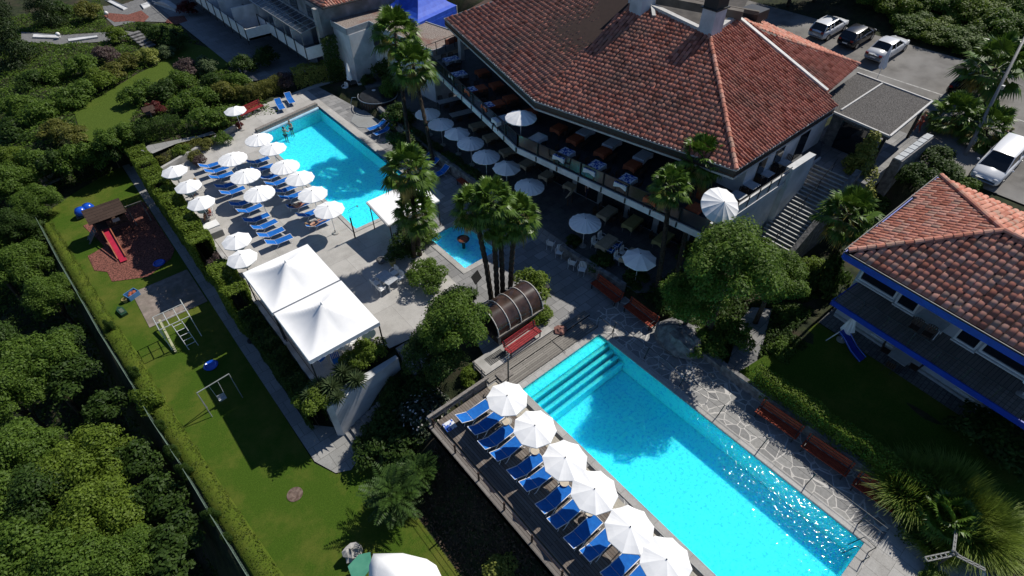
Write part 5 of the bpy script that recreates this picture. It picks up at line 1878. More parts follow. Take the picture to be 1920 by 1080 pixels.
TB = Repeat(table_proto(1.5, 0.85, 0.75, None, 'greywood', 'beigecloth'), 'beige-clothed tables on the lower terrace')
TL = Repeat(table_proto(2.2, 0.85, 0.75, None, 'greywood', 'olivecloth'), 'long ochre-clothed tables on the lower terrace')
TS = Repeat(table_proto(0.85, 0.8, 0.74, 'greytop', 'dark'), 'grey square tables on the side balcony')
TP = Repeat(table_proto(1.35, 0.85, 0.73, 'greytop', 'alu'), 'pale plastic garden tables')
def at_px(rep, label, px, py, floor, h=0.75, rz=0.0):
 p = P(px, py, floor + h)
 return rep.at(label, (p.x, p.y, floor), rz), p
A1 = math.atan2((B[1] - B[0]).y, (B[1] - B[0]).x) + PI / 2
A2 = math.atan2((B[2] - B[1]).y, (B[2] - B[1]).x) + PI / 2
chair_n = 0
def chairs_round(p, floor, rz, l, w, what, rep=None, ends=False, n=4):
 """dark chairs pushed up to a table, labels by the table"""
 global chair_n
 rep = rep or CD
 spots = [(-l * 0.25, -w / 2 - 0.22, PI), (l * 0.25, -w / 2 - 0.22, PI), (-l * 0.25, w / 2 + 0.22, 0), (l * 0.25, w / 2 + 0.22, 0)][:n]
 nm = ('left near', 'right near', 'left far', 'right far')
 for k, (x, y, a) in enumerate(spots):
  c, s = math.cos(rz), math.sin(rz)
  rep.at('dark chair, %s side, at the %s' % (nm[k], what), (p.x + x * c - y * s, p.y + x * s + y * c, floor), rz + a)
 chair_n += len(spots)
inner1 = ((904, 133), (931, 157), (957, 182), (993, 208))
for i, (px, py) in enumerate(inner1):
 _, p = at_px(TO, 'orange-clothed table under the eave, ' + ('first from the hotel end', 'second from the hotel end', 'third from the hotel end', 'fourth from the hotel end, behind the parasol')[i], px, py, BZ, rz=A1)
 chairs_round(p, BZ, A1, 1.0, 0.85, ('first', 'second', 'third', 'fourth')[i] + ' orange table under the eave', n=2)
_, p = at_px(TF, 'long blue and white clothed table at the hotel end of the balcony', 846, 110, BZ, rz=A1)
chairs_round(p, BZ, A1, 1.35, 0.9, 'balcony table at the hotel end', n=4)
_, p = at_px(TF, 'blue and white clothed table by the rail, second from the hotel end', 859, 138, BZ, rz=A1)
chairs_round(p, BZ, A1, 1.35, 0.9, 'second rail table from the hotel end', n=4)
_, p = at_px(TR, 'orange table with blue runner by the rail, nearer the hotel end', 893, 165, BZ, rz=A1)
chairs_round(p, BZ, A1, 1.7, 0.85, 'runner table nearer the hotel end', n=4)
_, p = at_px(TR, 'orange table with blue runner by the rail, nearer the parasol', 925, 194, BZ, rz=A1)
chairs_round(p, BZ, A1, 1.7, 0.85, 'runner table nearer the parasol', n=4)
_, p = at_px(TW, 'white-clothed table half hidden behind the balcony parasol', 940, 222, BZ, rz=A1)
_, p = at_px(TW, 'plain white-clothed table beside the balcony parasol pole', 1008, 257, BZ, rz=A2)
inner2 = ((1048, 238), (1079, 258), (1131, 282), (1187, 307))
for i, (px, py) in enumerate(inner2):
 _, p = at_px(TO, 'orange-clothed table below the long eave, ' + ('nearest the bend', 'second from the bend', 'third from the bend', 'nearest the palms')[i], px, py, BZ, rz=A2)
 chairs_round(p, BZ, A2, 1.0, 0.85, ORD[i + 1] + ' orange table after the balcony bend', n=2)
for i, (px, py) in enumerate(((1098, 245), (1148, 266), (1206, 290))):
 at_px(TW, 'dim white-clothed table deep under the long eave, ' + ('nearest the bend', 'in the middle', 'nearest the palms')[i], px, py, BZ, rz=A2)
for i, (px, py) in enumerate(((1058, 287), (1116, 311), (1174, 337))):
 _, p = at_px(TF, 'blue and white clothed table along the rail, ' + ('first after the bend', 'second after the bend', 'third after the bend')[i], px, py, BZ, rz=A2)
 chairs_round(p, BZ, A2, 1.35, 0.9, 'rail table, ' + ORD[i + 1] + ' after the bend', n=4)
at_px(TO, 'orange-clothed table by the rail behind the twin palms', 1226, 368, BZ, rz=A2)
at_px(TO, 'orange-clothed table beside the corner parasol', 1303, 388, BZ, rz=A2)
at_px(TO, 'orange-clothed table half hidden by palm fronds near the white wall', 1313, 358, BZ, rz=A2)
for i, (px, py) in enumerate(((1384, 365), (1409, 346), (1437, 324), (1469, 303))):
 _, p = at_px(TS, 'grey square table along the white side wall, ' + ('beside the corner parasol', 'second from the corner parasol', 'third from the corner parasol', 'nearest the stair pier')[i], px, py, BZ, 0.74)
 for s in (-1, 1):
  CD.at('dark chair %s the grey square table, %s from the corner parasol' % ('before' if s < 0 else 'behind', ORD[i + 1]), (p.x + s * 0.62, p.y + 0.05, BZ), PI / 2 * -s)
_, p = at_px(TG, 'long grey-topped table under the balcony, farther one', 842, 187, RZ, 0.74, A1)
chairs_round(p, RZ, A1, 2.3, 0.8, 'farther long grey table')
_, p = at_px(TG, 'long grey-topped table under the balcony, nearer one', 866, 211, RZ, 0.74, A1)
chairs_round(p, RZ, A1, 2.3, 0.8, 'nearer long grey table')
for i, (px, py) in enumerate(((897, 233), (923, 254), (955, 281), (990, 303), (1029, 324))):
 _, p = at_px(TB, 'beige-clothed table behind the parasol row, ' + ('first beside the grey tables', 'second from the grey tables', 'third from the grey tables', 'fourth from the grey tables', 'last before the menu board')[i], px, py, RZ, rz=A1 if i < 3 else A2)
 chairs_round(p, RZ, A1, 1.5, 0.85, ORD[i + 1] + ' beige table from the grey tables', n=2)
at_px(TB, 'beige-clothed table right under the balcony edge beside the waiter', 1075, 342, RZ, rz=A2)
_, p = at_px(TB, 'beige-clothed table under the balcony edge, right of the menu board', 1139, 396, RZ, rz=A2)
chairs_round(p, RZ, A2, 1.5, 0.85, 'beige table right of the menu board')
_, p = at_px(TL, 'long ochre-clothed table laid with plates near the balcony edge', 1192, 410, RZ, rz=A2)
chairs_round(p, RZ, A2, 2.2, 0.85, 'long ochre table laid with plates')
_, p = at_px(TL, 'long ochre-clothed table behind the twin palm trunks', 1249, 440, RZ, rz=A2)
chairs_round(p, RZ, A2, 2.2, 0.85, 'long ochre table behind the palm trunks')
_, p = at_px(TB, 'beige-clothed table with blue chairs by the round parasol', 1138, 452, RZ, rz=A2)
c, s = math.cos(A2), math.sin(A2)
for k, (x, y, a, rep, lab) in enumerate(((-0.4, 0.62, 0, CW, 'white chair behind the beige table, left one'), (0.35, 0.62, 0, CW, 'white chair behind the beige table, right one'), (-0.4, -0.62, PI, CB, 'blue chair before the beige table, left one'), (0.35, -0.62, PI, CB, 'blue chair before the beige table, right one'))):
 rep.at(lab, (p.x + x * c - y * s, p.y + x * s + y * c, RZ), A2 + a)
_, p = at_px(TB, 'beige-clothed table partly under the half-lit scalloped parasol', 1183, 478, RZ, rz=A2)
for k, (x, y) in enumerate(((-0.5, 0.62), (0.2, 0.62))):
 CW.at('white chair behind the last terrace table, ' + ('left one' if k == 0 else 'right one'), (p.x + x * c - y * s, p.y + x * s + y * c, RZ), A2)
for lab, px, py, a in (('white armchair on the walk below the terrace, farthest of four', 1032, 466, 2.0), ('white armchair on the walk, second of four, facing its neighbour', 1048, 482, -1.0), ('white armchair on the walk, third of four from the terrace ramp', 1072, 502, 2.0), ('white armchair on the walk nearest the rust-red benches', 1090, 514, -1.0)):
 p = P(px, py, 0)
 CW.at(lab, (p.x, p.y, 0), a)
p = P(725, 520, 0.73)
TP.at('pale garden table in the shade between the tents and the round bush', (p.x, p.y, 0), R(-80))
for lab, dx, dy, a in (('white armchair at the garden table, on the bush side far end', 0.75, 0.35, PI / 2 - PI), ('white armchair at the garden table, on the bush side near end', 0.75, -0.3, PI / 2 - PI), ('white armchair at the garden table, on the tent side far end', -0.72, 0.3, PI / 2), ('white armchair at the garden table, on the tent side near end', -0.72, -0.4, PI / 2)):
 CW.at(lab, (p.x + dx, p.y + dy, 0), a + R(8))
p = P(1748, 600, 4.2 + 0.74)
TP.at('pale table on the annex balcony between two windows', (p.x, p.y, 4.2), R(84))
for k, (px, py) in enumerate(((1713, 615), (1738, 628))):
 q = P(px, py, 4.2 + 0.4)
 CD.at('dark chair by the annex balcony table, ' + ('left one' if k == 0 else 'right one'), (q.x, q.y, 4.2), PI / 2 + PI)
p = P(1690, 668, 2.04)
TS.at('grey square table on the annex patio', (p.x, p.y, 1.3), R(-6), (1.2, 1.2, 1))
for k, (dx, dy, a) in enumerate(((-0.72, 0.1, PI / 2), (0.1, 0.75, 0), (0.1, -0.75, PI), (0.75, 0.1, -PI / 2))):
 CD.at('dark chair round the annex patio table, ' + ('on the hedge side', 'on the corner side', 'on the near side', 'on the wall side')[k], (p.x + dx, p.y + dy, 1.3), a)
def round_table_proto():
 t = thing('round_table', 'x', 'table')
 obj('tabletop', MB().lathe((0, 0, 0.70), [(0.42, 0), (0.43, 0.02), (0.42, 0.035), (0.0, 0.036)], 20), plain('dark_green_laminate', (0.03, 0.05, 0.055), 0.4), t)
 obj('pedestal', MB().tube([(0, 0, 0), (0, 0, 0.7)], 0.03, 8), M['dark'], t)
 obj('foot', MB().lathe((0, 0, 0), [(0.24, 0), (0.22, 0.03), (0.03, 0.05)], 12), M['dark'], t)
 return t
RT = Repeat(round_table_proto(), 'round tables along the hedge')
for lab, px, py in (('dark round table under the parasol at the far hedge end', 331, 333), ('dark round table under the second hedge parasol', 357, 361), ('dark round table beside the bather in pink', 381, 394), ('dark round table under the parasol by the stone block', 448, 464), ('dark round table at the corner of the tents', 460, 496), ('grey round table under the tent edge', 691, 626)):
 p = P(px, py, 0.72)
 RT.at(lab, (p.x, p.y, 0))
SP = [P(948, 791, 0.45), P(1003, 846, 0.45), P(1058, 905, 0.45), P(1105, 960, 0.45)]
def side_proto():
 t = thing('side_table', 'x', 'table')
 obj('tabletop', MB().lathe((0, 0, 0.42), [(0.22, 0), (0.23, 0.02), (0.22, 0.03), (0.0, 0.031)], 18), plain('cream_laminate', (0.55, 0.47, 0.36), 0.5), t)
 for k in range(3):
  a = k * 2.094
  obj('leg', MB().tube([(0.05 * math.cos(a), 0.05 * math.sin(a), 0.42), (0.2 * math.cos(a), 0.2 * math.sin(a), 0)], 0.014, 6), M['dark'], t)
 return t
SD = Repeat(side_proto(), 'cream side tables on the wooden deck')
for i, p in enumerate(SP):
 SD.at('cream round side table on the wooden deck, ' + ('under the first parasol', 'under the second parasol', 'under the third parasol', 'under the fourth parasol')[i], (p.x, p.y, 0.05))
for lab, px, py, rep, a in (('blue chair under the near tent edge, left one', 601, 672, CB, 0.3), ('blue chair under the near tent edge, right one', 631, 676, CB, -0.2), ('white chair stacked under the tent edge beside the round table', 662, 640, CW, 1.2), ('white chair under the tent edge next to the hedge plants', 645, 652, CW, 2.2)):
 p = P(px, py, 0.45)
 rep.at(lab, (p.x, p.y, 0), a)
# --- wooden sun deck with its rail
dk = thing('sun_deck', 'raised weathered timber sun deck with a plank rail beside the long pool', 'deck', (0, 0, 0))
M['deck'] = plank_mat('deck_planks', (0.15, 0.12, 0.10), (0.24, 0.21, 0.185), along='Y', width=0.145, length=3.2)
obj('planks', MB().bx(7.55, 10.95, -13, 15.0, -0.12, 0.05), M['deck'], dk)
mb = MB()
for k in range(10):
 for x in (7.75, 9.3):
  mb.bx(x - 0.08, x + 0.08, 14.7 - 3 * k - 0.08, 14.7 - 3 * k + 0.08, -3.2, -0.13)
mb.bx(7.6, 7.75, -13, 15, -0.38, -0.125)
obj('substructure', mb, M['greywood'], dk)
mb = MB()
mb.bx(7.02, 7.50, -13, 15.15, -0.12, -0.06)
for k in range(3):
 mb.bx(6.98, 7.015, -13, 15.15, -0.45 + 0.0, -0.13)
obj('outer_walk', mb, plank_mat('walk_planks', (0.17, 0.15, 0.135), (0.26, 0.24, 0.22), along='Y', width=0.16, length=4.0), dk)
mb = MB()
for k in range(15):
 y = 14.9 - k * 1.95
 mb.bx(7.18, 7.25, y - 0.04, y + 0.04, -0.45, 0.72)
mb.tube([(7.21, 14.95, 0.70), (7.21, -13, 0.70)], 0.012, 6)
mb.tube([(7.21, 14.95, 0.40), (7.21, -13, 0.40)], 0.012, 6)
obj('rail_posts', mb, M['brownwood'], dk)
mb = MB()
mb.bx(7.1, 11.1, 15.05, 15.22, 0.62, 0.74)
mb.bx(7.12, 10.0, 15.08, 15.16, 0.30, 0.46)
for k in range(5):
 mb.bx(7.2 + 0.92 * k, 7.3 + 0.92 * k, 15.09, 15.17, -0.3, 0.62)
for k in range(7):
 mb.bx(9.3, 11.0, 15.09, 15.14, -0.02 + 0.085 * k, 0.035 + 0.085 * k)
obj('end_rail', mb, M['greywood'], dk)
mb = MB()
mb.bar((11.05, 16.3, 0.15), (11.05, 16.3, 1.0), 0.05)
mb.bar((11.05, 15.6, 0.15), (11.05, 15.6, 1.0), 0.05)
mb.bar((11.05, 16.35, 0.98), (11.05, 15.3, 0.98), 0.05)
mb.bar((11.05, 16.35, 0.55), (11.05, 15.3, 0.55), 0.04)
tag(obj('platform_rail', mb, M['greywood']), 'small grey rail on the platform corner beside the deck', 'railing')
bl = MB().blob((7.75, 14.55, 0.25), (0.35, 0.3, 0.2), 3)
t = thing('towel_bundle', 'blue and white patterned towel lying on the deck corner', 'towel', (7.85, 14.35, 0.05))
obj('towel', MB().prism([(-0.3, -0.25), (0.3, -0.3), (0.35, 0.25), (-0.25, 0.3)], 0.004, 0.07), M['runner'], t)
# --- long-pool fence of posts and wires
fr = thing('pool_fence', 'low dark rail of posts and wires along the far side of the long pool', 'fence', (0, 0, 0))
mb = MB()
ys_ = [13.2 - 2.55 * k for k in range(7)]
for y in ys_:
 mb.bar((19.25, y, 0.0), (19.42, y - 0.05, 0.92), 0.045)
obj('posts', mb, M['dark'], fr)
mb = MB()
mb.tube([(19.42, 13.4, 0.9), (19.42, -3.0, 0.9)], 0.014, 6)
mb.tube([(19.35, 13.4, 0.5), (19.35, -3.0, 0.5)], 0.010, 6)
obj('wires', mb, M['dark'], fr)
t = thing('pool_ladder', 'dark pool handrail loop at the near corner of the long pool', 'handrail', (0, 0, 0))
mb = MB()
for x in (18.2, 18.75):
 pass
mb.tube([(18.35, -3.0, 0.0), (18.35, -3.05, 0.7), (18.35, -2.5, 0.75), (18.35, -2.3, -0.5)], 0.022, 6)
mb.tube([(17.75, -3.0, 0.0), (17.75, -3.05, 0.7), (17.75, -2.5, 0.75), (17.75, -2.3, -0.5)], 0.022, 6)
obj('rails', mb, M['dark'], t)
mb = MB()
mb.tube([(18.9, 14.1, 0.04), (18.95, 14.1, 0.95), (18.95, 12.9, 0.95), (18.95, 12.9, 0.04)], 0.022, 6)
mb.tube([(16.0, 13.9, 0.1), (16.0, 15.3, 0.1)], 0.015, 6)
tag(obj('entry_rail', mb, M['dark']), 'dark entry handrail at the far end of the long pool by the boards', 'handrail')
p = P(953, 712, 0.14)
t = thing('pool_shower', 'dark shower column beside the crimson bench at the deck steps', 'shower', (p.x, p.y, 0.0))
obj('column', MB().tube([(0, 0, 0), (0, 0, 2.05)], 0.045, 8), M['dark'], t)
obj('head', MB().tube([(0, 0, 2.0), (0.12, 0.1, 2.15), (0.26, 0.2, 2.1)], 0.03, 6), M['steel'], t)
obj('tray', MB().bx(-0.35, 0.5, 0.1, 0.75, 0.142, 0.17), M['greywood'], t)
mb = MB()
for k in range(7):
 mb.bx(12.0, 13.2, 16.0 + 0.09 * k, 16.05 + 0.09 * k, 0.142, 0.165)
tag(obj('drain_grate', mb, M['dark']), 'slatted dark grate in the stone platform', 'grate')
p = P(1050, 622, 0)
tag(obj('red_stone', MB().blob((p.x, p.y, 0.12), (0.40, 0.36, 0.24), 5, amp=0.22), noise_mat('red_porphyry', (0.22, 0.10, 0.08), (0.32, 0.16, 0.13), scale=5, rough=0.9)), 'reddish block of stone on the paving by the long pool', 'stone')
p = P(1268, 645, 0)
tag(obj('boulder', MB().blob((p.x + 0.2, p.y, 0.4), (1.3, 1.6, 0.95), 9, n=14, m=9, amp=0.12), M['stone'], smooth=False), 'big dark boulder in the shade past the rust-red benches', 'rock')
# --- white tents
def tent(label, x0, x1, y0, y1, he, hp):
 t = thing('pagoda_tent', label, 'tent', ((x0 + x1) / 2, (y0 + y1) / 2, 0), 0, 'white pagoda tents')
 hx, hy = (x1 - x0) / 2, (y1 - y0) / 2
 N = 28
 mb = MB()
 for i in range(N + 1):
  for j in range(N + 1):
   x, y = -1 + 2 * i / N, -1 + 2 * j / N
   d = max(abs(x), abs(y))
   e = min(abs(x), abs(y)) / (d + 1e-6)
   rise = (1 - d) ** 1.75 * (hp - he)
   fold = 0.05 * math.sin(9 * math.atan2(y, x)) * (1 - d) * d * 2
   mb.v.append((x * hx, y * hy, he + rise - 0.12 * (1 - e) * (1 - d) * d * 2 + fold * 0.6))
 for i in range(N):
  for j in range(N):
   mb.f.append((i * (N + 1) + j, (i + 1) * (N + 1) + j, (i + 1) * (N + 1) + j + 1, i * (N + 1) + j + 1))
 obj('roof', mb, M['canvas'], t, smooth=True)
 v = MB()
 for a, b in (((-hx, -hy), (hx, -hy)), ((hx, -hy), (hx, hy)), ((hx, hy), (-hx, hy)), ((-hx, hy), (-hx, -hy))):
  n = 12
  for k in range(n):
   p = (a[0] + (b[0] - a[0]) * k / n, a[1] + (b[1] - a[1]) * k / n)
   q = (a[0] + (b[0] - a[0]) * (k + 1) / n, a[1] + (b[1] - a[1]) * (k + 1) / n)
   v.add([(p[0], p[1], he), (q[0], q[1], he), (q[0] * 1.006, q[1] * 1.006, he - 0.24), ((p[0] + q[0]) / 2 * 1.01, (p[1] + q[1]) / 2 * 1.01, he - 0.28), (p[0] * 1.006, p[1] * 1.006, he - 0.24)], [(0, 4, 3, 2, 1)])
 obj('valance', v, M['canvas'], t)
 for sx in (-1, 1):
  for sy in (-1, 1):
   obj('post', MB().bx(sx * hx - sx * 0.05 - 0.035, sx * hx - sx * 0.05 + 0.035, sy * hy - sy * 0.05 - 0.035, sy * hy - sy * 0.05 + 0.035, 0, he - 0.03), M['dark'], t)
 obj('mast_tip', MB().lathe((0, 0, hp - 0.05), [(0.1, -0.1), (0.06, 0.05), (0.05, 0.12), (0, 0.16)], 10), M['canvas'], t)
 return t
tent('white pagoda tent with creased peak, the one nearer the square pool', 3.72, 8.0, 25.55, 29.95, 2.55, 3.75)
tent('white pagoda tent with tall peak, the one nearer the steps', 3.76, 8.02, 20.95, 25.42, 2.55, 3.75)
mb = MB().bx(3.75, 8.0, 25.44, 25.53, 2.42, 2.5)
tag(obj('gutter_channel', mb, M['steel']), 'grey rain gutter channel between the two white tents', 'gutter')
t = thing('white_marquee', 'large white canopy cut by the lower picture edge on the lawn', 'canopy', (0, 0, 0))
cz = 0.0
cen = P(757, 1095, cz)
edge_px = ((692, 1060), (700, 1038), (755, 1037), (800, 1048), (818, 1060), (830, 1085), (835, 1130), (760, 1160), (690, 1130))
ed = [P(a, b, cz - 0.45) for a, b in edge_px]
mb = MB()
n = len(ed)
vs = [Vector((cen.x, cen.y, cz + 0.5))]
for f in (0.4, 0.75, 1.0):
 for e in ed:
  q = cen.lerp(e, f)
  q.z = cz + 0.5 - 0.95 * f ** 1.5
  vs.append(q)
fs = [(0, 1 + k, 1 + (k + 1) % n) for k in range(n)]
for r in range(2):
 for k in range(n):
  fs.append((1 + r * n + k, 1 + (r + 1) * n + k, 1 + (r + 1) * n + (k + 1) % n, 1 + r * n + (k + 1) % n))
k0 = len(vs)
for e in ed:
 vs.append(e + Vector((0, 0, -0.2)))
for k in range(n):
 fs.append((1 + 2 * n + k, k0 + k, k0 + (k + 1) % n, 1 + 2 * n + (k + 1) % n))
mb.add(vs, fs)
obj('canopy', mb, M['canvas'], t, smooth=True)
for k, e in enumerate(ed):
 if k % 2 == 0:
  q = cen.lerp(e, 0.97)
  obj('post', MB().tube([(q.x, q.y, LZ), (q.x, q.y, cz - 0.5)], 0.04, 6), M['alu'], t)
gp_ = [P(a, b, -2.0) for a, b in ((652, 1062), (672, 1040), (694, 1035), (698, 1062), (680, 1085), (662, 1090))]
mb = MB().slab3(gp_, 0.06)
t = thing('green_canopy', 'sea-green awning corner beside the large white canopy', 'canopy', (0, 0, 0))
obj('cover', mb, noise_mat('sea_green_cloth', (0.05, 0.22, 0.15), (0.08, 0.28, 0.19), scale=2, rough=0.8), t)
for q in (gp_[0], gp_[2], gp_[4]):
 obj('post', MB().tube([(q.x, q.y, LZ), (q.x, q.y, -2.06)], 0.03, 6), M['dark'], t)
q = P(664, 1042, LZ)
tag(obj('pale_rock', MB().blob((q.x, q.y, LZ + 0.3), (0.5, 0.4, 0.5), 13, amp=0.3), M['concrete']), 'pale rock at the corner of the green awning on the lawn', 'rock')
# --- barrel shelter
t = thing('barrel_shelter', 'brown barrel-vaulted shelter with pale hoops behind the crimson bench', 'shelter', (15.1, 18.05, 0), R(0))
L, rr = 3.5, 1.15
def arc(r, x, n=12, a0=0.0, a1=PI):
 return [(x, -r * math.cos(a0 + (a1 - a0) * k / n), 0.9 + r * 1.05 * math.sin(a0 + (a1 - a0) * k / n)) for k in range(n + 1)]
mb = MB()
n = 14
for x in (-L / 2, L / 2):
 mb.v += arc(rr, x, n)
for k in range(n):
 mb.f.append((k, k + 1, n + 1 + k + 1, n + 1 + k))
for x in (-L / 2, L / 2):
 mb.v += arc(rr - 0.03, x, n)
for k in range(n):
 o_ = 2 * (n + 1)
 mb.f.append((o_ + k, o_ + n + 1 + k, o_ + n + 2 + k, o_ + k + 1))
shm = noise_mat('smoked_brown_sheet', (0.035, 0.022, 0.017), (0.075, 0.045, 0.035), scale=2, rough=0.22, spec=0.6)
obj('vault', mb, shm, t, smooth=True)
mb = MB()
for k in range(5):
 x = -L / 2 + L * k / 4
 mb.tube(arc(rr + 0.02, x, n), 0.035, 6)
obj('hoops', mb, plain('pale_hoop', (0.55, 0.52, 0.48), 0.5), t)
mb = MB()
mb.bx(-L / 2 - 0.1, L / 2 + 0.1, -rr - 0.08, -rr + 0.08, 0.78, 0.92)
mb.bx(-L / 2 - 0.1, L / 2 + 0.1, rr - 0.08, rr + 0.08, 0.78, 0.92)
for x in (-L / 2 + 0.05, L / 2 - 0.05):
 for y in (-rr, rr):
  mb.bx(x - 0.06, x + 0.06, y - 0.06, y + 0.06, 0, 0.78)
obj('frame', mb, M['greywood'], t)
mb = MB()
mb.bx(-L / 2 + 0.05, L / 2 - 0.05, -rr + 0.12, rr - 0.12, 0, 0.5)
for k in range(9):
 mb.bx(L / 2 - 0.02, L / 2 + 0.02, -rr + 0.1 + 0.26 * k, -rr + 0.3 + 0.26 * k, 0.0, 0.9 + rr * math.sin(math.acos(max(-1, min(1, (-rr + 0.2 + 0.26 * k) / rr)))))
obj('boarding', mb, M['brownwood'], t)
# --- round covered tub
tx, ty = 24.0, 48.6
t = thing('whirlpool_tub', 'raised round whirlpool under a dark cover with a slatted side and pale rim', 'whirlpool', (tx, ty, 0))
obj('side', MB().lathe((0, 0, 0), [(1.75, 0), (1.8, 0.95)], 36), M['brownwood'], t)
mb = MB()
for k in range(40):
 a = 2 * PI * k / 40
 mb.box((1.81 * math.cos(a), 1.81 * math.sin(a), 0.48), (0.04, 0.12, 0.94), rz=a)
obj('slats', mb, M['dark'], t)
obj('cover', MB().lathe((0, 0, 0.96), [(1.78, 0), (1.74, 0.08), (0.9, 0.13), (0, 0.14)], 36), noise_mat('black_cover', (0.015, 0.016, 0.018), (0.03, 0.032, 0.035), scale=2, rough=0.35), t)
mb = MB()
mb.tube([(1.93 * math.cos(a), 1.93 * math.sin(a), 1.02) for a in np.linspace(PI * 0.75, PI * 1.85, 24)], 0.05, 6)
obj('rim', mb, M['steel'], t)
mb = MB()
mb.tube([(-1.9, 0.9, 1.0), (-2.15, 1.2, 0.98), (-2.4, 1.2, 0.5), (-2.4, 1.2, 0.0)], 0.03, 6)
obj('handrail', mb, M['steel'], t)
obj('cup', MB().lathe((0.1, 0.9, 1.1), [(0.16, 0), (0.2, 0.05), (0.0, 0.06)], 10), M['white'], t)
tag(obj('tub_surround', MB().lathe((tx - 1.9, ty - 2.0, 0), [(2.15, 0.004), (2.1, 0.045), (0, 0.046)], 9), slab_mat('grey_pad', (0.24, 0.25, 0.25), (0.28, 0.29, 0.29), (0.2, 0.2, 0.2), bw=2, bh=2)), 'grey angular floor pad before the round whirlpool', 'floor pad')
p = P(661, 167, 0)
t = thing('small_table', 'small cluttered table with yellow and green items under the folded cream parasol', 'table', (p.x + 0.1, p.y - 0.1, 0))
obj('tabletop', MB().lathe((0, 0, 0.7), [(0.5, 0), (0.5, 0.04), (0, 0.041)], 16), M['dark'], t)
obj('leg', MB().tube([(0, 0, 0), (0, 0, 0.7)], 0.04, 8), M['dark'], t)
for lab, dx, dy, m in (('yellow-cushioned chair by the small cluttered table', 0.75, -0.35, 'olivecloth'), ('light chair by the small cluttered table, hedge side', -0.8, -0.1, 'greytop')):
 CW.at(lab, (p.x + dx, p.y + dy, 0), R(70) if dx > 0 else R(-70))
def pot(label, px, py, z, r, h, mat='terracotta', plant=None, cat='flower pot'):
 q = P(px, py, z)
 t = thing('flower_pot', label, cat, (q.x, q.y, z))
 obj('pot', MB().lathe((0, 0, 0), [(r * 0.7, 0), (r, h), (r * 1.06, h), (r * 1.06, h + 0.03), (r * 0.85, h + 0.03), (r * 0.8, h - 0.05), (0, h - 0.06)], 14), M[mat], t)
 if plant:
  f = obj('foliage', SHRUB[1], None, t, loc=(0, 0, h - 0.1))
  f.scale = (r * 1.6, r * 1.6, r * 1.7)
  swap_mat(f, LEAF[plant])
 return t
pot('clay pot with a small plant at the kerb wall end by the far bench', 451, 242, 0, 0.22, 0.3, plant='red')
pot('yellow pot beside the garden table under the big palm', 737, 497, 0, 0.25, 0.4, 'olivecloth')
pot('round dark pot on the terrace near the garden table', 715, 492, 0, 0.3, 0.25, 'stone')
t = thing('litter_bin', 'small yellow and black bin in the shrubs beside the palm group', 'bin', tuple(P(1024, 552, 0)))
obj('bin_body', MB().lathe((0, 0, 0.15), [(0.17, 0), (0.2, 0.45), (0.17, 0.46)], 12), plain('ochre_bin', (0.30, 0.22, 0.03), 0.5), t)
obj('bin_lid', MB().lathe((0, 0, 0.62), [(0.21, 0), (0.2, 0.12), (0.0, 0.16)], 12), M['black'], t)
obj('post', MB().tube([(0.22, 0, 0), (0.22, 0, 0.8)], 0.02, 6), M['dark'], t)
q = P(403, 440, 0)
t = thing('stone_cabinet', 'white stone service cabinet with a slab lid beside the hedge', 'cabinet', (q.x, q.y, 0))
obj('cabinet_body', MB().bx(-0.55, 0.55, -0.55, 0.75, 0, 0.55), M['concrete'], t)
obj('lid', MB().bx(-0.62, 0.6, 0.0, 0.82, 0.555, 0.65), M['white'], t)
q = P(895, 548, 0)
t = thing('notice_board', 'dark notice board on a post beside the paddling pool palms', 'sign', (q.x, q.y, 0), R(20))
obj('post', MB().tube([(0, 0, 0), (0, 0, 1.0)], 0.03, 6), M['dark'], t)
obj('board', MB().box((0, 0, 1.35), (0.75, 0.05, 0.62), rx=-0.5), M['black'], t)
q = P(869, 455, 0)
t = thing('water_mushroom', 'rust-orange round water feature standing in the paddling pool', 'water feature', (q.x, q.y, -0.5))
obj('stem', MB().tube([(0, 0, 0), (0, 0, 0.75)], 0.12, 10), M['dark'], t)
obj('bowl', MB().lathe((0, 0, 0.72), [(0.2, -0.1), (0.42, 0.05), (0.46, 0.14), (0.40, 0.16), (0.36, 0.1)], 20), M['dark'], t)
obj('cap', MB().lathe((0, 0, 0.80), [(0.38, 0), (0.25, 0.08), (0, 0.1)], 18), M['terracotta'], t)
# --- outdoor showers and the slanting bar roof
def shower(label, base, top_py, arm):
 q = P(*base, 0)
 h = ztop(q.x, q.y, top_py)
 t = thing('outdoor_shower', label, 'shower', (q.x, q.y, 0))
 obj('column', MB().tube([(0, 0, 0), (0, 0, h * 0.72)], 0.055, 8), M['dark'], t)
 obj('pipe', MB().tube([(0, 0, h * 0.72), (0, 0, h), (arm[0], arm[1], h)], 0.014, 6), M['dark'], t)
 obj('head', MB().lathe((arm[0], arm[1], h), [(0.02, 0), (0.07, -0.1), (0.0, -0.1)], 10), M['steel'], t)
shower('dark outdoor shower column at the near pool corner', (666, 446), 394, (0.75, 0.1))
q = P(702, 428, 0)
RFZ = 2.35
rp_ = [P(688, 378, RFZ), P(760, 340, RFZ + 0.1), P(838, 417, RFZ - 0.1), P(740, 435, RFZ - 0.2)]
t = thing('bar_canopy', 'slanting pale bar roof half hidden by the big fan palm', 'canopy', (0, 0, 0))
a0, a1, a2, a3 = Vector((13.75, 32.4, 2.5)), Vector((18.2, 32.4, 2.5)), Vector((18.2, 29.2, 2.2)), Vector((13.75, 29.2, 2.2))
c_ = P(688, 378, 2.5)
a0 = c_
a1 = a0 + Vector((4.3, 0.1, 0))
a3 = a0 + Vector((-0.1, -3.0, -0.25))
a2 = a1 + Vector((-0.1, -3.0, -0.25))
obj('roof', MB().slab3([a0, a1, a2, a3], 0.12), M['canvas'], t)
mb = MB()
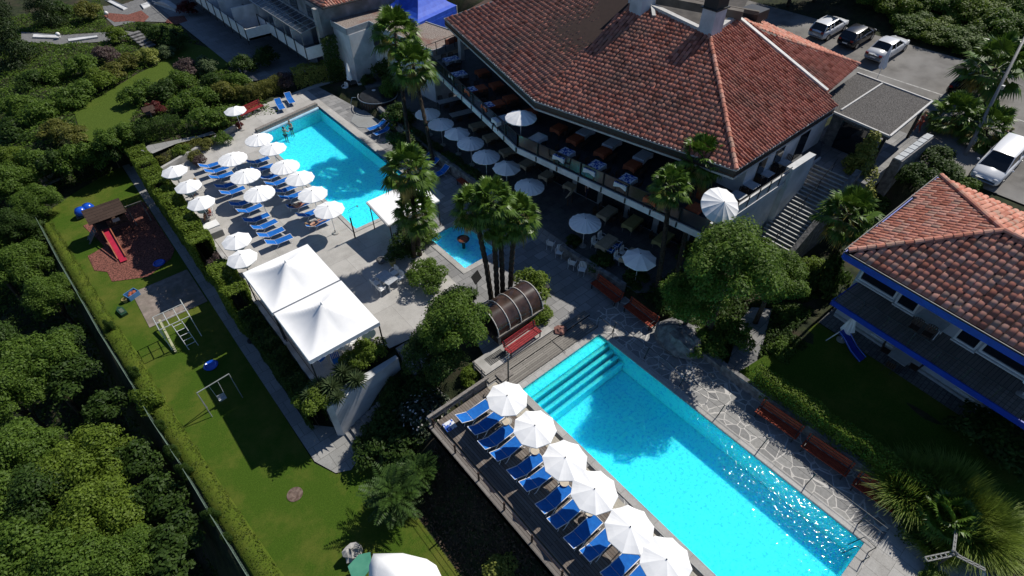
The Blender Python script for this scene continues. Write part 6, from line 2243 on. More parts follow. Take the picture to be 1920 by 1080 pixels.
mb.bar(a0 + Vector((0, 0, -0.1)), a3 + Vector((0, 0, -0.1)), 0.16)
mb.bar(a3 + Vector((0, 0, -0.1)), a2 + Vector((0, 0, -0.1)), 0.16)
obj('beam', mb, plain('grey_beam', (0.45, 0.45, 0.44), 0.6), t)
for a in (a0, a1, a2, a3):
 qq = a.lerp((a0 + a2) / 2, 0.05)
 obj('post', MB().tube([(qq.x, qq.y, 0), (qq.x, qq.y, qq.z - 0.16)], 0.04, 8), M['dark'], t)
mb = MB()
mb.bx(15.0, 17.2, 30.7, 31.2, 0, 1.05)
tag(obj('bar_counter', mb, M['greywood']), 'pale wooden bar counter under the slanting roof', 'counter')
t = thing('pool_cover_roller', 'dark roller box of the pool cover along the far end of the square pool', 'pool cover', (0, 0, 0))
d0, d1 = Vector((12.5, 51.15, 0)), Vector((19.15, 52.45, 0))
obj('cover_box', MB().bar(d0 + Vector((0, 0, 0.08)), d1 + Vector((0, 0, 0.08)), 0.42, None), M['greywood'], t)
obj('roller', MB().tube([d0 + Vector((0.1, -0.45, -0.1)), d1 + Vector((-0.1, -0.45, -0.1))], 0.16, 10), plain('pale_blue_slats', (0.30, 0.5, 0.62), 0.5), t)
wlm = MB()
for a, b in zip(P1, P1[1:] + P1[:1]):
 d = (Vector(b) - Vector(a)).normalized()
 nrm = Vector((-d.y, d.x)) * 0.012
 wlm.add([(a[0] + nrm.x, a[1] + nrm.y, -0.32), (b[0] + nrm.x, b[1] + nrm.y, -0.32), (b[0] + nrm.x, b[1] + nrm.y, 0.02), (a[0] + nrm.x, a[1] + nrm.y, 0.02)], [(0, 1, 2, 3)])
struct('waterline_tiles', wlm, NAVY)
# --- playground
t = thing('playhouse', 'dark wooden playhouse tower with a brown roof, ladder steps and red slide', 'playhouse', (-1.35, 48.7, LZ), R(0))
mb = MB()
for x in (-1.1, 1.1):
 for y in (-0.75, 0.75):
  mb.bx(x - 0.06, x + 0.06, y - 0.06, y + 0.06, 0, 2.1)
obj('frame', mb, M['brownwood'], t)
obj('platform', MB().bx(-1.15, 1.15, -0.8, 0.8, 0.95, 1.05), M['brownwood'], t)
mb = MB()
for k in range(8):
 mb.bx(-1.1 + 0.275 * k, -0.85 + 0.275 * k, 0.70, 0.74, 1.05, 1.75)
 if k > 2:
  mb.bx(-1.1 + 0.275 * k, -0.85 + 0.275 * k, -0.74, -0.70, 1.05, 1.6)
mb.bx(1.06, 1.1, -0.7, 0.7, 1.05, 1.75)
obj('wall', mb, M['brownwood'], t)
mb = MB()
mb.slab3([(-1.35, 1.0, 1.95), (1.35, 1.0, 1.95), (1.35, -0.05, 2.75), (-1.35, -0.05, 2.75)], 0.05)
mb.slab3([(-1.35, -1.05, 1.95), (1.35, -1.05, 1.95), (1.35, -0.06, 2.74), (-1.35, -0.06, 2.74)], 0.05)
obj('roof', mb, plank_mat('shingle_brown', (0.055, 0.035, 0.026), (0.085, 0.055, 0.042), along='X', width=0.18, length=1.3), t)
mb = MB()
sx = -0.55
mb.slab3([(sx - 0.24, -0.8, 1.0), (sx + 0.24, -0.8, 1.0), (sx + 0.24, -4.1, 0.12), (sx - 0.24, -4.1, 0.12)], 0.04)
mb.slab3([(sx - 0.24, -4.1, 0.12), (sx + 0.24, -4.1, 0.12), (sx + 0.24, -4.55, 0.14), (sx - 0.24, -4.55, 0.14)], 0.04)
sl = obj('slide', mb, plain('crimson_slide', (0.42, 0.025, 0.055), 0.3), t)
mb = MB()
for s_ in (-1, 1):
 mb.bar((sx + s_ * 0.28, -0.8, 1.12), (sx + s_ * 0.28, -4.1, 0.22), 0.07)
obj('slide_side', mb, noise_mat('orange_wood', (0.32, 0.10, 0.05), (0.42, 0.15, 0.08), scale=5, rough=0.7), sl)
mb = MB()
for s_ in (0.35, -0.35):
 mb.bar((-1.15, s_, 1.0), (-2.1, s_, 0.0), 0.08)
for k in range(4):
 mb.box((-1.3 - 0.2 * k, 0, 0.86 - 0.2 * k), (0.16, 0.7, 0.04))
obj('ladder', mb, M['greywood'], t)
mb = MB()
mb.slab3([(1.4, 0.9, 1.35), (2.7, 0.9, 1.35), (2.7, 0.2, 1.7), (1.4, 0.2, 1.7)], 0.04)
for x in (1.5, 2.6):
 for y in (0.85, -0.3):
  mb.bx(x - 0.04, x + 0.04, y - 0.04, y + 0.04, 0, 1.3)
obj('lean_to', mb, M['greywood'], t)
obj('panel', MB().box((0.4, -0.77, 1.45), (0.5, 0.03, 0.3)), plain('pale_panel', (0.4, 0.4, 0.38), 0.6), t)
q = P(152, 398, LZ + 0.4)
t = thing('spring_rider', 'shiny blue bubble-shaped toy rider on the grass behind the playhouse', 'play toy', (q.x, q.y, LZ))
obj('shell', MB().lathe((0, 0, 0.1), [(0.05, 0), (0.42, 0.15), (0.48, 0.4), (0.32, 0.68), (0.0, 0.76)], 16), plain('blue_plastic', (0.01, 0.08, 0.5), 0.2, spec=0.6), t, smooth=True)
obj('shell', MB().lathe((0.6, 0.2, 0.1), [(0.05, 0), (0.42, 0.15), (0.48, 0.4), (0.32, 0.68), (0.0, 0.76)], 16), plain('blue_plastic', (0.01, 0.08, 0.5), 0.2, spec=0.6), t, smooth=True)
obj('base', MB().bx(-0.5, 1.0, -0.2, 0.4, 0.0, 0.1), M['greywood'], t)
for lab, px, py in (('blue plastic disc lying on the grass edge of the bark mulch', 299, 494), ('blue plastic disc in the shade between climbing frame and swing', 396, 686)):
 q = P(px, py, LZ)
 t = thing('play_disc', lab, 'play toy', (q.x, q.y, LZ), 0, 'blue plastic discs')
 obj('disc', MB().lathe((0, 0, 0.0), [(0.40, 0.0), (0.45, 0.08), (0.36, 0.13), (0.28, 0.08), (0, 0.07)], 18), plain('blue_plastic', (0.01, 0.08, 0.5), 0.2), t)
q = P(250, 556, LZ)
t = thing('toy_box', 'blue open toy crate with coloured toys on the corner of the grit court', 'toy crate', (q.x, q.y, LZ), R(20))
mb = MB()
for a in (-1, 1):
 mb.bx(-0.4, 0.4, a * 0.3 - 0.02, a * 0.3 + 0.02, 0, 0.4)
 mb.bx(a * 0.4 - 0.02, a * 0.4 + 0.02, -0.279, 0.279, 0, 0.4)
mb.bx(-0.379, 0.379, -0.279, 0.279, 0, 0.04)
obj('crate', mb, plain('sky_blue_plastic', (0.08, 0.22, 0.45), 0.4), t)
mb = MB()
for k in range(5):
 mb.blob((-0.2 + 0.1 * k, 0.1 * ((k % 3) - 1), 0.3), (0.14, 0.12, 0.12), k)
obj('toys', mb, M['terracotta'], t)
q = P(236, 566, LZ)
t = thing('toy_bucket', 'small yellow toy bucket on the lawn beside the crate', 'toy', (q.x, q.y, LZ))
obj('bucket', MB().lathe((0, 0, 0), [(0.14, 0), (0.2, 0.3), (0.17, 0.3), (0.13, 0.05)], 12), M['olivecloth'], t)
obj('handle', MB().tube([(0.19, 0, 0.3), (0.1, 0.12, 0.42), (-0.1, 0.12, 0.42), (-0.19, 0, 0.3)], 0.012, 5), M['black'], t)
q = P(230, 586, LZ)
t = thing('toy_boat', 'green plastic toy boat lying on the lawn by the grit court', 'toy', (q.x, q.y, LZ), R(100))
obj('hull', MB().prism([(-0.5, -0.2), (0.3, -0.22), (0.6, 0), (0.3, 0.22), (-0.5, 0.2)], 0.0, 0.22), plain('bottle_green_plastic', (0.02, 0.06, 0.03), 0.4), t)
obj('seat', MB().bx(-0.3, 0.2, -0.12, 0.12, 0.221, 0.26), plain('grey_green_plastic', (0.10, 0.13, 0.09), 0.4), t)
t = thing('climbing_frame', 'pale tubular climbing frame with a ladder end on the lawn', 'climbing frame', (0, 0, LZ))
mb = MB()
x0, x1, y0, y1, h = -1.85, 0.05, 32.65, 34.1, 2.0
for k in range(4):
 x = x0 + (x1 - x0) * k / 3
 mb.tube([(x, y0, h), (x, y1, h)], 0.03, 6)
for k in range(3):
 y = y0 + (y1 - y0) * k / 2
 mb.tube([(x0, y, h), (x1, y, h)], 0.03, 6)
mb.tube([(x1, y0 - 0.0, h), (x1, y1 + 0.5, h)], 0.035, 6)
obj('grid', mb, plain('pale_green_tube', (0.42, 0.44, 0.42), 0.5), t)
for x in (x0, x1):
 for y in (y0, y1):
  obj('leg', MB().tube([(x, y, 0), (x, y, h)], 0.03, 6), M['alu'], t)
mb = MB()
for s_ in (0.55, 1.15):
 mb.tube([(x0 + 1.9 - s_, y0, h), (x0 + 2.0 - s_, y0 - 0.7, 0.0)], 0.025, 6)
for k in range(5):
 mb.tube([(x0 + 0.76 + 0.02 * k, y0 - 0.12 * k - 0.06, h - 0.38 * k - 0.2), (x0 + 1.36 + 0.02 * k, y0 - 0.12 * k - 0.06, h - 0.38 * k - 0.2)], 0.018, 6)
obj('ladder', mb, M['alu'], t)
q0, q1 = P(299, 600, LZ + 0.75), P(330, 660, LZ + 0.12)
t = thing('balance_beam', 'pale yellow sloping balance beam beside the climbing frame', 'play beam', (0, 0, 0))
obj('beam', MB().bar(q0, q1, 0.13), plain('pale_yellow_beam', (0.40, 0.40, 0.25), 0.6), t)
obj('support', MB().bx(q0.x - 0.06, q0.x + 0.06, q0.y - 0.06, q0.y + 0.06, LZ, q0.z - 0.07), M['alu'], t)
t = thing('swing', 'metal swing frame with one pale seat on the lawn', 'swing', (0, 0, LZ))
s0, s1 = P(369, 737, LZ + 2.0), P(429, 701, LZ + 2.0)
fr_ = MB()
fr_.tube([s0 - Vector((0, 0, LZ)), s1 - Vector((0, 0, LZ))], 0.035, 8)
for s_ in (s0, s1):
 for dy in (-0.05, 0.05):
  fr_.tube([(s_.x, s_.y, 2.0), (s_.x, s_.y + dy * 8, 0)], 0.03, 6)
obj('frame', fr_, plain('dull_metal_tube', (0.25, 0.27, 0.26), 0.5), t)
mid = (s0 + s1) / 2
se = MB().bx(mid.x - 0.22, mid.x + 0.22, mid.y - 0.12, mid.y + 0.12, 0.42, 0.52)
se.bx(mid.x - 0.22, mid.x + 0.22, mid.y + 0.10, mid.y + 0.13, 0.52, 0.75)
so_ = obj('seat', se, M['greytop'], t)
mb = MB()
for dx in (-0.2, 0.2):
 mb.tube([(mid.x + dx * 1.3, mid.y, 2.0), (mid.x + dx, mid.y, 0.5)], 0.012, 5)
obj('chain', mb, M['alu'], so_)
q = P(553, 927, LZ)
tag(obj('manhole_cover', MB().lathe((q.x, q.y, LZ), [(0.42, 0.0), (0.42, 0.03), (0.16, 0.035), (0.1, 0.02), (0, 0.02)], 18), noise_mat('rusty_concrete', (0.10, 0.065, 0.05), (0.19, 0.14, 0.115), scale=6, rough=0.9)), 'round brown manhole cover in the lawn', 'manhole cover')
mb = MB()
for px, py in ((433, 523), (468, 590), (516, 655), (380, 395)):
 q = P(px, py, LZ)
for i, (px, py) in enumerate(((432, 522), (465, 580), (468, 642))):
 q = P(px, py, LZ)
 tag(obj('lamp_bollard', MB().lathe((q.x + 0.1, q.y, LZ), [(0.22, 0.03), (0.22, 0.16), (0.15, 0.22), (0.0, 0.24)], 12), M['black']), 'dark low garden lamp on the lawn path, ' + ('farthest from the steps', 'middle one', 'nearest the steps')[i], 'garden lamp', 'low garden lamps')
# --- wire fence on the wood side
t = thing('wire_fence', 'green wire mesh fence between the lawn verge and the wood', 'fence', (0, 0, 0))
fp = [Vector((p.x - 0.12, p.y, -2.0)) for p in _VL]
mb = MB()
for q in fp:
 mb.tube([(q.x, q.y, -4.2), (q.x, q.y, -1.95)], 0.03, 6)
obj('fence_post', mb, plain('green_post', (0.06, 0.09, 0.06), 0.6), t)
mb = MB()
for a, b in zip(fp[:-1], fp[1:]):
 for k in range(5):
  z = -0.32 * k
  mb.tube([a + Vector((0, 0, z)), b + Vector((0, 0, z))], 0.016 if k == 0 else 0.006, 5)
 n = int((b - a).length / 0.16)
 for k in range(n):
  c = a.lerp(b, k / n)
  mb.tube([c, c + Vector((0, 0, -1.4))], 0.004, 3)
obj('wire_mesh', mb, plain('green_wire', (0.14, 0.20, 0.15), 0.5), t)
b0 = P(1800, 312, 4.0)
t = thing('lamp_post', 'tall leaning grey metal pole beside the car park palms', 'pole', (b0.x, b0.y, 3.6))
ht = ztop(b0.x, b0.y, 60)
tp = P(1926, 62, 11.5)
v0 = Vector((0, 0, 0))
v1 = tp - Vector((b0.x, b0.y, 3.6))
obj('pole', MB().tube([v0, v0.lerp(v1, 0.5), v1], [0.13, 0.11, 0.08], 10), plain('dull_grey_pole', (0.22, 0.22, 0.215), 0.6), t, smooth=True)
mb = MB()
for f in (0.22, 0.25, 0.62):
 c = v0.lerp(v1, f)
 mb.box(c + Vector((0.1, -0.08, 0)), (0.22, 0.3, 0.28))
obj('clamp', mb, M['steel'], t)
b0 = P(1745, 1067, 0)
zt = ztop(b0.x, b0.y, 1033)
zt = 1.9
q = P(1786, 1034, 0)
for _ in range(1):
 best = min(np.arange(0.5, 6, 0.05), key=lambda z: abs(project((b0.x, b0.y, z))[0] - 1788))
zt = float(best)
t = thing('antenna_mast', 'dark mast with three slotted grey antenna blades near the reed clump', 'antenna', (b0.x, b0.y, 0))
obj('mast', MB().tube([(0, 0, 0), (0, 0, zt)], 0.05, 8), M['dark'], t)
for ang, Lb, wv in ((150, 1.15, 0.16), (15, 1.05, 0.06), (285, 1.0, 0.10)):
 a = R(ang)
 mb = MB()
 d = Vector((math.cos(a), math.sin(a), 0.0))
 s_ = Vector((-d.y, d.x, 0))
 c0 = d * 0.12 + Vector((0, 0, zt))
 for sgn in (-1, 1):
  mb.bar(c0 + s_ * sgn * wv / 2, c0 + d * Lb + s_ * sgn * wv / 2, 0.05)
 for k in range(6):
  q = c0 + d * Lb * k / 5
  mb.bar(q - s_ * wv / 2, q + s_ * wv / 2, 0.05)
 obj('blade', mb, plain('grey_antenna', (0.16, 0.165, 0.16), 0.6), t)
mb = MB()
for k in range(4):
 mb.blob((0.08 * math.cos(k * 1.6), 0.08 * math.sin(k * 1.6), zt + 0.05 + 0.06 * (k % 2)), (0.06, 0.06, 0.06), k)
obj('clamp', mb, plain('grey_antenna', (0.16, 0.165, 0.16), 0.6), t)
q0, q1 = P(1838, 1030, 0.7), P(1844, 1085, 0.7)
t = thing('white_rail', 'white square rail post at the lower right corner', 'rail', (0, 0, 0))
obj('bar', MB().bar(q0, q1, 0.14), M['white'], t)
obj('upright', MB().bx(q0.x - 0.05, q0.x + 0.05, q0.y - 0.05, q0.y + 0.05, 0, 0.63), M['white'], t)
obj('upright', MB().bx(q1.x - 0.05, q1.x + 0.05, q1.y - 0.05, q1.y + 0.05, 0, 0.63), M['white'], t)
q = P(1068, 383, RZ)
t = thing('menu_board', 'cream menu board on two legs in the shade by the waiter', 'sign', (q.x, q.y, RZ), A2)
obj('board', MB().box((0, 0, 1.0), (0.62, 0.05, 0.85), rx=0.5), plain('cream_board', (0.5, 0.44, 0.35), 0.7), t)
for s_ in (-1, 1):
 obj('leg', MB().bx(s_ * 0.28 - 0.02, s_ * 0.28 + 0.02, -0.03, 0.03, 0, 0.7), M['brownwood'], t)
q = P(1592, 660, 1.25)
t = thing('childs_slide', 'blue plastic slide leaning beside the annex corner', 'slide', (q.x, q.y, 1.2), R(-8))
q2 = P(1585, 620, 1.0)
mb = MB()
pts_ = [(0.1, -0.75, 0.06), (0.05, -0.1, 0.35), (0, 0.5, 0.85), (0, 0.9, 1.05)]
for a, b in zip(pts_[:-1], pts_[1:]):
 mb.slab3([(a[0] - 0.26, a[1], a[2]), (a[0] + 0.26, a[1], a[2]), (b[0] + 0.26, b[1], b[2]), (b[0] - 0.26, b[1], b[2])], 0.04)
obj('chute', mb, M['bluepaint'], t)
mb = MB()
for s_ in (-1, 1):
 mb.tube([(p_[0] + s_ * 0.28, p_[1], p_[2] + 0.08) for p_ in pts_], 0.035, 6)
obj('chute_side', mb, plain('blue_plastic', (0.01, 0.08, 0.5), 0.2), t)
mb = MB()
for s_ in (-1, 1):
 mb.tube([(s_ * 0.25, 0.9, 1.05), (s_ * 0.3, 1.25, 0)], 0.03, 6)
for k in range(3):
 mb.tube([(-0.28, 1.0 + 0.08 * k, 0.8 - 0.25 * k), (0.28, 1.0 + 0.08 * k, 0.8 - 0.25 * k)], 0.02, 6)
obj('ladder', mb, M['alu'], t)
sheet('minigolf_gravel', [tuple(P(*p_, 0)[:2]) for p_ in ((190, 5), (200, 35), (215, 50), (260, 40), (310, 42), (345, 40), (372, 18), (330, -10), (180, -10))], 0.03, noise_mat('grey_gravel', (0.13, 0.13, 0.13), (0.2, 0.2, 0.2), scale=4, rough=0.95))
sheet('red_gravel', [tuple(P(*p_, 0)[:2]) for p_ in ((195, 30), (205, 25), (240, 28), (265, 20), (280, 32), (270, 42), (240, 40), (215, 42))], 0.045, M['mulch'])
sheet('red_gravel_patch', [tuple(P(*p_, 0)[:2]) for p_ in ((310, 42), (318, 32), (345, 30), (352, 40), (330, 47))], 0.05, M['mulch'])
sheet('minigolf_walk', [tuple(P(*p_, 0)[:2]) for p_ in ((40, 60), (120, 66), (235, 58), (260, 62), (200, 78), (110, 84), (40, 78))], 0.03, noise_mat('grey_gravel', (0.13, 0.13, 0.13), (0.2, 0.2, 0.2), scale=4, rough=0.95))
def lane(label, pxs, hump=0.0, w=0.0):
 t = thing('minigolf_lane', label, 'minigolf lane', (0, 0, 0), 0, 'white minigolf lanes')
 mb = MB()
 qs = [P(a, b, 0.0) for a, b in pxs]
 a, b, c, d = qs
 n = 8
 for k in range(n + 1):
  l, r = a.lerp(b, k / n), d.lerp(c, k / n)
  z = 0.12 + hump * math.sin(PI * k / n)
  mb.v += [(l.x, l.y, z), (r.x, r.y, z), (r.x, r.y, 0.0), (l.x, l.y, 0.0)]
 for k in range(n):
  for s_ in range(4):
   mb.f.append((k * 4 + s_, k * 4 + (s_ + 1) % 4, k * 4 + 4 + (s_ + 1) % 4, k * 4 + 4 + s_))
 mb.f += [(3, 2, 1, 0), (n * 4, n * 4 + 1, n * 4 + 2, n * 4 + 3)]
 obj('lane', mb, M['wall_white'], t)
 e = MB()
 for p_, q_ in ((a, b), (d, c)):
  e.bar(p_ + Vector((0, 0, 0.16 + hump * 0.4)), q_ + Vector((0, 0, 0.16 + hump * 0.4)), 0.06)
 obj('edge', e, M['steel'], t)
lane('flat white minigolf lane on the grey gravel', ((197, 2), (232, 20), (240, 16), (202, -2)))
lane('humped white minigolf lane nearest the hotel', ((288, 8), (333, 24), (341, 21), (300, 4)), 0.7)
lane('grey-white minigolf lane with round end and a hoop', ((264, 10), (270, 18), (284, 12), (278, 5)), 0.05)
lane('shaded minigolf lane on the lower walk, left one', ((62, 72), (112, 74), (114, 68), (64, 65)))
lane('shaded minigolf lane on the lower walk, right one', ((130, 80), (185, 72), (182, 68), (128, 74)))
for lab, px, py in (('round white globe lamp on the red gravel', 203, 33), ('white globe lamp beside the lower minigolf walk', 113, 73)):
 q = P(px, py, 0)
 t = thing('globe_lamp', lab, 'garden lamp', (q.x, q.y, 0), 0, 'white globe lamps')
 obj('globe', MB().lathe((0, 0, 0.55), [(0, -0.25), (0.18, -0.18), (0.26, 0), (0.18, 0.18), (0, 0.25)], 14), M['white'], t, smooth=True)
 obj('stand', MB().tube([(0, 0, 0), (0, 0, 0.4)], 0.04, 6), M['dark'], t)
mb = MB()
q = P(266, 84, 0)
for k in range(6):
 mb.box((q.x + 0.3 * k * 0.3, q.y + 2.0 - 0.7 * k, 0.75 - 0.12 * k), (1.4, 0.55, 0.15), rz=0.3)
tag(obj('garden_steps', mb, M['stone']), 'worn stone garden steps leading up to the minigolf', 'steps')
q = P(295, 240, 0.2)
t = thing('bird_table', 'small dark roofed bird table on a pole among the garden shrubs', 'bird table', (q.x, q.y, 0))
obj('pole', MB().tube([(0, 0, 0), (0, 0, 1.7)], 0.04, 6), M['greywood'], t)
obj('tray', MB().bx(-0.4, 0.4, -0.3, 0.3, 1.7, 1.76), M['brownwood'], t)
mb = MB().slab3([(-0.5, -0.4, 2.05), (0.5, -0.4, 2.05), (0.5, 0, 2.35), (-0.5, 0, 2.35)], 0.03)
mb.slab3([(-0.5, 0.4, 2.05), (0.5, 0.4, 2.05), (0.5, 0.01, 2.34), (-0.5, 0.01, 2.34)], 0.03)
mb.bar((-0.35, 0, 1.76), (-0.35, 0, 2.3), 0.04)
mb.bar((0.35, 0, 1.76), (0.35, 0, 2.3), 0.04)
obj('roof', mb, M['brownwood'], t)
q = P(105, 347, LZ)
t = thing('garden_bench', 'grey wooden park bench at the hedge above the playhouse lawn', 'bench', (q.x, q.y, LZ), R(20))
obj('seat', MB().bx(-0.9, 0.9, -0.3, 0.3, 0.4, 0.46), M['greywood'], t)
obj('backrest', MB().box((0, 0.35, 0.7), (1.8, 0.05, 0.4), rx=-0.2), M['greywood'], t)
for x in (-0.75, 0.75):
 obj('leg', MB().bx(x - 0.04, x + 0.04, -0.25, 0.25, 0, 0.39), M['dark'], t)
# --- planting
def s_px(label, px, py, r, h=None, z=0.0, mat='mid', kind='shrub', **k):
 h = h or r * 1.4
 p = P(px, py, z + h * 0.55)
 zz = ground_z(p.x, p.y) if z is None else z
 return shrub(label, (p.x, p.y, z), r, h, mat, kind, **k)
def t_px(label, px, py, r, zc, mat='mid', sz=1.0, zb=None, **k):
 p = P(px, py, zc)
 zb = ground_z(p.x, p.y) if zb is None else zb
 return tree(label, (p.x, p.y, zb), r, zc - zb, mat, sz=sz, **k)
def palm_px(label, base, crown, zb, scale, zc=None, zm=None, **k):
 b = P(*base, zb)
 best = min(np.arange(zb + 1.2, zb + 9, 0.05), key=lambda z: (P(*crown, z) - b).xy.length)
 c = P(*crown, float(best))
 if zc:
  c, m = P(*crown, zc), P(*base, zm)
  best, b = zc, c + (m - c) * ((zc - zb) / (zc - zm))
 return palm(label, (b.x, b.y, zb), float(best) - zb, scale, (c.x - b.x, c.y - b.y), **k)
palm_px('tall fan palm over the bar roof, crown reaching across the square pool', (787, 478), (766, 318), 0, 1.12)
palm_px('lower fan palm with yellowing skirt beside the bar roof', (775, 482), (778, 398), 0, 1.0)
G4 = ('fan palm of the trunk group by the paddling pool, leaning left', 'tallest fan palm of the trunk group by the paddling pool', 'fan palm of the trunk group by the paddling pool, in the middle', 'fan palm of the trunk group by the paddling pool, right-hand trunk')
for i, (b, c, s) in enumerate((((922, 563), (888, 388), 0.88), ((933, 566), (922, 376), 0.92), ((943, 561), (938, 420), 0.82), ((956, 556), (966, 404), 0.92))):
 palm_px(G4[i], b, c, 0, s, dry=i in (0, 3))
palm_px('taller fan palm before the balcony corner', (1283, 446), (1314, 298), 0.3, 1.0, zc=8.0, zm=3.6)
palm_px('shorter fan palm before the balcony, left of its taller twin', (1243, 458), (1258, 348), 0.3, 0.85, zc=7.3, zm=3.7)
palm_px('fan palm between the big staircase and the annex', (1540, 537), (1592, 402), 0.2, 1.15)
palm_px('fan palm against the pebbled roof of the link building', (752, 150), (741, 62), 0, 1.4, zc=8.4, zm=5.5)
palm_px('fan palm by the far end of the balcony', (783, 165), (774, 122), 0.3, 1.3, zc=6.9, zm=5.4)
palm_px('big fan palm at the car park edge, yellowing on one side', (1836, 215), (1866, 128), 4.7, 1.6, dry=True)
palm_px('fan palm beside the leaning pole, nearer the entrance wall', (1795, 268), (1788, 216), 4.1, 1.2)
palm_px('fan palm beside the leaning pole, nearer the white van', (1838, 280), (1850, 240), 4.2, 1.25)
palm_px('small fan palm in the middle of the reed clump', (1800, 1005), (1772, 972), 0, 0.85, dry=False)
WOOD = [(40, 500, 2.6, 'mid', 'beside the playhouse hedge, palest of its rank'), (95, 555, 2.2, 'mid', 'just left of the wire fence near the mulch'), (70, 690, 3.0, 'mid', 'with a broad sunlit crown opposite the climbing frame'), (15, 740, 2.6, 'mid', 'at the left picture edge opposite the swing'), (30, 860, 2.8, 'mid', 'at the left picture edge opposite the manhole'), (165, 880, 2.8, 'bright', 'with a yellow-green crown nearest the wire fence'), (75, 945, 3.0, 'dark', 'with a dark crown near the lower left corner'), (185, 975, 2.7, 'bright', 'with a bright crown near the lower picture edge'), (40, 1040, 3.0, 'mid', 'filling the lower left corner'), (140, 1060, 2.8, 'mid', 'on the lower picture edge, second from the corner'), (225, 1065, 2.2, 'mid', 'on the lower picture edge, third from the corner'), (-30, 480, 3.0, 'mid', 'cut by the left picture edge opposite the playhouse'), (-30, 670, 3.0, 'dark', 'cut by the left picture edge opposite the grit court'), (-25, 960, 3.2, 'mid', 'cut by the left picture edge near the corner')]
for px, py, r, m, w_ in WOOD:
 t_px('leafy tree in the wood ' + w_, px, py, r * 0.9, -3.4, m, sz=1.05, group='trees of the wood')
UND = [(130, 700, 1.5, -4.5), (200, 760, 1.3, -4.6), (250, 860, 1.4, -4.6), (290, 930, 1.5, -4.6), (330, 1010, 1.5, -4.6), (240, 960, 1.6, -5.5), (300, 1060, 1.6, -5.0), (120, 640, 1.5, -5.0), (60, 430, 1.4, -4.0)]
for i, (px, py, r, z) in enumerate(UND):
 s_px('dark low shrub in the gap along the wire fence, ' + ORD[i + 1] + ' counted from the playhouse', px, py, r, r * 1.3, z, 'dark', group='fence shrubs')
VINE = [(205, 610, 0.5), (250, 700, 0.5), (275, 745, 0.85), (300, 800, 0.45), (322, 850, 0.55), (345, 880, 0.55), (395, 965, 0.55), (425, 1010, 0.4), (150, 560, 0.45)]
for i, (px, py, r) in enumerate(VINE):
 s_px('leafy creeper on the wire fence, ' + ('the roundest, spilling onto the verge' if i == 2 else 'number %s from the playhouse end' % ORD[i + 1]), px, py, r * (1 if i == 2 else 0.7), r * (2.2 if i == 2 else 2.6), -3.2, 'dark' if i != 2 else 'bright', group='fence creepers', name='creeper', cat='creeper')
for px, py, r, zc, m, lab in ((70, 378, 1.9, -1.6, 'mid', 'rounded leafy tree at the corner of the playhouse lawn'), (20, 345, 2.4, -1.2, 'mid', 'leafy tree at the left edge behind the playhouse lawn'), (35, 420, 1.8, -2.2, 'dark', 'dark tree below the rounded tree at the lawn corner'), (20, 300, 1.6, -0.6, 'bright', 'pale-topped small tree at the left edge by the corner lawn')):
 t_px(lab, px, py, r, zc, m, group='trees round the playhouse lawn')
for i, (px, py, r) in enumerate(((65, 300, 1.35), (100, 305, 1.3), (135, 295, 1.35), (170, 288, 1.3), (205, 280, 1.25), (238, 272, 1.15))):
 s_px('shrub of the high bank above the playhouse lawn, ' + ORD[i + 1] + ' from the left', px, py, r, 2.6, -1.8, ('mid', 'dark', 'mid', 'mid', 'dark', 'mid')[i], group='bank shrubs')
conif = clump_mesh('conifer_foliage', [(0.45 * (1 - k / 16) * 5 * math.cos(k * 2.4) * 0.55, 0.45 * (1 - k / 16) * 5 * math.sin(k * 2.4) * 0.55, k * 0.55 + 0.7, 0.5 + 0.9 * (1 - k / 16)) for k in range(16)], 9000, 0.24, 77, aspect=0.35, up=-0.2)
conif.materials.append(LEAF['conifer'])
def conifer(label, px, py, zb, s, m='conifer'):
 p = P(px, py, zb)
 t = thing('conifer', label, 'conifer', (p.x, p.y, zb), px, 'conifers')
 o = obj('crown', conif, None, t)
 o.scale = (s, s, s)
 swap_mat(o, LEAF[m])
 obj('trunk', MB().tube([(0, 0, -0.3), (0, 0, 8.6 * s)], [0.2 * s, 0.03], 7), BARK, t)
 return t
conifer('tall dark conifer at the left edge above the garden', 42, 135, -1.0, 1.15)
conifer('dark conifer cut by the upper picture edge left of the minigolf', 100, 55, -0.5, 0.9)
conifer('dark conifer at the top left corner', 5, 60, -1.0, 1.1)
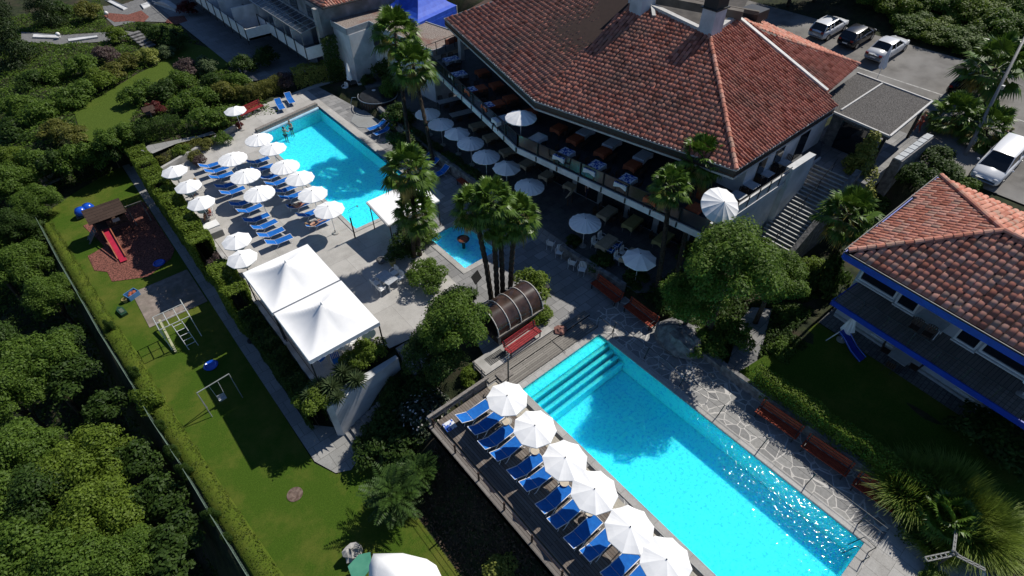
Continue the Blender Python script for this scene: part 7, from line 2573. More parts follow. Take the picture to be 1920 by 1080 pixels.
GARD = [
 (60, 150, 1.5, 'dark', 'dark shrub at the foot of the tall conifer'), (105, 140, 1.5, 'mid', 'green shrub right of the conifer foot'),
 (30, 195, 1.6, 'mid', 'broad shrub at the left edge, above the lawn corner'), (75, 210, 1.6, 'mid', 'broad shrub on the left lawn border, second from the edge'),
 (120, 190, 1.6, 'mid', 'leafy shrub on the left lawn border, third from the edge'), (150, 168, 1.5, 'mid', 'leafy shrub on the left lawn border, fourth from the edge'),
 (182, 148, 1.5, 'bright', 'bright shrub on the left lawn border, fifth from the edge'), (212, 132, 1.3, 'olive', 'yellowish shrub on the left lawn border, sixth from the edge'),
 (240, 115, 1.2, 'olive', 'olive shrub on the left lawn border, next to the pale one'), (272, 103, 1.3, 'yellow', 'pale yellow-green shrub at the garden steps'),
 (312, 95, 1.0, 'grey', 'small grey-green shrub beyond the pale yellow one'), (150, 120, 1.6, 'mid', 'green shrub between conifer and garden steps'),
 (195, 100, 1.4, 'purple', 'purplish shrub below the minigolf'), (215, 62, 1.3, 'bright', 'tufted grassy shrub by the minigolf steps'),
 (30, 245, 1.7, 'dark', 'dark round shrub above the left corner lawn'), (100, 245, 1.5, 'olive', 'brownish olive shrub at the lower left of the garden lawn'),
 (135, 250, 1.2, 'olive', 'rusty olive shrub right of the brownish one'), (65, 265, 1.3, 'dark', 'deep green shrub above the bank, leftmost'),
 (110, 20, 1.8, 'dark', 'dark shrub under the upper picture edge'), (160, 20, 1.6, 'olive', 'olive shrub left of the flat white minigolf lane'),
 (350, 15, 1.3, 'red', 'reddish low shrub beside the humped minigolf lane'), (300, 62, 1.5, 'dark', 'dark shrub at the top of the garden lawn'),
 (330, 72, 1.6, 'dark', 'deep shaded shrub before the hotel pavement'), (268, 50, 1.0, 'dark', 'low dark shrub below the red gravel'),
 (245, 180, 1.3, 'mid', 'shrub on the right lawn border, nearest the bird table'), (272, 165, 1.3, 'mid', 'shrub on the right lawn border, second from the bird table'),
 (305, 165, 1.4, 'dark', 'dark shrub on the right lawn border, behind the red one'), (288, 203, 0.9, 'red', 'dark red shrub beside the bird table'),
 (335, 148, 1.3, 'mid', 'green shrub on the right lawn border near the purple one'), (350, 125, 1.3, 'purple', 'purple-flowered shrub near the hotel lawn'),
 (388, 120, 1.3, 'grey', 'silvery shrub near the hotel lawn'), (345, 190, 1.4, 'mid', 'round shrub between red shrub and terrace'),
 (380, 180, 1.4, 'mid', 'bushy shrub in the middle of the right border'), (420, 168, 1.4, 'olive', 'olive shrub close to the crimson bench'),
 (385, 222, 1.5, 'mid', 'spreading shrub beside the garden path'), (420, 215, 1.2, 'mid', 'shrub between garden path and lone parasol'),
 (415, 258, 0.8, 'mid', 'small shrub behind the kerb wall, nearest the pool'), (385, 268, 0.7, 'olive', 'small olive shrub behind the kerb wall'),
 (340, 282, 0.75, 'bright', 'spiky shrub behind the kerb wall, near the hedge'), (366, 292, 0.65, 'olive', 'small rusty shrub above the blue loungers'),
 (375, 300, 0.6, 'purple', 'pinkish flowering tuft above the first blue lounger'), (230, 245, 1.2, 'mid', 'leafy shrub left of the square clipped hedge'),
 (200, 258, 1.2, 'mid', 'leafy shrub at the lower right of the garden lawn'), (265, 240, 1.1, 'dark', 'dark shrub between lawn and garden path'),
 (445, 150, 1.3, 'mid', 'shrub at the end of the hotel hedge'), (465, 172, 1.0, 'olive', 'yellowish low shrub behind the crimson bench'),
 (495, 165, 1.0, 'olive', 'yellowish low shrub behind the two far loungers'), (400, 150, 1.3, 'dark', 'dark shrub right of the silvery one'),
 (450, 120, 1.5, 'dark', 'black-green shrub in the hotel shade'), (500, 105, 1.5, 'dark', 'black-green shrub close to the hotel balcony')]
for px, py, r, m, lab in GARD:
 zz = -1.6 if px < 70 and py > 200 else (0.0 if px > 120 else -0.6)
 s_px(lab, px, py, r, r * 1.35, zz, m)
hedge('clipped dark square hedge beside the garden path', [tuple(P(262, 262, 0)), tuple(P(345, 240, 0))], 1.7, 1.3, 'dark', seed=3)
hedge('tall light green hedge between the hotel and the far pool deck', [(19.4, 57.7, 0), (26.3, 56.6, 0)], 1.2, 1.9, 'yellow', leaf=0.17, dens=170, seed=5)
hedge('yellow-green hedge behind the two far loungers', [(14.5, 57.3, 0), (18.2, 58.0, 0)], 1.1, 1.5, 'olive', leaf=0.14, dens=200, seed=6)
tb_ = P(532, 152, 0.9)
shrub('round red and green beehive-shaped bush beside the far loungers', (tb_.x, tb_.y, 0), 1.05, 2.1, 'purple', 'fine')
gcm = []
rng_ = np.random.default_rng(5)
n = 60000
gx = rng_.uniform(-14, 16, n)
gy = rng_.uniform(53.5, 100, n)
lawn_poly = [tuple(P(*p, 0)[:2]) for p in ((155, 262), (138, 205), (190, 180), (255, 140), (300, 118), (345, 78), (400, 92), (440, 120), (390, 140), (330, 150), (290, 165), (250, 215), (235, 250), (190, 270))]
def in_poly(x, y, poly):
 c = np.zeros(len(x), bool)
 j = len(poly) - 1
 for i in range(len(poly)):
  xi, yi = poly[i]
  xj, yj = poly[j]
  c ^= ((yi > y) != (yj > y)) & (x < (xj - xi) * (y - yi) / (yj - yi + 1e-12) + xi)
  j = i
 return c
GP = [tuple(P(*p_, 0)[:2]) for p_ in ((262, 283), (275, 268), (375, 252), (398, 242), (405, 252), (330, 275), (285, 292))]
MG = [tuple(P(*p_, 0)[:2]) for p_ in ((190, 5), (200, 45), (215, 52), (260, 46), (310, 46), (345, 44), (372, 18), (330, -10), (180, -10))]
MW = [tuple(P(*p_, 0)[:2]) for p_ in ((40, 60), (120, 66), (235, 58), (260, 62), (200, 78), (110, 84), (40, 78))]
keep = ~(in_poly(gx, gy, lawn_poly) | in_poly(gx, gy, GP) | in_poly(gx, gy, MG) | in_poly(gx, gy, MW))
keep &= ~((gx > 1.4) & (gx < 2.6) & (gy < 60.4)) & ~((gx < 1.5) & (gy < 58.5) & (gx > -6.5)) & (gx < 15.6)
gx, gy = gx[keep], gy[keep]
gz = terrain_h(gx, gy) + rng_.uniform(0.05, 0.6, len(gx)) * (0.5 + 0.5 * np.sin(gx * 1.3) * np.sin(gy * 1.1))
gme = _np_mesh('ground_cover', _leaves(np.stack([gx, gy, gz], 1), np.array([0, 0, 1.0]) + 0.7 * rng_.normal(size=(len(gx), 3)), 0.26, rng_, 0.5), 4)
gme.materials.append(LEAF['mid'])
o = bpy.data.objects.new('ground_cover', gme)
COL.objects.link(o)
o['kind'] = 'stuff'
tag(o, 'leafy ground cover between the garden shrubs', 'ground cover')
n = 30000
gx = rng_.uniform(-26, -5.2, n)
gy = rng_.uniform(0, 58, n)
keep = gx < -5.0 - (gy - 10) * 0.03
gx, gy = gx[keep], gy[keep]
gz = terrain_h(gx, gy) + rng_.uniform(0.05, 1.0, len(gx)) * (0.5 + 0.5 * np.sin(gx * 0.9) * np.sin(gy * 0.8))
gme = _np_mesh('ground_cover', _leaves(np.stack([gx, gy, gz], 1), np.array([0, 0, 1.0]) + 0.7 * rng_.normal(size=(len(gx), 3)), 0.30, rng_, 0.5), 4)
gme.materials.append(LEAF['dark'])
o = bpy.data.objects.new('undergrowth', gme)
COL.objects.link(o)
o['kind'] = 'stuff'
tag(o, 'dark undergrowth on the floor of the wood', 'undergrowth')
HB = 3.7
for i, (y0, y1, m, lab) in enumerate(((53.2, 49.6, 'bright', 'clipped hedge block above the lawn path, farthest one'), (49.2, 46.0, 'bright', 'clipped hedge block above the lawn path, second one'), (45.6, 41.6, 'bright', 'feathery hedge beside the hedge tables, upper stretch'), (41.4, 36.6, 'bright', 'feathery hedge beside the stone cabinet'), (34.2, 30.2, 'bright', 'mixed hedge beside the upper tent corner'), (30.0, 25.4, 'dark', 'dark planted bed below the upper tent'), (25.2, 20.8, 'dark', 'dark planted bed below the lower tent'))):
 hedge(lab, [(3.02, y0, LZ + 0.2), (3.0, y1, LZ + 0.2)], 1.45 if i < 5 else 1.1, HB + (0.25 if i < 5 else -0.9), m, leaf=0.16 if i > 1 else 0.13, dens=400, seed=20 + i, wob=0.12)
s_px('pinkish flowering shrub between the feathery hedge and the tent', 408, 493, 0.75, 1.9, -1.7, 'purple')
hedge('pale shrubs of the flower bed behind the kerb wall', [(4.0, 51.2, -0.3), (8.0, 52.6, -0.3)], 0.8, 0.9, 'olive', leaf=0.13, dens=120, seed=41, core=False)
def rosette_mesh(n, L, seed, w=0.045):
 rng = np.random.default_rng(seed)
 V, F = [], []
 for i in range(n):
  az = i * 2.39996
  el = 1.45 - 1.75 * (i / n) ** 0.8
  l = L * rng.uniform(0.8, 1.1)
  d = np.array([math.cos(az) * math.cos(el), math.sin(az) * math.cos(el), math.sin(el)])
  s = np.array([-math.sin(az), math.cos(az), 0]) * w
  p0, p1 = d * 0.04, d * l * 0.55
  p2 = d * l - np.array([0, 0, 0.22 * l * math.cos(el)])
  k = len(V)
  V += [p0 - s * 0.7, p0 + s * 0.7, p1 + s, p2, p1 - s]
  F.append((k, k + 1, k + 2, k + 3, k + 4))
 me = bpy.data.meshes.new('leaves')
 me.from_pydata([tuple(p) for p in V], [], F)
 me.materials.append(LEAF['grey'])
 me.update()
 return me
ROS = rosette_mesh(90, 0.85, 3)
def yucca(label, px, py, z, s):
 p = P(px, py, z)
 t = thing('yucca', label, 'yucca', (p.x, p.y, 0), px, 'yucca rosettes')
 o = obj('leaves', ROS, None, t, loc=(0, 0, z))
 o.scale = (s, s, s)
 obj('stem', MB().tube([(0, 0, -0.3), (0, 0, z)], 0.07, 7), FIBRE, t)
for i, (px, py, z, s) in enumerate(((665, 680, 0.5, 0.9), (643, 698, 0.5, 1.0), (668, 712, 0.4, 0.9), (622, 726, 0.4, 1.05), (598, 722, 0.4, 0.8), (581, 742, 0.3, 0.85), (632, 745, 0.3, 0.7))):
 yucca('spiky yucca on top of the white wall, ' + ('nearest the leafy bush', 'second from the leafy bush', 'third, hanging over the wall', 'the biggest one in the middle', 'fifth from the leafy bush', 'next to last towards the lawn', 'small one at the wall edge')[i], px, py, z, s)
s_px('leafy bush on the wall top beside the round tent table', 690, 655, 0.95, 1.4, 0, 'bright')
s_px('leafy bush on the wall top before the blue chairs', 663, 672, 0.75, 1.1, 0, 'bright')
s_px('light shrub at the lawn end of the white wall top', 585, 748, 0.9, 1.0, -0.3, 'bright')
s_px('round clipped bush beside the paddling pool', 800, 508, 1.5, 1.9, 0, 'mid', 'fine')
s_px('dark underplanting at the foot of the tall palm', 770, 440, 1.3, 1.7, 0, 'dark')
s_px('fern-like shrub between palm and paddling pool', 800, 440, 0.8, 1.0, 0, 'mid')
s_px('dark shrub hanging behind the garden table', 748, 470, 0.9, 1.2, 0, 'dark')
t_px('dense round laurel tree beside the barrel shelter', 850, 605, 2.2, 3.2, 'mid', sz=1.0, zb=-0.3)
t_px('dark lower laurel tree above the shaded steps', 812, 662, 1.9, 1.8, 'dark', sz=1.0, zb=-1.4)
s_px('dark shrub between laurel and notice board', 868, 560, 0.9, 1.3, 0, 'dark')
s_px('bright bushy shrub behind the barrel shelter, next to the palm trunks', 1000, 530, 1.25, 1.7, 0, 'bright')
s_px('low bright shrub right of the barrel shelter', 1018, 590, 0.75, 0.9, 0, 'bright')
s_px('yellow-green shrub below the platform rail', 882, 702, 0.7, 1.0, -0.9, 'bright')
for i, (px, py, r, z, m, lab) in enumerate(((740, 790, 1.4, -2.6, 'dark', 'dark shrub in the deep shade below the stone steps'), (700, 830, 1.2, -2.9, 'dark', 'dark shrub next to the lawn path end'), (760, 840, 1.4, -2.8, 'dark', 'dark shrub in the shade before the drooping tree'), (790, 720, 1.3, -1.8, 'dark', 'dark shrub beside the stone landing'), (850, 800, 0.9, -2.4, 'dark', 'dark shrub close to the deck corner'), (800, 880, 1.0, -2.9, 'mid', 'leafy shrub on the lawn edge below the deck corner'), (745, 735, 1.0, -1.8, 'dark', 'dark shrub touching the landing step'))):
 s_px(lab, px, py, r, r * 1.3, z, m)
fb = s_px('dark bush with pale blossoms left of the deck corner', 800, 768, 1.5, 1.9, -2.0, 'flower')
rng_ = np.random.default_rng(9)
d = rng_.normal(size=(150, 3))
d /= np.linalg.norm(d, axis=1, keepdims=True)
d[:, 2] = np.abs(d[:, 2])
fm = _np_mesh('blossoms', _leaves(d * np.array([1.4, 1.4, 1.1]) * rng_.uniform(0.8, 1.12, (150, 1)) + np.array([0, 0, 0.8]), d + 0.3, 0.12, rng_, 0.9), 4)
fm.materials.append(plain('pale_blossom', (0.6, 0.55, 0.52), 0.8))
obj('blossoms', fm, None, fb)
for i, (px, py, m) in enumerate(((812, 850, 'red'), (826, 836, 'purple'), (800, 866, 'olive'))):
 s_px('small reddish edging plant at the deck foot, ' + ('middle one', 'one nearest the deck', 'one nearest the lawn')[i], px, py, 0.4, 0.5, -2.6, m)
def pinnate_mesh(n, L, seed):
 rng = np.random.default_rng(seed)
 V, F = [], []
 for i in range(n):
  az = i * 2.39996 + rng.uniform(-0.2, 0.2)
  el = 1.2 - 1.35 * i / n
  l = L * rng.uniform(0.75, 1.1)
  h = np.array([math.cos(az), math.sin(az), 0])
  b0 = np.array([rng.uniform(-0.35, 0.35), rng.uniform(-0.35, 0.35), rng.uniform(-0.9, 0.1)])
  el += rng.uniform(-0.35, 0.35)
  pts = []
  for k in range(16):
   u = k / 15
   pts.append(b0 + h * l * u * math.cos(el * (1 - 0.3 * u)) + np.array([0, 0, l * u * math.sin(el) - 0.22 * l * u * u]))
  for k in range(1, 16):
   t_ = pts[k] - pts[k - 1]
   t_ /= np.linalg.norm(t_)
   s = np.cross(t_, [0, 0, 1.0])
   s /= np.linalg.norm(s) + 1e-9
   ll = 0.34 * math.sin(PI * (0.12 + 0.85 * k / 16)) + 0.05
   for sg in (-1, 1):
    d_ = s * sg + t_ * 0.55 + np.array([0, 0, rng.uniform(-0.35, 0.1)])
    d_ /= np.linalg.norm(d_)
    a = pts[k]
    b = a + d_ * ll
    w = t_ * 0.045
    q = len(V)
    V += [a, a + d_ * ll * 0.5 + w, b, a + d_ * ll * 0.5 - w]
    F.append((q, q + 1, q + 2, q + 3))
 me = bpy.data.meshes.new('fronds')
 me.from_pydata([tuple(p) for p in V], [], F)
 me.materials.append(LEAF['spray'])
 me.update()
 return me
PIN = pinnate_mesh(46, 1.55, 4)
def drooping(label, px, py, z, s, h):
 p = P(px, py, z + h)
 t = thing('drooping_tree', label, 'tree', (p.x, p.y, z), px, 'drooping trees')
 o = obj('fronds', PIN, None, t, loc=(0, 0, h))
 o.scale = (s, s, s)
 o2 = obj('lower_fronds', PIN, None, t, loc=(0.1, 0, h * 0.55), rz=1.0)
 o2.scale = (s * 0.9,) * 3
 obj('trunk', MB().tube([(0, 0, -0.2), (0.05, 0, h * 0.5), (0, 0, h)], [0.09, 0.07, 0.04], 7), BARK, t)
drooping('drooping feather-leaved tree on the lawn above the white canopy', 735, 915, LZ, 1.0, 2.1)
drooping('smaller drooping tree between the feather-leaved tree and the deck', 785, 880, LZ + 0.2, 0.7, 1.6)
s_px('yellow-leaved bush at the lower picture edge left of the deck', 950, 1065, 1.0, 1.5, -2.9, 'yellow')
s_px('yellow-leaved twig bush at the lower edge beside the deck walk', 985, 1082, 0.7, 1.0, -2.9, 'yellow')
n = 9000
gx, gy = rng_.uniform(22.6, 29, n), rng_.uniform(5.8, 14, n)
gz = terrain_h(gx, gy) + rng_.uniform(0.02, 0.3, n)
keep = ~in_poly(gx, gy, [tuple(P(*q, 0.1)[:2]) for q in ((1362, 693), (1372, 660), (1388, 600), (1410, 575), (1445, 585), (1440, 600), (1430, 640), (1415, 690), (1385, 712))]) & ((gx < 26.5) | (gy < 11.5))
gx, gy, gz = gx[keep], gy[keep], gz[keep]
gme = _np_mesh('border_cover', _leaves(np.stack([gx, gy, gz], 1), np.array([0, 0, 1.0]) + 0.7 * rng_.normal(size=(len(gx), 3)), 0.2, rng_, 0.5), 4)
gme.materials.append(LEAF['dark'])
o = bpy.data.objects.new('border_cover', gme)
COL.objects.link(o)
o['kind'] = 'stuff'
tag(o, 'dark ground cover under the big tree beside the side path', 'ground cover')
n = 9000
gx, gy = rng_.uniform(4.4, 7.6, n), rng_.uniform(-6, 14.6, n)
gz = terrain_h(gx, gy) + rng_.uniform(0.0, 0.22, n)
gme = _np_mesh('dry_slope', _leaves(np.stack([gx, gy, gz], 1), np.array([-0.4, 0, 1.0]) + 0.8 * rng_.normal(size=(n, 3)), 0.16, rng_, 0.4), 4)
gme.materials.append(leaf_mat('dry_stalks', (0.03, 0.018, 0.012), (0.11, 0.07, 0.045), trans=0.05))
o = bpy.data.objects.new('dry_ground_cover', gme)
COL.objects.link(o)
o['kind'] = 'stuff'
tag(o, 'brown dry ground cover on the slope below the deck', 'ground cover')
for i, (px, py, r, h, m, lab) in enumerate(((742, 215, 1.5, 2.3, 'dark', 'dark mass of shrub beside the whirlpool'), (755, 265, 1.4, 2.0, 'dark', 'dark shrub above the two shaded loungers'), (722, 130, 1.4, 2.6, 'dark', 'black-green shrub at the foot of the white link wall'), (735, 165, 1.3, 2.2, 'mid', 'arching shrub behind the whirlpool rim'), (775, 280, 1.0, 1.3, 'dark', 'dark shrub below the first terrace parasol'), (690, 150, 0.8, 1.2, 'dark', 'small dark shrub between folded parasol and wall'))):
 s_px(lab, px, py, r, h, 0.2, m, group='terrace shrubs')
for i, (y0, y1, lab) in enumerate(((41.5, 36.0, 'low dark hedge along the stone wall below the first parasols'), (35.6, 30.6, 'low dark hedge along the stone wall behind the four loungers'), (30.2, 26.0, 'low dark hedge along the stone wall behind the slatted bench'))):
 hedge(lab, [(22.75, y0, 0.5), (22.65, y1, 0.5)], 0.7, 0.75, 'dark', seed=60 + i, leaf=0.12)
s_px('low shrub below the round parasol by the white chairs', 1075, 452, 0.65, 0.8, 0.3, 'dark')
s_px('rounded dark shrub between beige table and rust-red bench', 1130, 490, 0.95, 1.2, 0.1, 'dark')
s_px('dark shrub beside the upper rust-red bench', 1190, 520, 0.9, 1.2, 0.1, 'dark')
t_px('big leafy tree before the balcony and stairs', 1372, 498, 2.9, 6.0, 'mid', sz=1.0, zb=0.2, trunk=0.2)
t_px('lower leafy tree leaning over the rust-red benches', 1300, 560, 2.0, 3.4, 'mid', sz=0.9, zb=0.1)
t_px('leafy tree right of the big tree, beside the staircase foot', 1455, 520, 1.9, 4.2, 'mid', sz=0.9, zb=0.2)
for i, (px, py, r, h, m, lab) in enumerate(((1290, 470, 0.9, 1.6, 'mid', 'leafy shrub climbing to the balcony corner'), (1325, 640, 1.2, 1.2, 'mid', 'low leafy shrub below the big tree, pathside'), (1375, 620, 1.2, 1.3, 'mid', 'low leafy shrub below the big tree, near the side path'), (1290, 600, 1.0, 1.2, 'dark', 'dark shrub behind the boulder'), (1250, 560, 1.0, 1.2, 'dark', 'dark shrub behind the second rust-red bench'), (1500, 540, 1.3, 1.6, 'mid', 'leafy shrub at the foot of the staircase palm'), (1530, 500, 1.1, 1.5, 'bright', 'round light shrub below the staircase palm'), (1480, 590, 1.1, 1.3, 'mid', 'leafy shrub beside the side path'), (1470, 655, 0.85, 1.1, 'mid', 'small round shrub at the hedge end, lower one'), (1490, 640, 0.8, 1.1, 'dark', 'small dark round shrub at the hedge end, upper one'), (1560, 520, 1.2, 3.6, 'dark', 'tall dark shrub before the annex corner'), (1430, 470, 0.9, 1.8, 'mid', 'white-flowered climber at the blue door'))):
 s_px(lab, px, py, r, h, 0.1, m)
hedge('long clipped bright hedge between the benches and the annex', [(22.1, 5.6, 0.3), (22.1, -3.4, 0.3)], 0.75, 1.65, 'bright', leaf=0.10, dens=330, seed=71)
s_px('wide dark shrub before the annex wall, near the reed clump', 1850, 800, 1.6, 1.7, 1.0, 'dark')
s_px('wide dark shrub before the annex wall, at the picture edge', 1915, 850, 1.6, 1.7, 1.0, 'dark')
def reed_mesh(n, R0, L, seed):
 rng = np.random.default_rng(seed)
 V, F = [], []
 for i in range(n):
  az = rng.uniform(0, 2 * PI)
  rr = R0 * math.sqrt(rng.random())
  b = np.array([rr * math.cos(az * 1.0 + rng.normal() * 0.4), rr * math.sin(az), 0])
  out = rng.uniform(0.15, 1.0)
  l = L * rng.uniform(0.7, 1.15)
  h = np.array([math.cos(az), math.sin(az), 0])
  s = np.array([-math.sin(az), math.cos(az), 0]) * 0.022
  p = [b]
  for k in range(1, 5):
   u = k / 4
   p.append(b + h * l * out * 0.8 * u ** 1.3 + np.array([0, 0, l * (1.0 * u - 0.62 * out * u * u)]))
  q = len(V)
  for k in range(5):
   f = 1 - 0.9 * (k / 4) ** 2
   V += [p[k] - s * f, p[k] + s * f]
  for k in range(4):
   F.append((q + 2 * k, q + 2 * k + 1, q + 2 * k + 3, q + 2 * k + 2))
 me = bpy.data.meshes.new('blades')
 me.from_pydata([tuple(v) for v in V], [], F)
 me.materials.append(LEAF['grass'])
 me.update()
 return me
RE = reed_mesh(3600, 0.75, 2.3, 2)
for lab, px, py, s in (('big arching reed clump beside the last dark red bench', 1745, 890, 1.0), ('big arching reed clump in the middle of its group', 1815, 905, 1.12), ('big arching reed clump nearest the annex corner edge', 1865, 960, 1.1), ('reed clump spilling toward the antenna mast', 1800, 985, 0.6)):
 p = P(px, py, 2.3)
 t = thing('reed_clump', lab, 'reeds', (p.x, p.y, 0), px, 'arching reed clumps')
 o = obj('blades', RE, None, t)
 o.scale = (s, s, s)
s_px('olive grassy mound at the lower right corner', 1905, 1050, 1.3, 0.7, 0, 'olive', 'fine')
s_px('low leafy plant at the paving edge below the antenna', 1755, 1080, 0.6, 0.5, 0, 'mid')
s_px('dark shrub under the reed clumps by the paving', 1720, 990, 0.9, 1.0, 0, 'dark')
LEAF['gold'] = leaf_mat('golden_conifer', (0.08, 0.10, 0.010), (0.32, 0.33, 0.06), trans=0.1)
p = P(1624, 287, 6.2)
gold = clump_mesh('golden_foliage', [((1.25 - 0.2 * k / 4) * math.cos(k * 2.4) * (1 if k % 3 else 0.45), (1.25 - 0.2 * k / 4) * math.sin(k * 2.4) * (1 if k % 3 else 0.45), 0.7 + 0.175 * k, 0.72 - 0.014 * k) for k in range(26)], 9000, 0.17, 81)
gold.materials.append(LEAF['gold'])
t = thing('conifer', 'bushy golden conifer between the staircase and the porch', 'conifer', (p.x, p.y, 2.4), 0, 'conifers')
obj('crown', gold, None, t)
obj('trunk', MB().tube([(0, 0, -0.3), (0, 0, 5)], [0.15, 0.03], 7), BARK, t)
for px, py, r, h, m, lab in ((1755, 290, 1.3, 1.6, 'dark', 'dark shrub beside the entrance wall'), (1775, 320, 1.4, 1.6, 'dark', 'dark shrub under the leaning pole'), (1810, 345, 1.1, 1.2, 'mid', 'green shrub at the foot of the leaning pole'), (1720, 330, 1.3, 1.6, 'dark', 'dark shrub behind the annex roof tip'), (1668, 345, 1.5, 1.8, 'dark', 'dark shrub between golden conifer and annex roof'), (1640, 380, 1.5, 1.6, 'dark', 'dark shrub above the staircase palm'), (1820, 180, 1.2, 1.4, 'dark', 'dark shrub between the parked dark car and the big palm'), (1845, 300, 0.9, 1.0, 'dark', 'dark shrub between pole and white van')):
 s_px(lab, px, py, r, h, 3.6 if px > 1700 else 1.2, m, group='entrance shrubs')
PARK = [(1705, 55, 2.3), (1745, 62, 2.2), (1785, 78, 2.2), (1720, 25, 2.4), (1765, 35, 2.4), (1810, 50, 2.4), (1850, 70, 2.2), (1690, 5, 2.4), (1740, -5, 2.6), (1790, 8, 2.6), (1840, 25, 2.5), (1885, 45, 2.4), (1915, 80, 2.2), (1880, 5, 2.6), (1930, 20, 2.6), (1650, -8, 2.2)]
for i, (px, py, r) in enumerate(PARK):
 q = PL(px, py, 1.2)
 shrub('sprawling green bush on the slope beyond the car park, ' + ORD[i + 1] + ' from the white sedan', (max(q.x, 61.4 + r * 0.8), q.y, lot(q.x) - 0.2), r, r * (0.75 if q.x < 65 else 1.2), ('mid', 'bright', 'mid')[i % 3], 'bush', group='slope bushes')
for i, (px, py) in enumerate(((1450, -15), (1500, -20), (1560, -22), (1610, -18))):
 q = PL(px, py, 2.5)
 tree('dark tree over the upper end of the car park, ' + ORD[i + 1] + ' from the left', (q.x + 4, q.y, lot(q.x) + 0.5), 2.6, 2.6, 'dark', group='trees beyond the car park')
# --- cars
CARP = {
 'sedan': [(-1, .80, .42, .60, .78), (-.97, .90, .32, .70, .93), (-.7, .98, .22, .82, .98), (-.35, 1, .20, .84, .97), (0, 1, .2, .84, .95), (.35, 1, .2, .82, .93), (.6, .98, .22, .78, .89), (.88, .92, .26, .68, .78), (.97, .84, .34, .58, .66), (1, .72, .40, .52, .57)],
 'hatch': [(-1, .82, .42, .62, .86), (-.97, .93, .32, .72, .96), (-.7, .99, .22, .84, .99), (-.35, 1, .20, .86, .98), (0, 1, .2, .86, .97), (.35, 1, .2, .84, .96), (.6, .98, .22, .80, .93), (.86, .93, .26, .70, .82), (.96, .85, .34, .60, .70), (1, .74, .40, .52, .58)],
 'van': [(-1, .86, .42, .70, 1.0), (-.97, .95, .30, .80, 1.06), (-.7, .99, .22, .92, 1.08), (-.35, 1, .20, .94, 1.07), (0, 1, .2, .94, 1.06), (.35, 1, .2, .92, 1.06), (.6, .98, .22, .88, 1.02), (.86, .93, .26, .78, .92), (.96, .86, .34, .66, .78), (1, .76, .42, .56, .62)]}
GRN = {'sedan': (-.66, .46, -.36, .12, 1.42), 'hatch': (-.96, .48, -.74, .10, 1.48), 'van': (-.97, .62, -.88, .22, 1.72)}
GLASSC = plain('car_glass', (0.01, 0.013, 0.016), 0.05, spec=0.7)
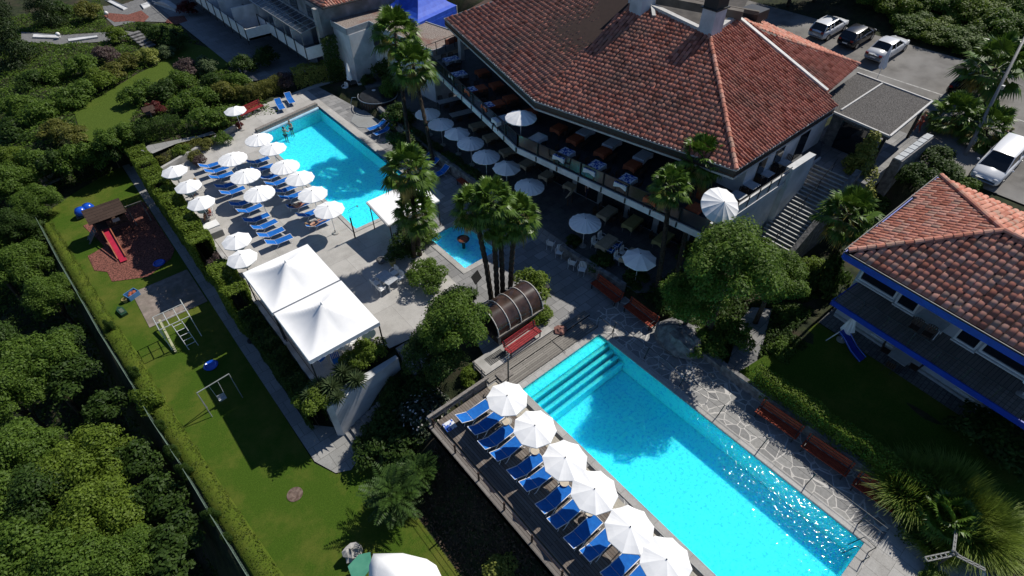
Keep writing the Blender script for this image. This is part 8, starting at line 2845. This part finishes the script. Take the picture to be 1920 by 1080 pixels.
def car(label, loc, rz, kind, L, Wd, paint):
 t = thing('parked_car' if kind != 'van' else 'parked_van', label, 'car' if kind != 'van' else 'van', loc, rz)
 hw, hl = Wd / 2, L / 2
 st = CARP[kind]
 mb = MB()
 NP = 11
 for u, w, zb, zs, zt in st:
  half = [(w * .88, zb), (w * .985, zb + .10), (w, (zb + zs) / 2), (w * .985, zs), (w * .90, zt - .015), (0, zt + .03)]
  ring = [(-y, z) for y, z in half[:5]] + [(0, half[5][1])] + [(y, z) for y, z in reversed(half[:5])]
  mb.v += [(u * hl, y * hw, z) for y, z in ring]
 for i in range(len(st) - 1):
  for k in range(NP - 1):
   mb.f.append((i * NP + k, i * NP + k + 1, (i + 1) * NP + k + 1, (i + 1) * NP + k))
  mb.f.append((i * NP + NP - 1, i * NP, (i + 1) * NP, (i + 1) * NP + NP - 1))
 mb.f.append(tuple(range(NP)))
 mb.f.append(tuple(reversed(range((len(st) - 1) * NP, len(st) * NP))))
 body = obj('body', mb, paint, t, smooth=True)
 b0, b1, r0, r1, H = GRN[kind]
 zb_ = st[4][4] - 0.03
 g = MB()
 def sec(u0, u1, w0, w1):
  return [(u0 * hl, -w0 * hw, zb_), (u0 * hl, w0 * hw, zb_), (u1 * hl, w1 * hw, H - .05), (u1 * hl, -w1 * hw, H - .05)]
 A = sec(b0, r0, .84, .70)
 C = sec(b1, r1, .84, .70)
 mid0 = [((b0 + b1) / 2 * hl, -.90 * hw, zb_), ((b0 + b1) / 2 * hl, .90 * hw, zb_), ((r0 + r1) / 2 * hl, .74 * hw, H - .035), ((r0 + r1) / 2 * hl, -.74 * hw, H - .035)]
 for s in (A, mid0, C):
  g.v += s
 for i in range(2):
  for k in range(4):
   g.f.append((i * 4 + k, i * 4 + (k + 1) % 4, (i + 1) * 4 + (k + 1) % 4, (i + 1) * 4 + k))
 g.f += [(3, 2, 1, 0), (8, 9, 10, 11)]
 obj('windows', g, GLASSC, t)
 r = MB()
 n = 6
 for k in range(n + 1):
  u = r0 - .02 + (r1 - r0 + .04) * k / n
  wy = (.73 + .04 * math.sin(PI * k / n)) * hw
  zc = H - .055 + .03 * math.sin(PI * k / n)
  r.v += [(u * hl, -wy, zc), (u * hl, -wy * .8, zc + .045), (u * hl, 0, zc + .06), (u * hl, wy * .8, zc + .045), (u * hl, wy, zc)]
 for k in range(n):
  for c in range(4):
   r.f.append((k * 5 + c, k * 5 + 5 + c, k * 5 + 6 + c, k * 5 + 1 + c))
 rf = obj('roof', r, paint, t, smooth=True)
 p = MB()
 for s in (-1, 1):
  p.bar((b0 * hl, s * .845 * hw, zb_), (r0 * hl, s * .705 * hw, H - .045), .07)
  p.bar((b1 * hl, s * .845 * hw, zb_), (r1 * hl, s * .705 * hw, H - .045), .06)
  um = (b0 + b1) / 2 - .05
  p.bar((um * hl, s * .905 * hw, zb_), (um * hl, s * .745 * hw, H - .045), .06)
  if kind != 'sedan':
   p.bar(((b0 * .72 + .28 * b1) * hl, s * .89 * hw, zb_), ((b0 * .72 + .28 * b1) * hl, s * .73 * hw, H - .045), .09)
 obj('pillars', p, paint, t)
 for sx in (-.62, .63):
  for sy in (-1, 1):
   w = MB()
   w.tube([(0, -.10, 0), (0, .10, 0)], .31, 20)
   wo = obj('wheel', w, M['black'], t, loc=(sx * hl, sy * (hw - .10), .31))
   rm = MB()
   rm.tube([(0, .0, 0), (0, .108 * sy, 0)], .20, 14)
   obj('rim', rm, M['steel'], wo)
 for s in (-1, 1):
  h = MB().blob((.945 * hl, s * .66 * hw, .66 if kind != 'van' else .74), (.14, .17, .08), 2, amp=0)
  obj('headlight', h, plain('headlight_glass', (0.5, 0.52, 0.55), 0.1, spec=0.7), t, smooth=True)
  q = MB().box((-.985 * hl, s * .68 * hw, .82 if kind == 'sedan' else .88), (.09, .26, .16))
  obj('tail_light', q, plain('tail_light_red', (0.25, 0.01, 0.01), 0.2), t)
  m_ = MB().blob(((b1 - .14) * hl, s * (hw + .09), zb_ + .06), (.06, .10, .07), 1, amp=0)
  obj('mirror', m_, paint, t)
 obj('number_plate', MB().box((-1.002 * hl, 0, .60), (.02, .48, .11)), M['white'], t)
 obj('grille', MB().box((.985 * hl, 0, .50), (.05, Wd * .5, .16)), M['black'], t)
 hd = MB()
 for s in (-1, 1):
  hd.box((-.05 * hl, s * hw * .995, .78), (.16, .03, .03))
  hd.box((-.42 * hl, s * hw * .99, .78), (.16, .03, .03))
 obj('door_handle', hd, M['dark'], t)
 return t
def paint_mat(name, c):
 m, nt, b, N, L = _nt(name)
 b.inputs['Base Color'].default_value = (*c, 1)
 b.inputs['Roughness'].default_value = 0.28
 b.inputs['Coat Weight'].default_value = 0.6
 b.inputs['Coat Roughness'].default_value = 0.06
 return m
CWH, CBK = paint_mat('white_car_paint', (0.72, 0.73, 0.74)), paint_mat('black_car_paint', (0.012, 0.012, 0.014))
CSI = paint_mat('silver_white_paint', (0.62, 0.63, 0.64))
for lab, px, py, kd, L, wd_c, pm in (('white hatchback with dark glass roof, leftmost of the parked cars', 1556, 48, 'hatch', 4.1, 1.75, CWH), ('black hatchback parked between the two white cars', 1609, 64, 'hatch', 3.8, 1.68, CBK), ('white sedan parked by the green bushes, right of the black car', 1666, 87, 'sedan', 4.5, 1.78, CSI), ('dark car half hidden under the car park palms', 1822, 152, 'hatch', 4.1, 1.75, CBK)):
 q = PL(px, py, 0.7)
 cobj = car(lab, (q.x, q.y, lot(q.x) + 0.004), R(-4), kd, L, wd_c, pm)
 cobj.rotation_euler.y = -math.atan(LOT_S)
 if kd == 'hatch' and pm is CWH:
  obj('glass_roof', MB().box((-.25, 0, 1.497), (0.9, 1.05, 0.012)), GLASSC, cobj)
q = PL(1878, 298, 0.9)
van = car('white people carrier facing the annex at the right picture edge', (q.x, q.y, lot(q.x) + 0.004), R(180), 'van', 4.7, 1.9, CWH)
van.rotation_euler.y = math.atan(LOT_S)
# --- people
def skin_mesh(name, J, E, root, levels=1):
 """one continuous surface grown over joints J {name: (x,y,z,r)} and edges E"""
 names = list(J)
 ix = {n: i for i, n in enumerate(names)}
 me = bpy.data.meshes.new(name)
 me.from_pydata([J[n][:3] for n in names], [(ix[a], ix[b]) for a, b in E], [])
 me.update()
 ob = bpy.data.objects.new(name + '_tmp', me)
 COL.objects.link(ob)
 md = ob.modifiers.new('skin', 'SKIN')
 md.use_smooth_shade = True
 md.branch_smoothing = 0.3
 for i, n in enumerate(names):
  v = me.skin_vertices[0].data[i]
  r = J[n][3]
  v.radius = (r, r) if not isinstance(r, tuple) else r
  v.use_root = (n == root)
 sb = ob.modifiers.new('sub', 'SUBSURF')
 sb.levels = sb.render_levels = levels
 dg = bpy.context.evaluated_depsgraph_get()
 out = bpy.data.meshes.new_from_object(ob.evaluated_get(dg))
 out.name = name
 bpy.data.objects.remove(ob)
 bpy.data.meshes.remove(me)
 return out
def skeleton(pose):
 """joints of a 1.7 m adult; pose gives replacement joint positions"""
 J = {'pelvis': (0, 0, .92, .125), 'belly': (0, 0, 1.08, .115), 'chest': (0, 0, 1.27, .135), 'neck': (0, 0, 1.44, .055), 'chin': (0, .01, 1.52, .075), 'head': (0, .015, 1.60, .092), 'crown': (0, 0, 1.67, .06)}
 for s, n in ((-1, 'l'), (1, 'r')):
  J.update({'hip' + n: (s * .10, 0, .86, .09), 'knee' + n: (s * .11, .015, .48, .055), 'ankle' + n: (s * .11, -.01, .09, .036), 'toe' + n: (s * .12, .15, .03, .03),
                  'sho' + n: (s * .18, 0, 1.38, .055), 'elb' + n: (s * .25, -.02, 1.10, .04), 'wri' + n: (s * .27, .05, .87, .026), 'palm' + n: (s * .27, .07, .80, .03)})
 J.update({k: (*v, J[k][3]) for k, v in pose.items() if k in J})
 E = [('pelvis', 'belly'), ('belly', 'chest'), ('chest', 'neck'), ('neck', 'chin'), ('chin', 'head'), ('head', 'crown')]
 for n in 'lr':
  E += [('pelvis', 'hip' + n), ('hip' + n, 'knee' + n), ('knee' + n, 'ankle' + n), ('ankle' + n, 'toe' + n), ('chest', 'sho' + n), ('sho' + n, 'elb' + n), ('elb' + n, 'wri' + n), ('wri' + n, 'palm' + n)]
  p, w = Vector(J['palm' + n][:3]), Vector(J['wri' + n][:3])
  d = (p - w).normalized()
  sd = d.cross(Vector((1, 0.2, 0.1))).normalized()
  for k, (off, ln) in enumerate(((-.03, .075), (-.01, .09), (.01, .085), (.03, .065))):
   b = p + sd * off + d * .045
   J['f%d%s' % (k, n)] = (*b, .011)
   J['g%d%s' % (k, n)] = (*(b + d * ln * .6 + Vector((0, .012, -.006))), .008)
   E += [('palm' + n, 'f%d%s' % (k, n)), ('f%d%s' % (k, n), 'g%d%s' % (k, n))]
  tb = p - d * .02 + sd * -.05
  J['th' + n] = (*tb, .012)
  J['ti' + n] = (*(tb + d * .045 - sd * .02), .009)
  E += [('palm' + n, 'th' + n), ('th' + n, 'ti' + n)]
 return J, E
POSES = {
 'stand': {},
 'walk': {'kneel': (-.11, .16, .50), 'anklel': (-.11, .10, .12), 'toel': (-.12, .26, .06), 'kneer': (.11, -.02, .48), 'ankler': (.11, -.22, .12), 'toer': (.12, -.08, .03), 'elbl': (-.25, -.12, 1.12), 'wril': (-.27, -.06, .90), 'palml': (-.27, -.04, .83), 'elbr': (.25, .06, 1.12), 'wrir': (.25, .22, .98), 'palmr': (.25, .27, .93)},
 'sit': {'pelvis': (0, 0, .52), 'belly': (0, -.03, .68), 'chest': (0, -.06, .87), 'neck': (0, -.05, 1.04), 'chin': (0, -.03, 1.12), 'head': (0, -.02, 1.20), 'crown': (0, -.03, 1.27), 'hipl': (-.10, .06, .50), 'hipr': (.10, .06, .50), 'kneel': (-.13, .46, .52), 'kneer': (.13, .46, .52), 'anklel': (-.13, .50, .09), 'ankler': (.13, .50, .09), 'toel': (-.14, .64, .03), 'toer': (.14, .64, .03), 'shol': (-.18, -.05, .98), 'shor': (.18, -.05, .98), 'elbl': (-.24, .03, .72), 'elbr': (.24, .03, .72), 'wril': (-.18, .26, .66), 'wrir': (.18, .26, .66), 'palml': (-.15, .33, .64), 'palmr': (.15, .33, .64)},
 'lie': {'pelvis': (0, 0, .10), 'belly': (0, -.17, .11), 'chest': (0, -.36, .17), 'neck': (0, -.52, .27), 'chin': (0, -.59, .33), 'head': (0, -.66, .38), 'crown': (0, -.72, .41), 'hipl': (-.10, .07, .10), 'hipr': (.10, .07, .10), 'kneel': (-.12, .44, .14), 'kneer': (.12, .44, .11), 'anklel': (-.11, .84, .06), 'ankler': (.12, .84, .06), 'toel': (-.12, .92, .17), 'toer': (.14, .92, .17), 'shol': (-.18, -.45, .20), 'shor': (.18, -.45, .20), 'elbl': (-.30, -.24, .12), 'elbr': (.30, -.24, .12), 'wril': (-.24, 0, .13), 'wrir': (.24, 0, .13), 'palml': (-.22, .07, .13), 'palmr': (.22, .07, .13)},
 'wade': {'elbl': (-.32, .14, 1.18), 'elbr': (.32, .14, 1.18), 'wril': (-.24, .36, 1.2), 'wrir': (.24, .36, 1.2), 'palml': (-.22, .43, 1.2), 'palmr': (.22, .43, 1.2)},
 'crouch': {'pelvis': (0, -.12, .62), 'belly': (0, -.02, .76), 'chest': (0, .12, .92), 'neck': (0, .24, 1.05), 'chin': (0, .30, 1.11), 'head': (0, .34, 1.18), 'crown': (0, .34, 1.25), 'hipl': (-.10, -.08, .60), 'hipr': (.10, -.08, .60), 'kneel': (-.14, .22, .46), 'kneer': (.14, .22, .46), 'anklel': (-.13, 0, .09), 'ankler': (.13, 0, .09), 'shol': (-.18, .16, 1.0), 'shor': (.18, .16, 1.0), 'elbl': (-.24, .28, .78), 'elbr': (.24, .28, .78), 'wril': (-.16, .48, .72), 'wrir': (.16, .48, .72), 'palml': (-.14, .55, .70), 'palmr': (.14, .55, .70)}}
def person(label, loc, rz, pose, shirt=None, pants=None, hair=None, sleeves=True, long_legs=False):
 J, E = skeleton(POSES[pose])
 t = thing('person', label, 'person', loc, rz)
 obj('body', skin_mesh('body', J, E, 'pelvis'), M['skin'], t, smooth=True)
 def garment(name, keys, edges, grow, m, root):
  g = {k: (*J[k][:3], J[k][3] * grow + .008) for k in keys}
  obj(name, skin_mesh(name, g, edges, root), m, t, smooth=True)
 def part(a, b, f):
  return tuple(Vector(J[a][:3]).lerp(Vector(J[b][:3]), f))
 if shirt:
  keys = ['pelvis', 'belly', 'chest', 'shol', 'shor']
  ed = [('pelvis', 'belly'), ('belly', 'chest'), ('chest', 'shol'), ('chest', 'shor')]
  for n in 'lr':
   if sleeves:
    J['sl' + n] = (*part('sho' + n, 'elb' + n, .6), .05)
    keys.append('sl' + n)
    ed.append(('sho' + n, 'sl' + n))
  garment('shirt', keys, ed, 1.06, shirt, 'pelvis')
 if pants:
  keys, ed = ['pelvis', 'hipl', 'hipr'], [('pelvis', 'hipl'), ('pelvis', 'hipr')]
  for n in 'lr':
   J['pa' + n] = (*(part('knee' + n, 'ankle' + n, .85) if long_legs else part('hip' + n, 'knee' + n, .45)), .05 if long_legs else .085)
   if long_legs:
    keys += ['knee' + n, 'pa' + n]
    ed += [('hip' + n, 'knee' + n), ('knee' + n, 'pa' + n)]
   else:
    keys.append('pa' + n)
    ed.append(('hip' + n, 'pa' + n))
  garment('trousers' if long_legs else 'shorts', keys, ed, 1.04, pants, 'pelvis')
 h = Vector(J['head'][:3])
 c = Vector(J['crown'][:3])
 up = (c - h).normalized()
 mb = MB()
 mb.blob(h + up * .035 - Vector((0, .022, 0)) * (1 if pose != 'lie' else 0), (.10, .105, .10), 4, n=12, m=8, amp=.05)
 obj('hair', mb, hair or M['hair'], t, smooth=True)
 fw = Vector((0, 1, 0)) if pose != 'lie' else Vector((0, .35, .93))
 fc = MB()
 e0 = h + fw * .088
 sx = Vector((1, 0, 0))
 for s in (-1, 1):
  fc.blob(e0 + sx * s * .034 - up * .0, (.012, .008, .009), 1, n=6, m=4, amp=0)
 obj('eyes', fc, M['black'], t)
 nz = MB().blob(h + fw * .098 - up * .03, (.014, .018, .022), 2, n=6, m=4, amp=0)
 nz.blob(h + fw * .086 - up * .062, (.024, .008, .008), 3, n=6, m=4, amp=0)
 for s in (-1, 1):
  nz.blob(h + sx * s * .095 - up * .015, (.012, .02, .032), 3, n=6, m=4, amp=0)
 obj('face', nz, M['skin'], t, smooth=True)
 return t
cl_red = plain('brick_red_cloth', (0.32, 0.055, 0.03), 0.85)
cl_white = plain('white_cotton', (0.62, 0.64, 0.66), 0.85)
cl_navy = plain('navy_cloth', (0.02, 0.025, 0.06), 0.85)
cl_grey = plain('stone_grey_cloth', (0.28, 0.25, 0.22), 0.85)
cl_pink = plain('coral_cloth', (0.5, 0.14, 0.11), 0.85)
fair = plain('fair_hair', (0.30, 0.20, 0.10), 0.6)
q = P(534, 250, -0.3)
person('dark-haired bather standing in the square pool, nearer the parasols', (q.x, q.y, -1.35), R(-60), 'wade', None, cl_navy)
q = P(543, 242, -0.3)
person('bather standing in the square pool facing the dark-haired one', (q.x + 0.25, q.y + 0.35, -1.35), R(120), 'wade', None, cl_navy, fair)
person('sunbather with dark hair lying on a lounger under the pool-edge parasol', (10.35, 37.4, 0.34), R(-90), 'lie', None, cl_pink)
person('sunbather lying on the last lounger of the pool row', (10.25, 34.5, 0.34), R(-90), 'lie', None, cl_navy, fair)
q = P(395, 403, 0.4)
person('bather in coral sitting beside the round hedge table', (q.x, q.y, 0.0), R(70), 'sit', cl_pink, cl_pink, fair, sleeves=False)
q2_ = CW.at('white armchair of the bather in coral', (q.x, q.y, 0), R(70) + PI)
q = P(372, 353, 0.4)
person('bather sitting between the second and third hedge parasols', (q.x, q.y, 0.0), R(100), 'sit', None, cl_navy, fair)
CW.at('white armchair of the bather between the hedge parasols', (q.x, q.y, 0), R(100) + PI)
q = P(1101, 372, RZ)
person('waiter in white shirt and dark trousers under the balcony edge', (q.x, q.y, RZ), R(160), 'stand', cl_white, cl_navy, None, True, True)
q = PL(1716, 248)
person('guest in brick red clothes beside the entrance wall', (q.x, q.y, q.z), R(-30), 'walk', cl_red, cl_red, fair, True, True)
q = PL(1870, 268)
person('crouching person in grey beside the white people carrier', (q.x, q.y, q.z), R(200), 'crouch', cl_grey, cl_grey, fair, True, True)
q = PL(1850, 286, 0.3)
t = thing('scooter', 'dark kick scooter standing beside the white people carrier', 'scooter', (q.x, q.y, lot(q.x)), R(200))
obj('deck', MB().bx(-0.35, 0.3, -0.07, 0.07, 0.10, 0.14), M['dark'], t)
obj('steering_column', MB().tube([(0.35, 0, 0.1), (0.25, 0, 0.85)], 0.02, 6), M['steel'], t)
obj('handlebar', MB().tube([(0.25, -0.2, 0.85), (0.25, 0.2, 0.85)], 0.018, 6), M['black'], t)
for x in (-0.4, 0.38):
 obj('wheel', MB().tube([(x, -0.02, 0.10), (x, 0.02, 0.10)], 0.10, 12), M['black'], t)
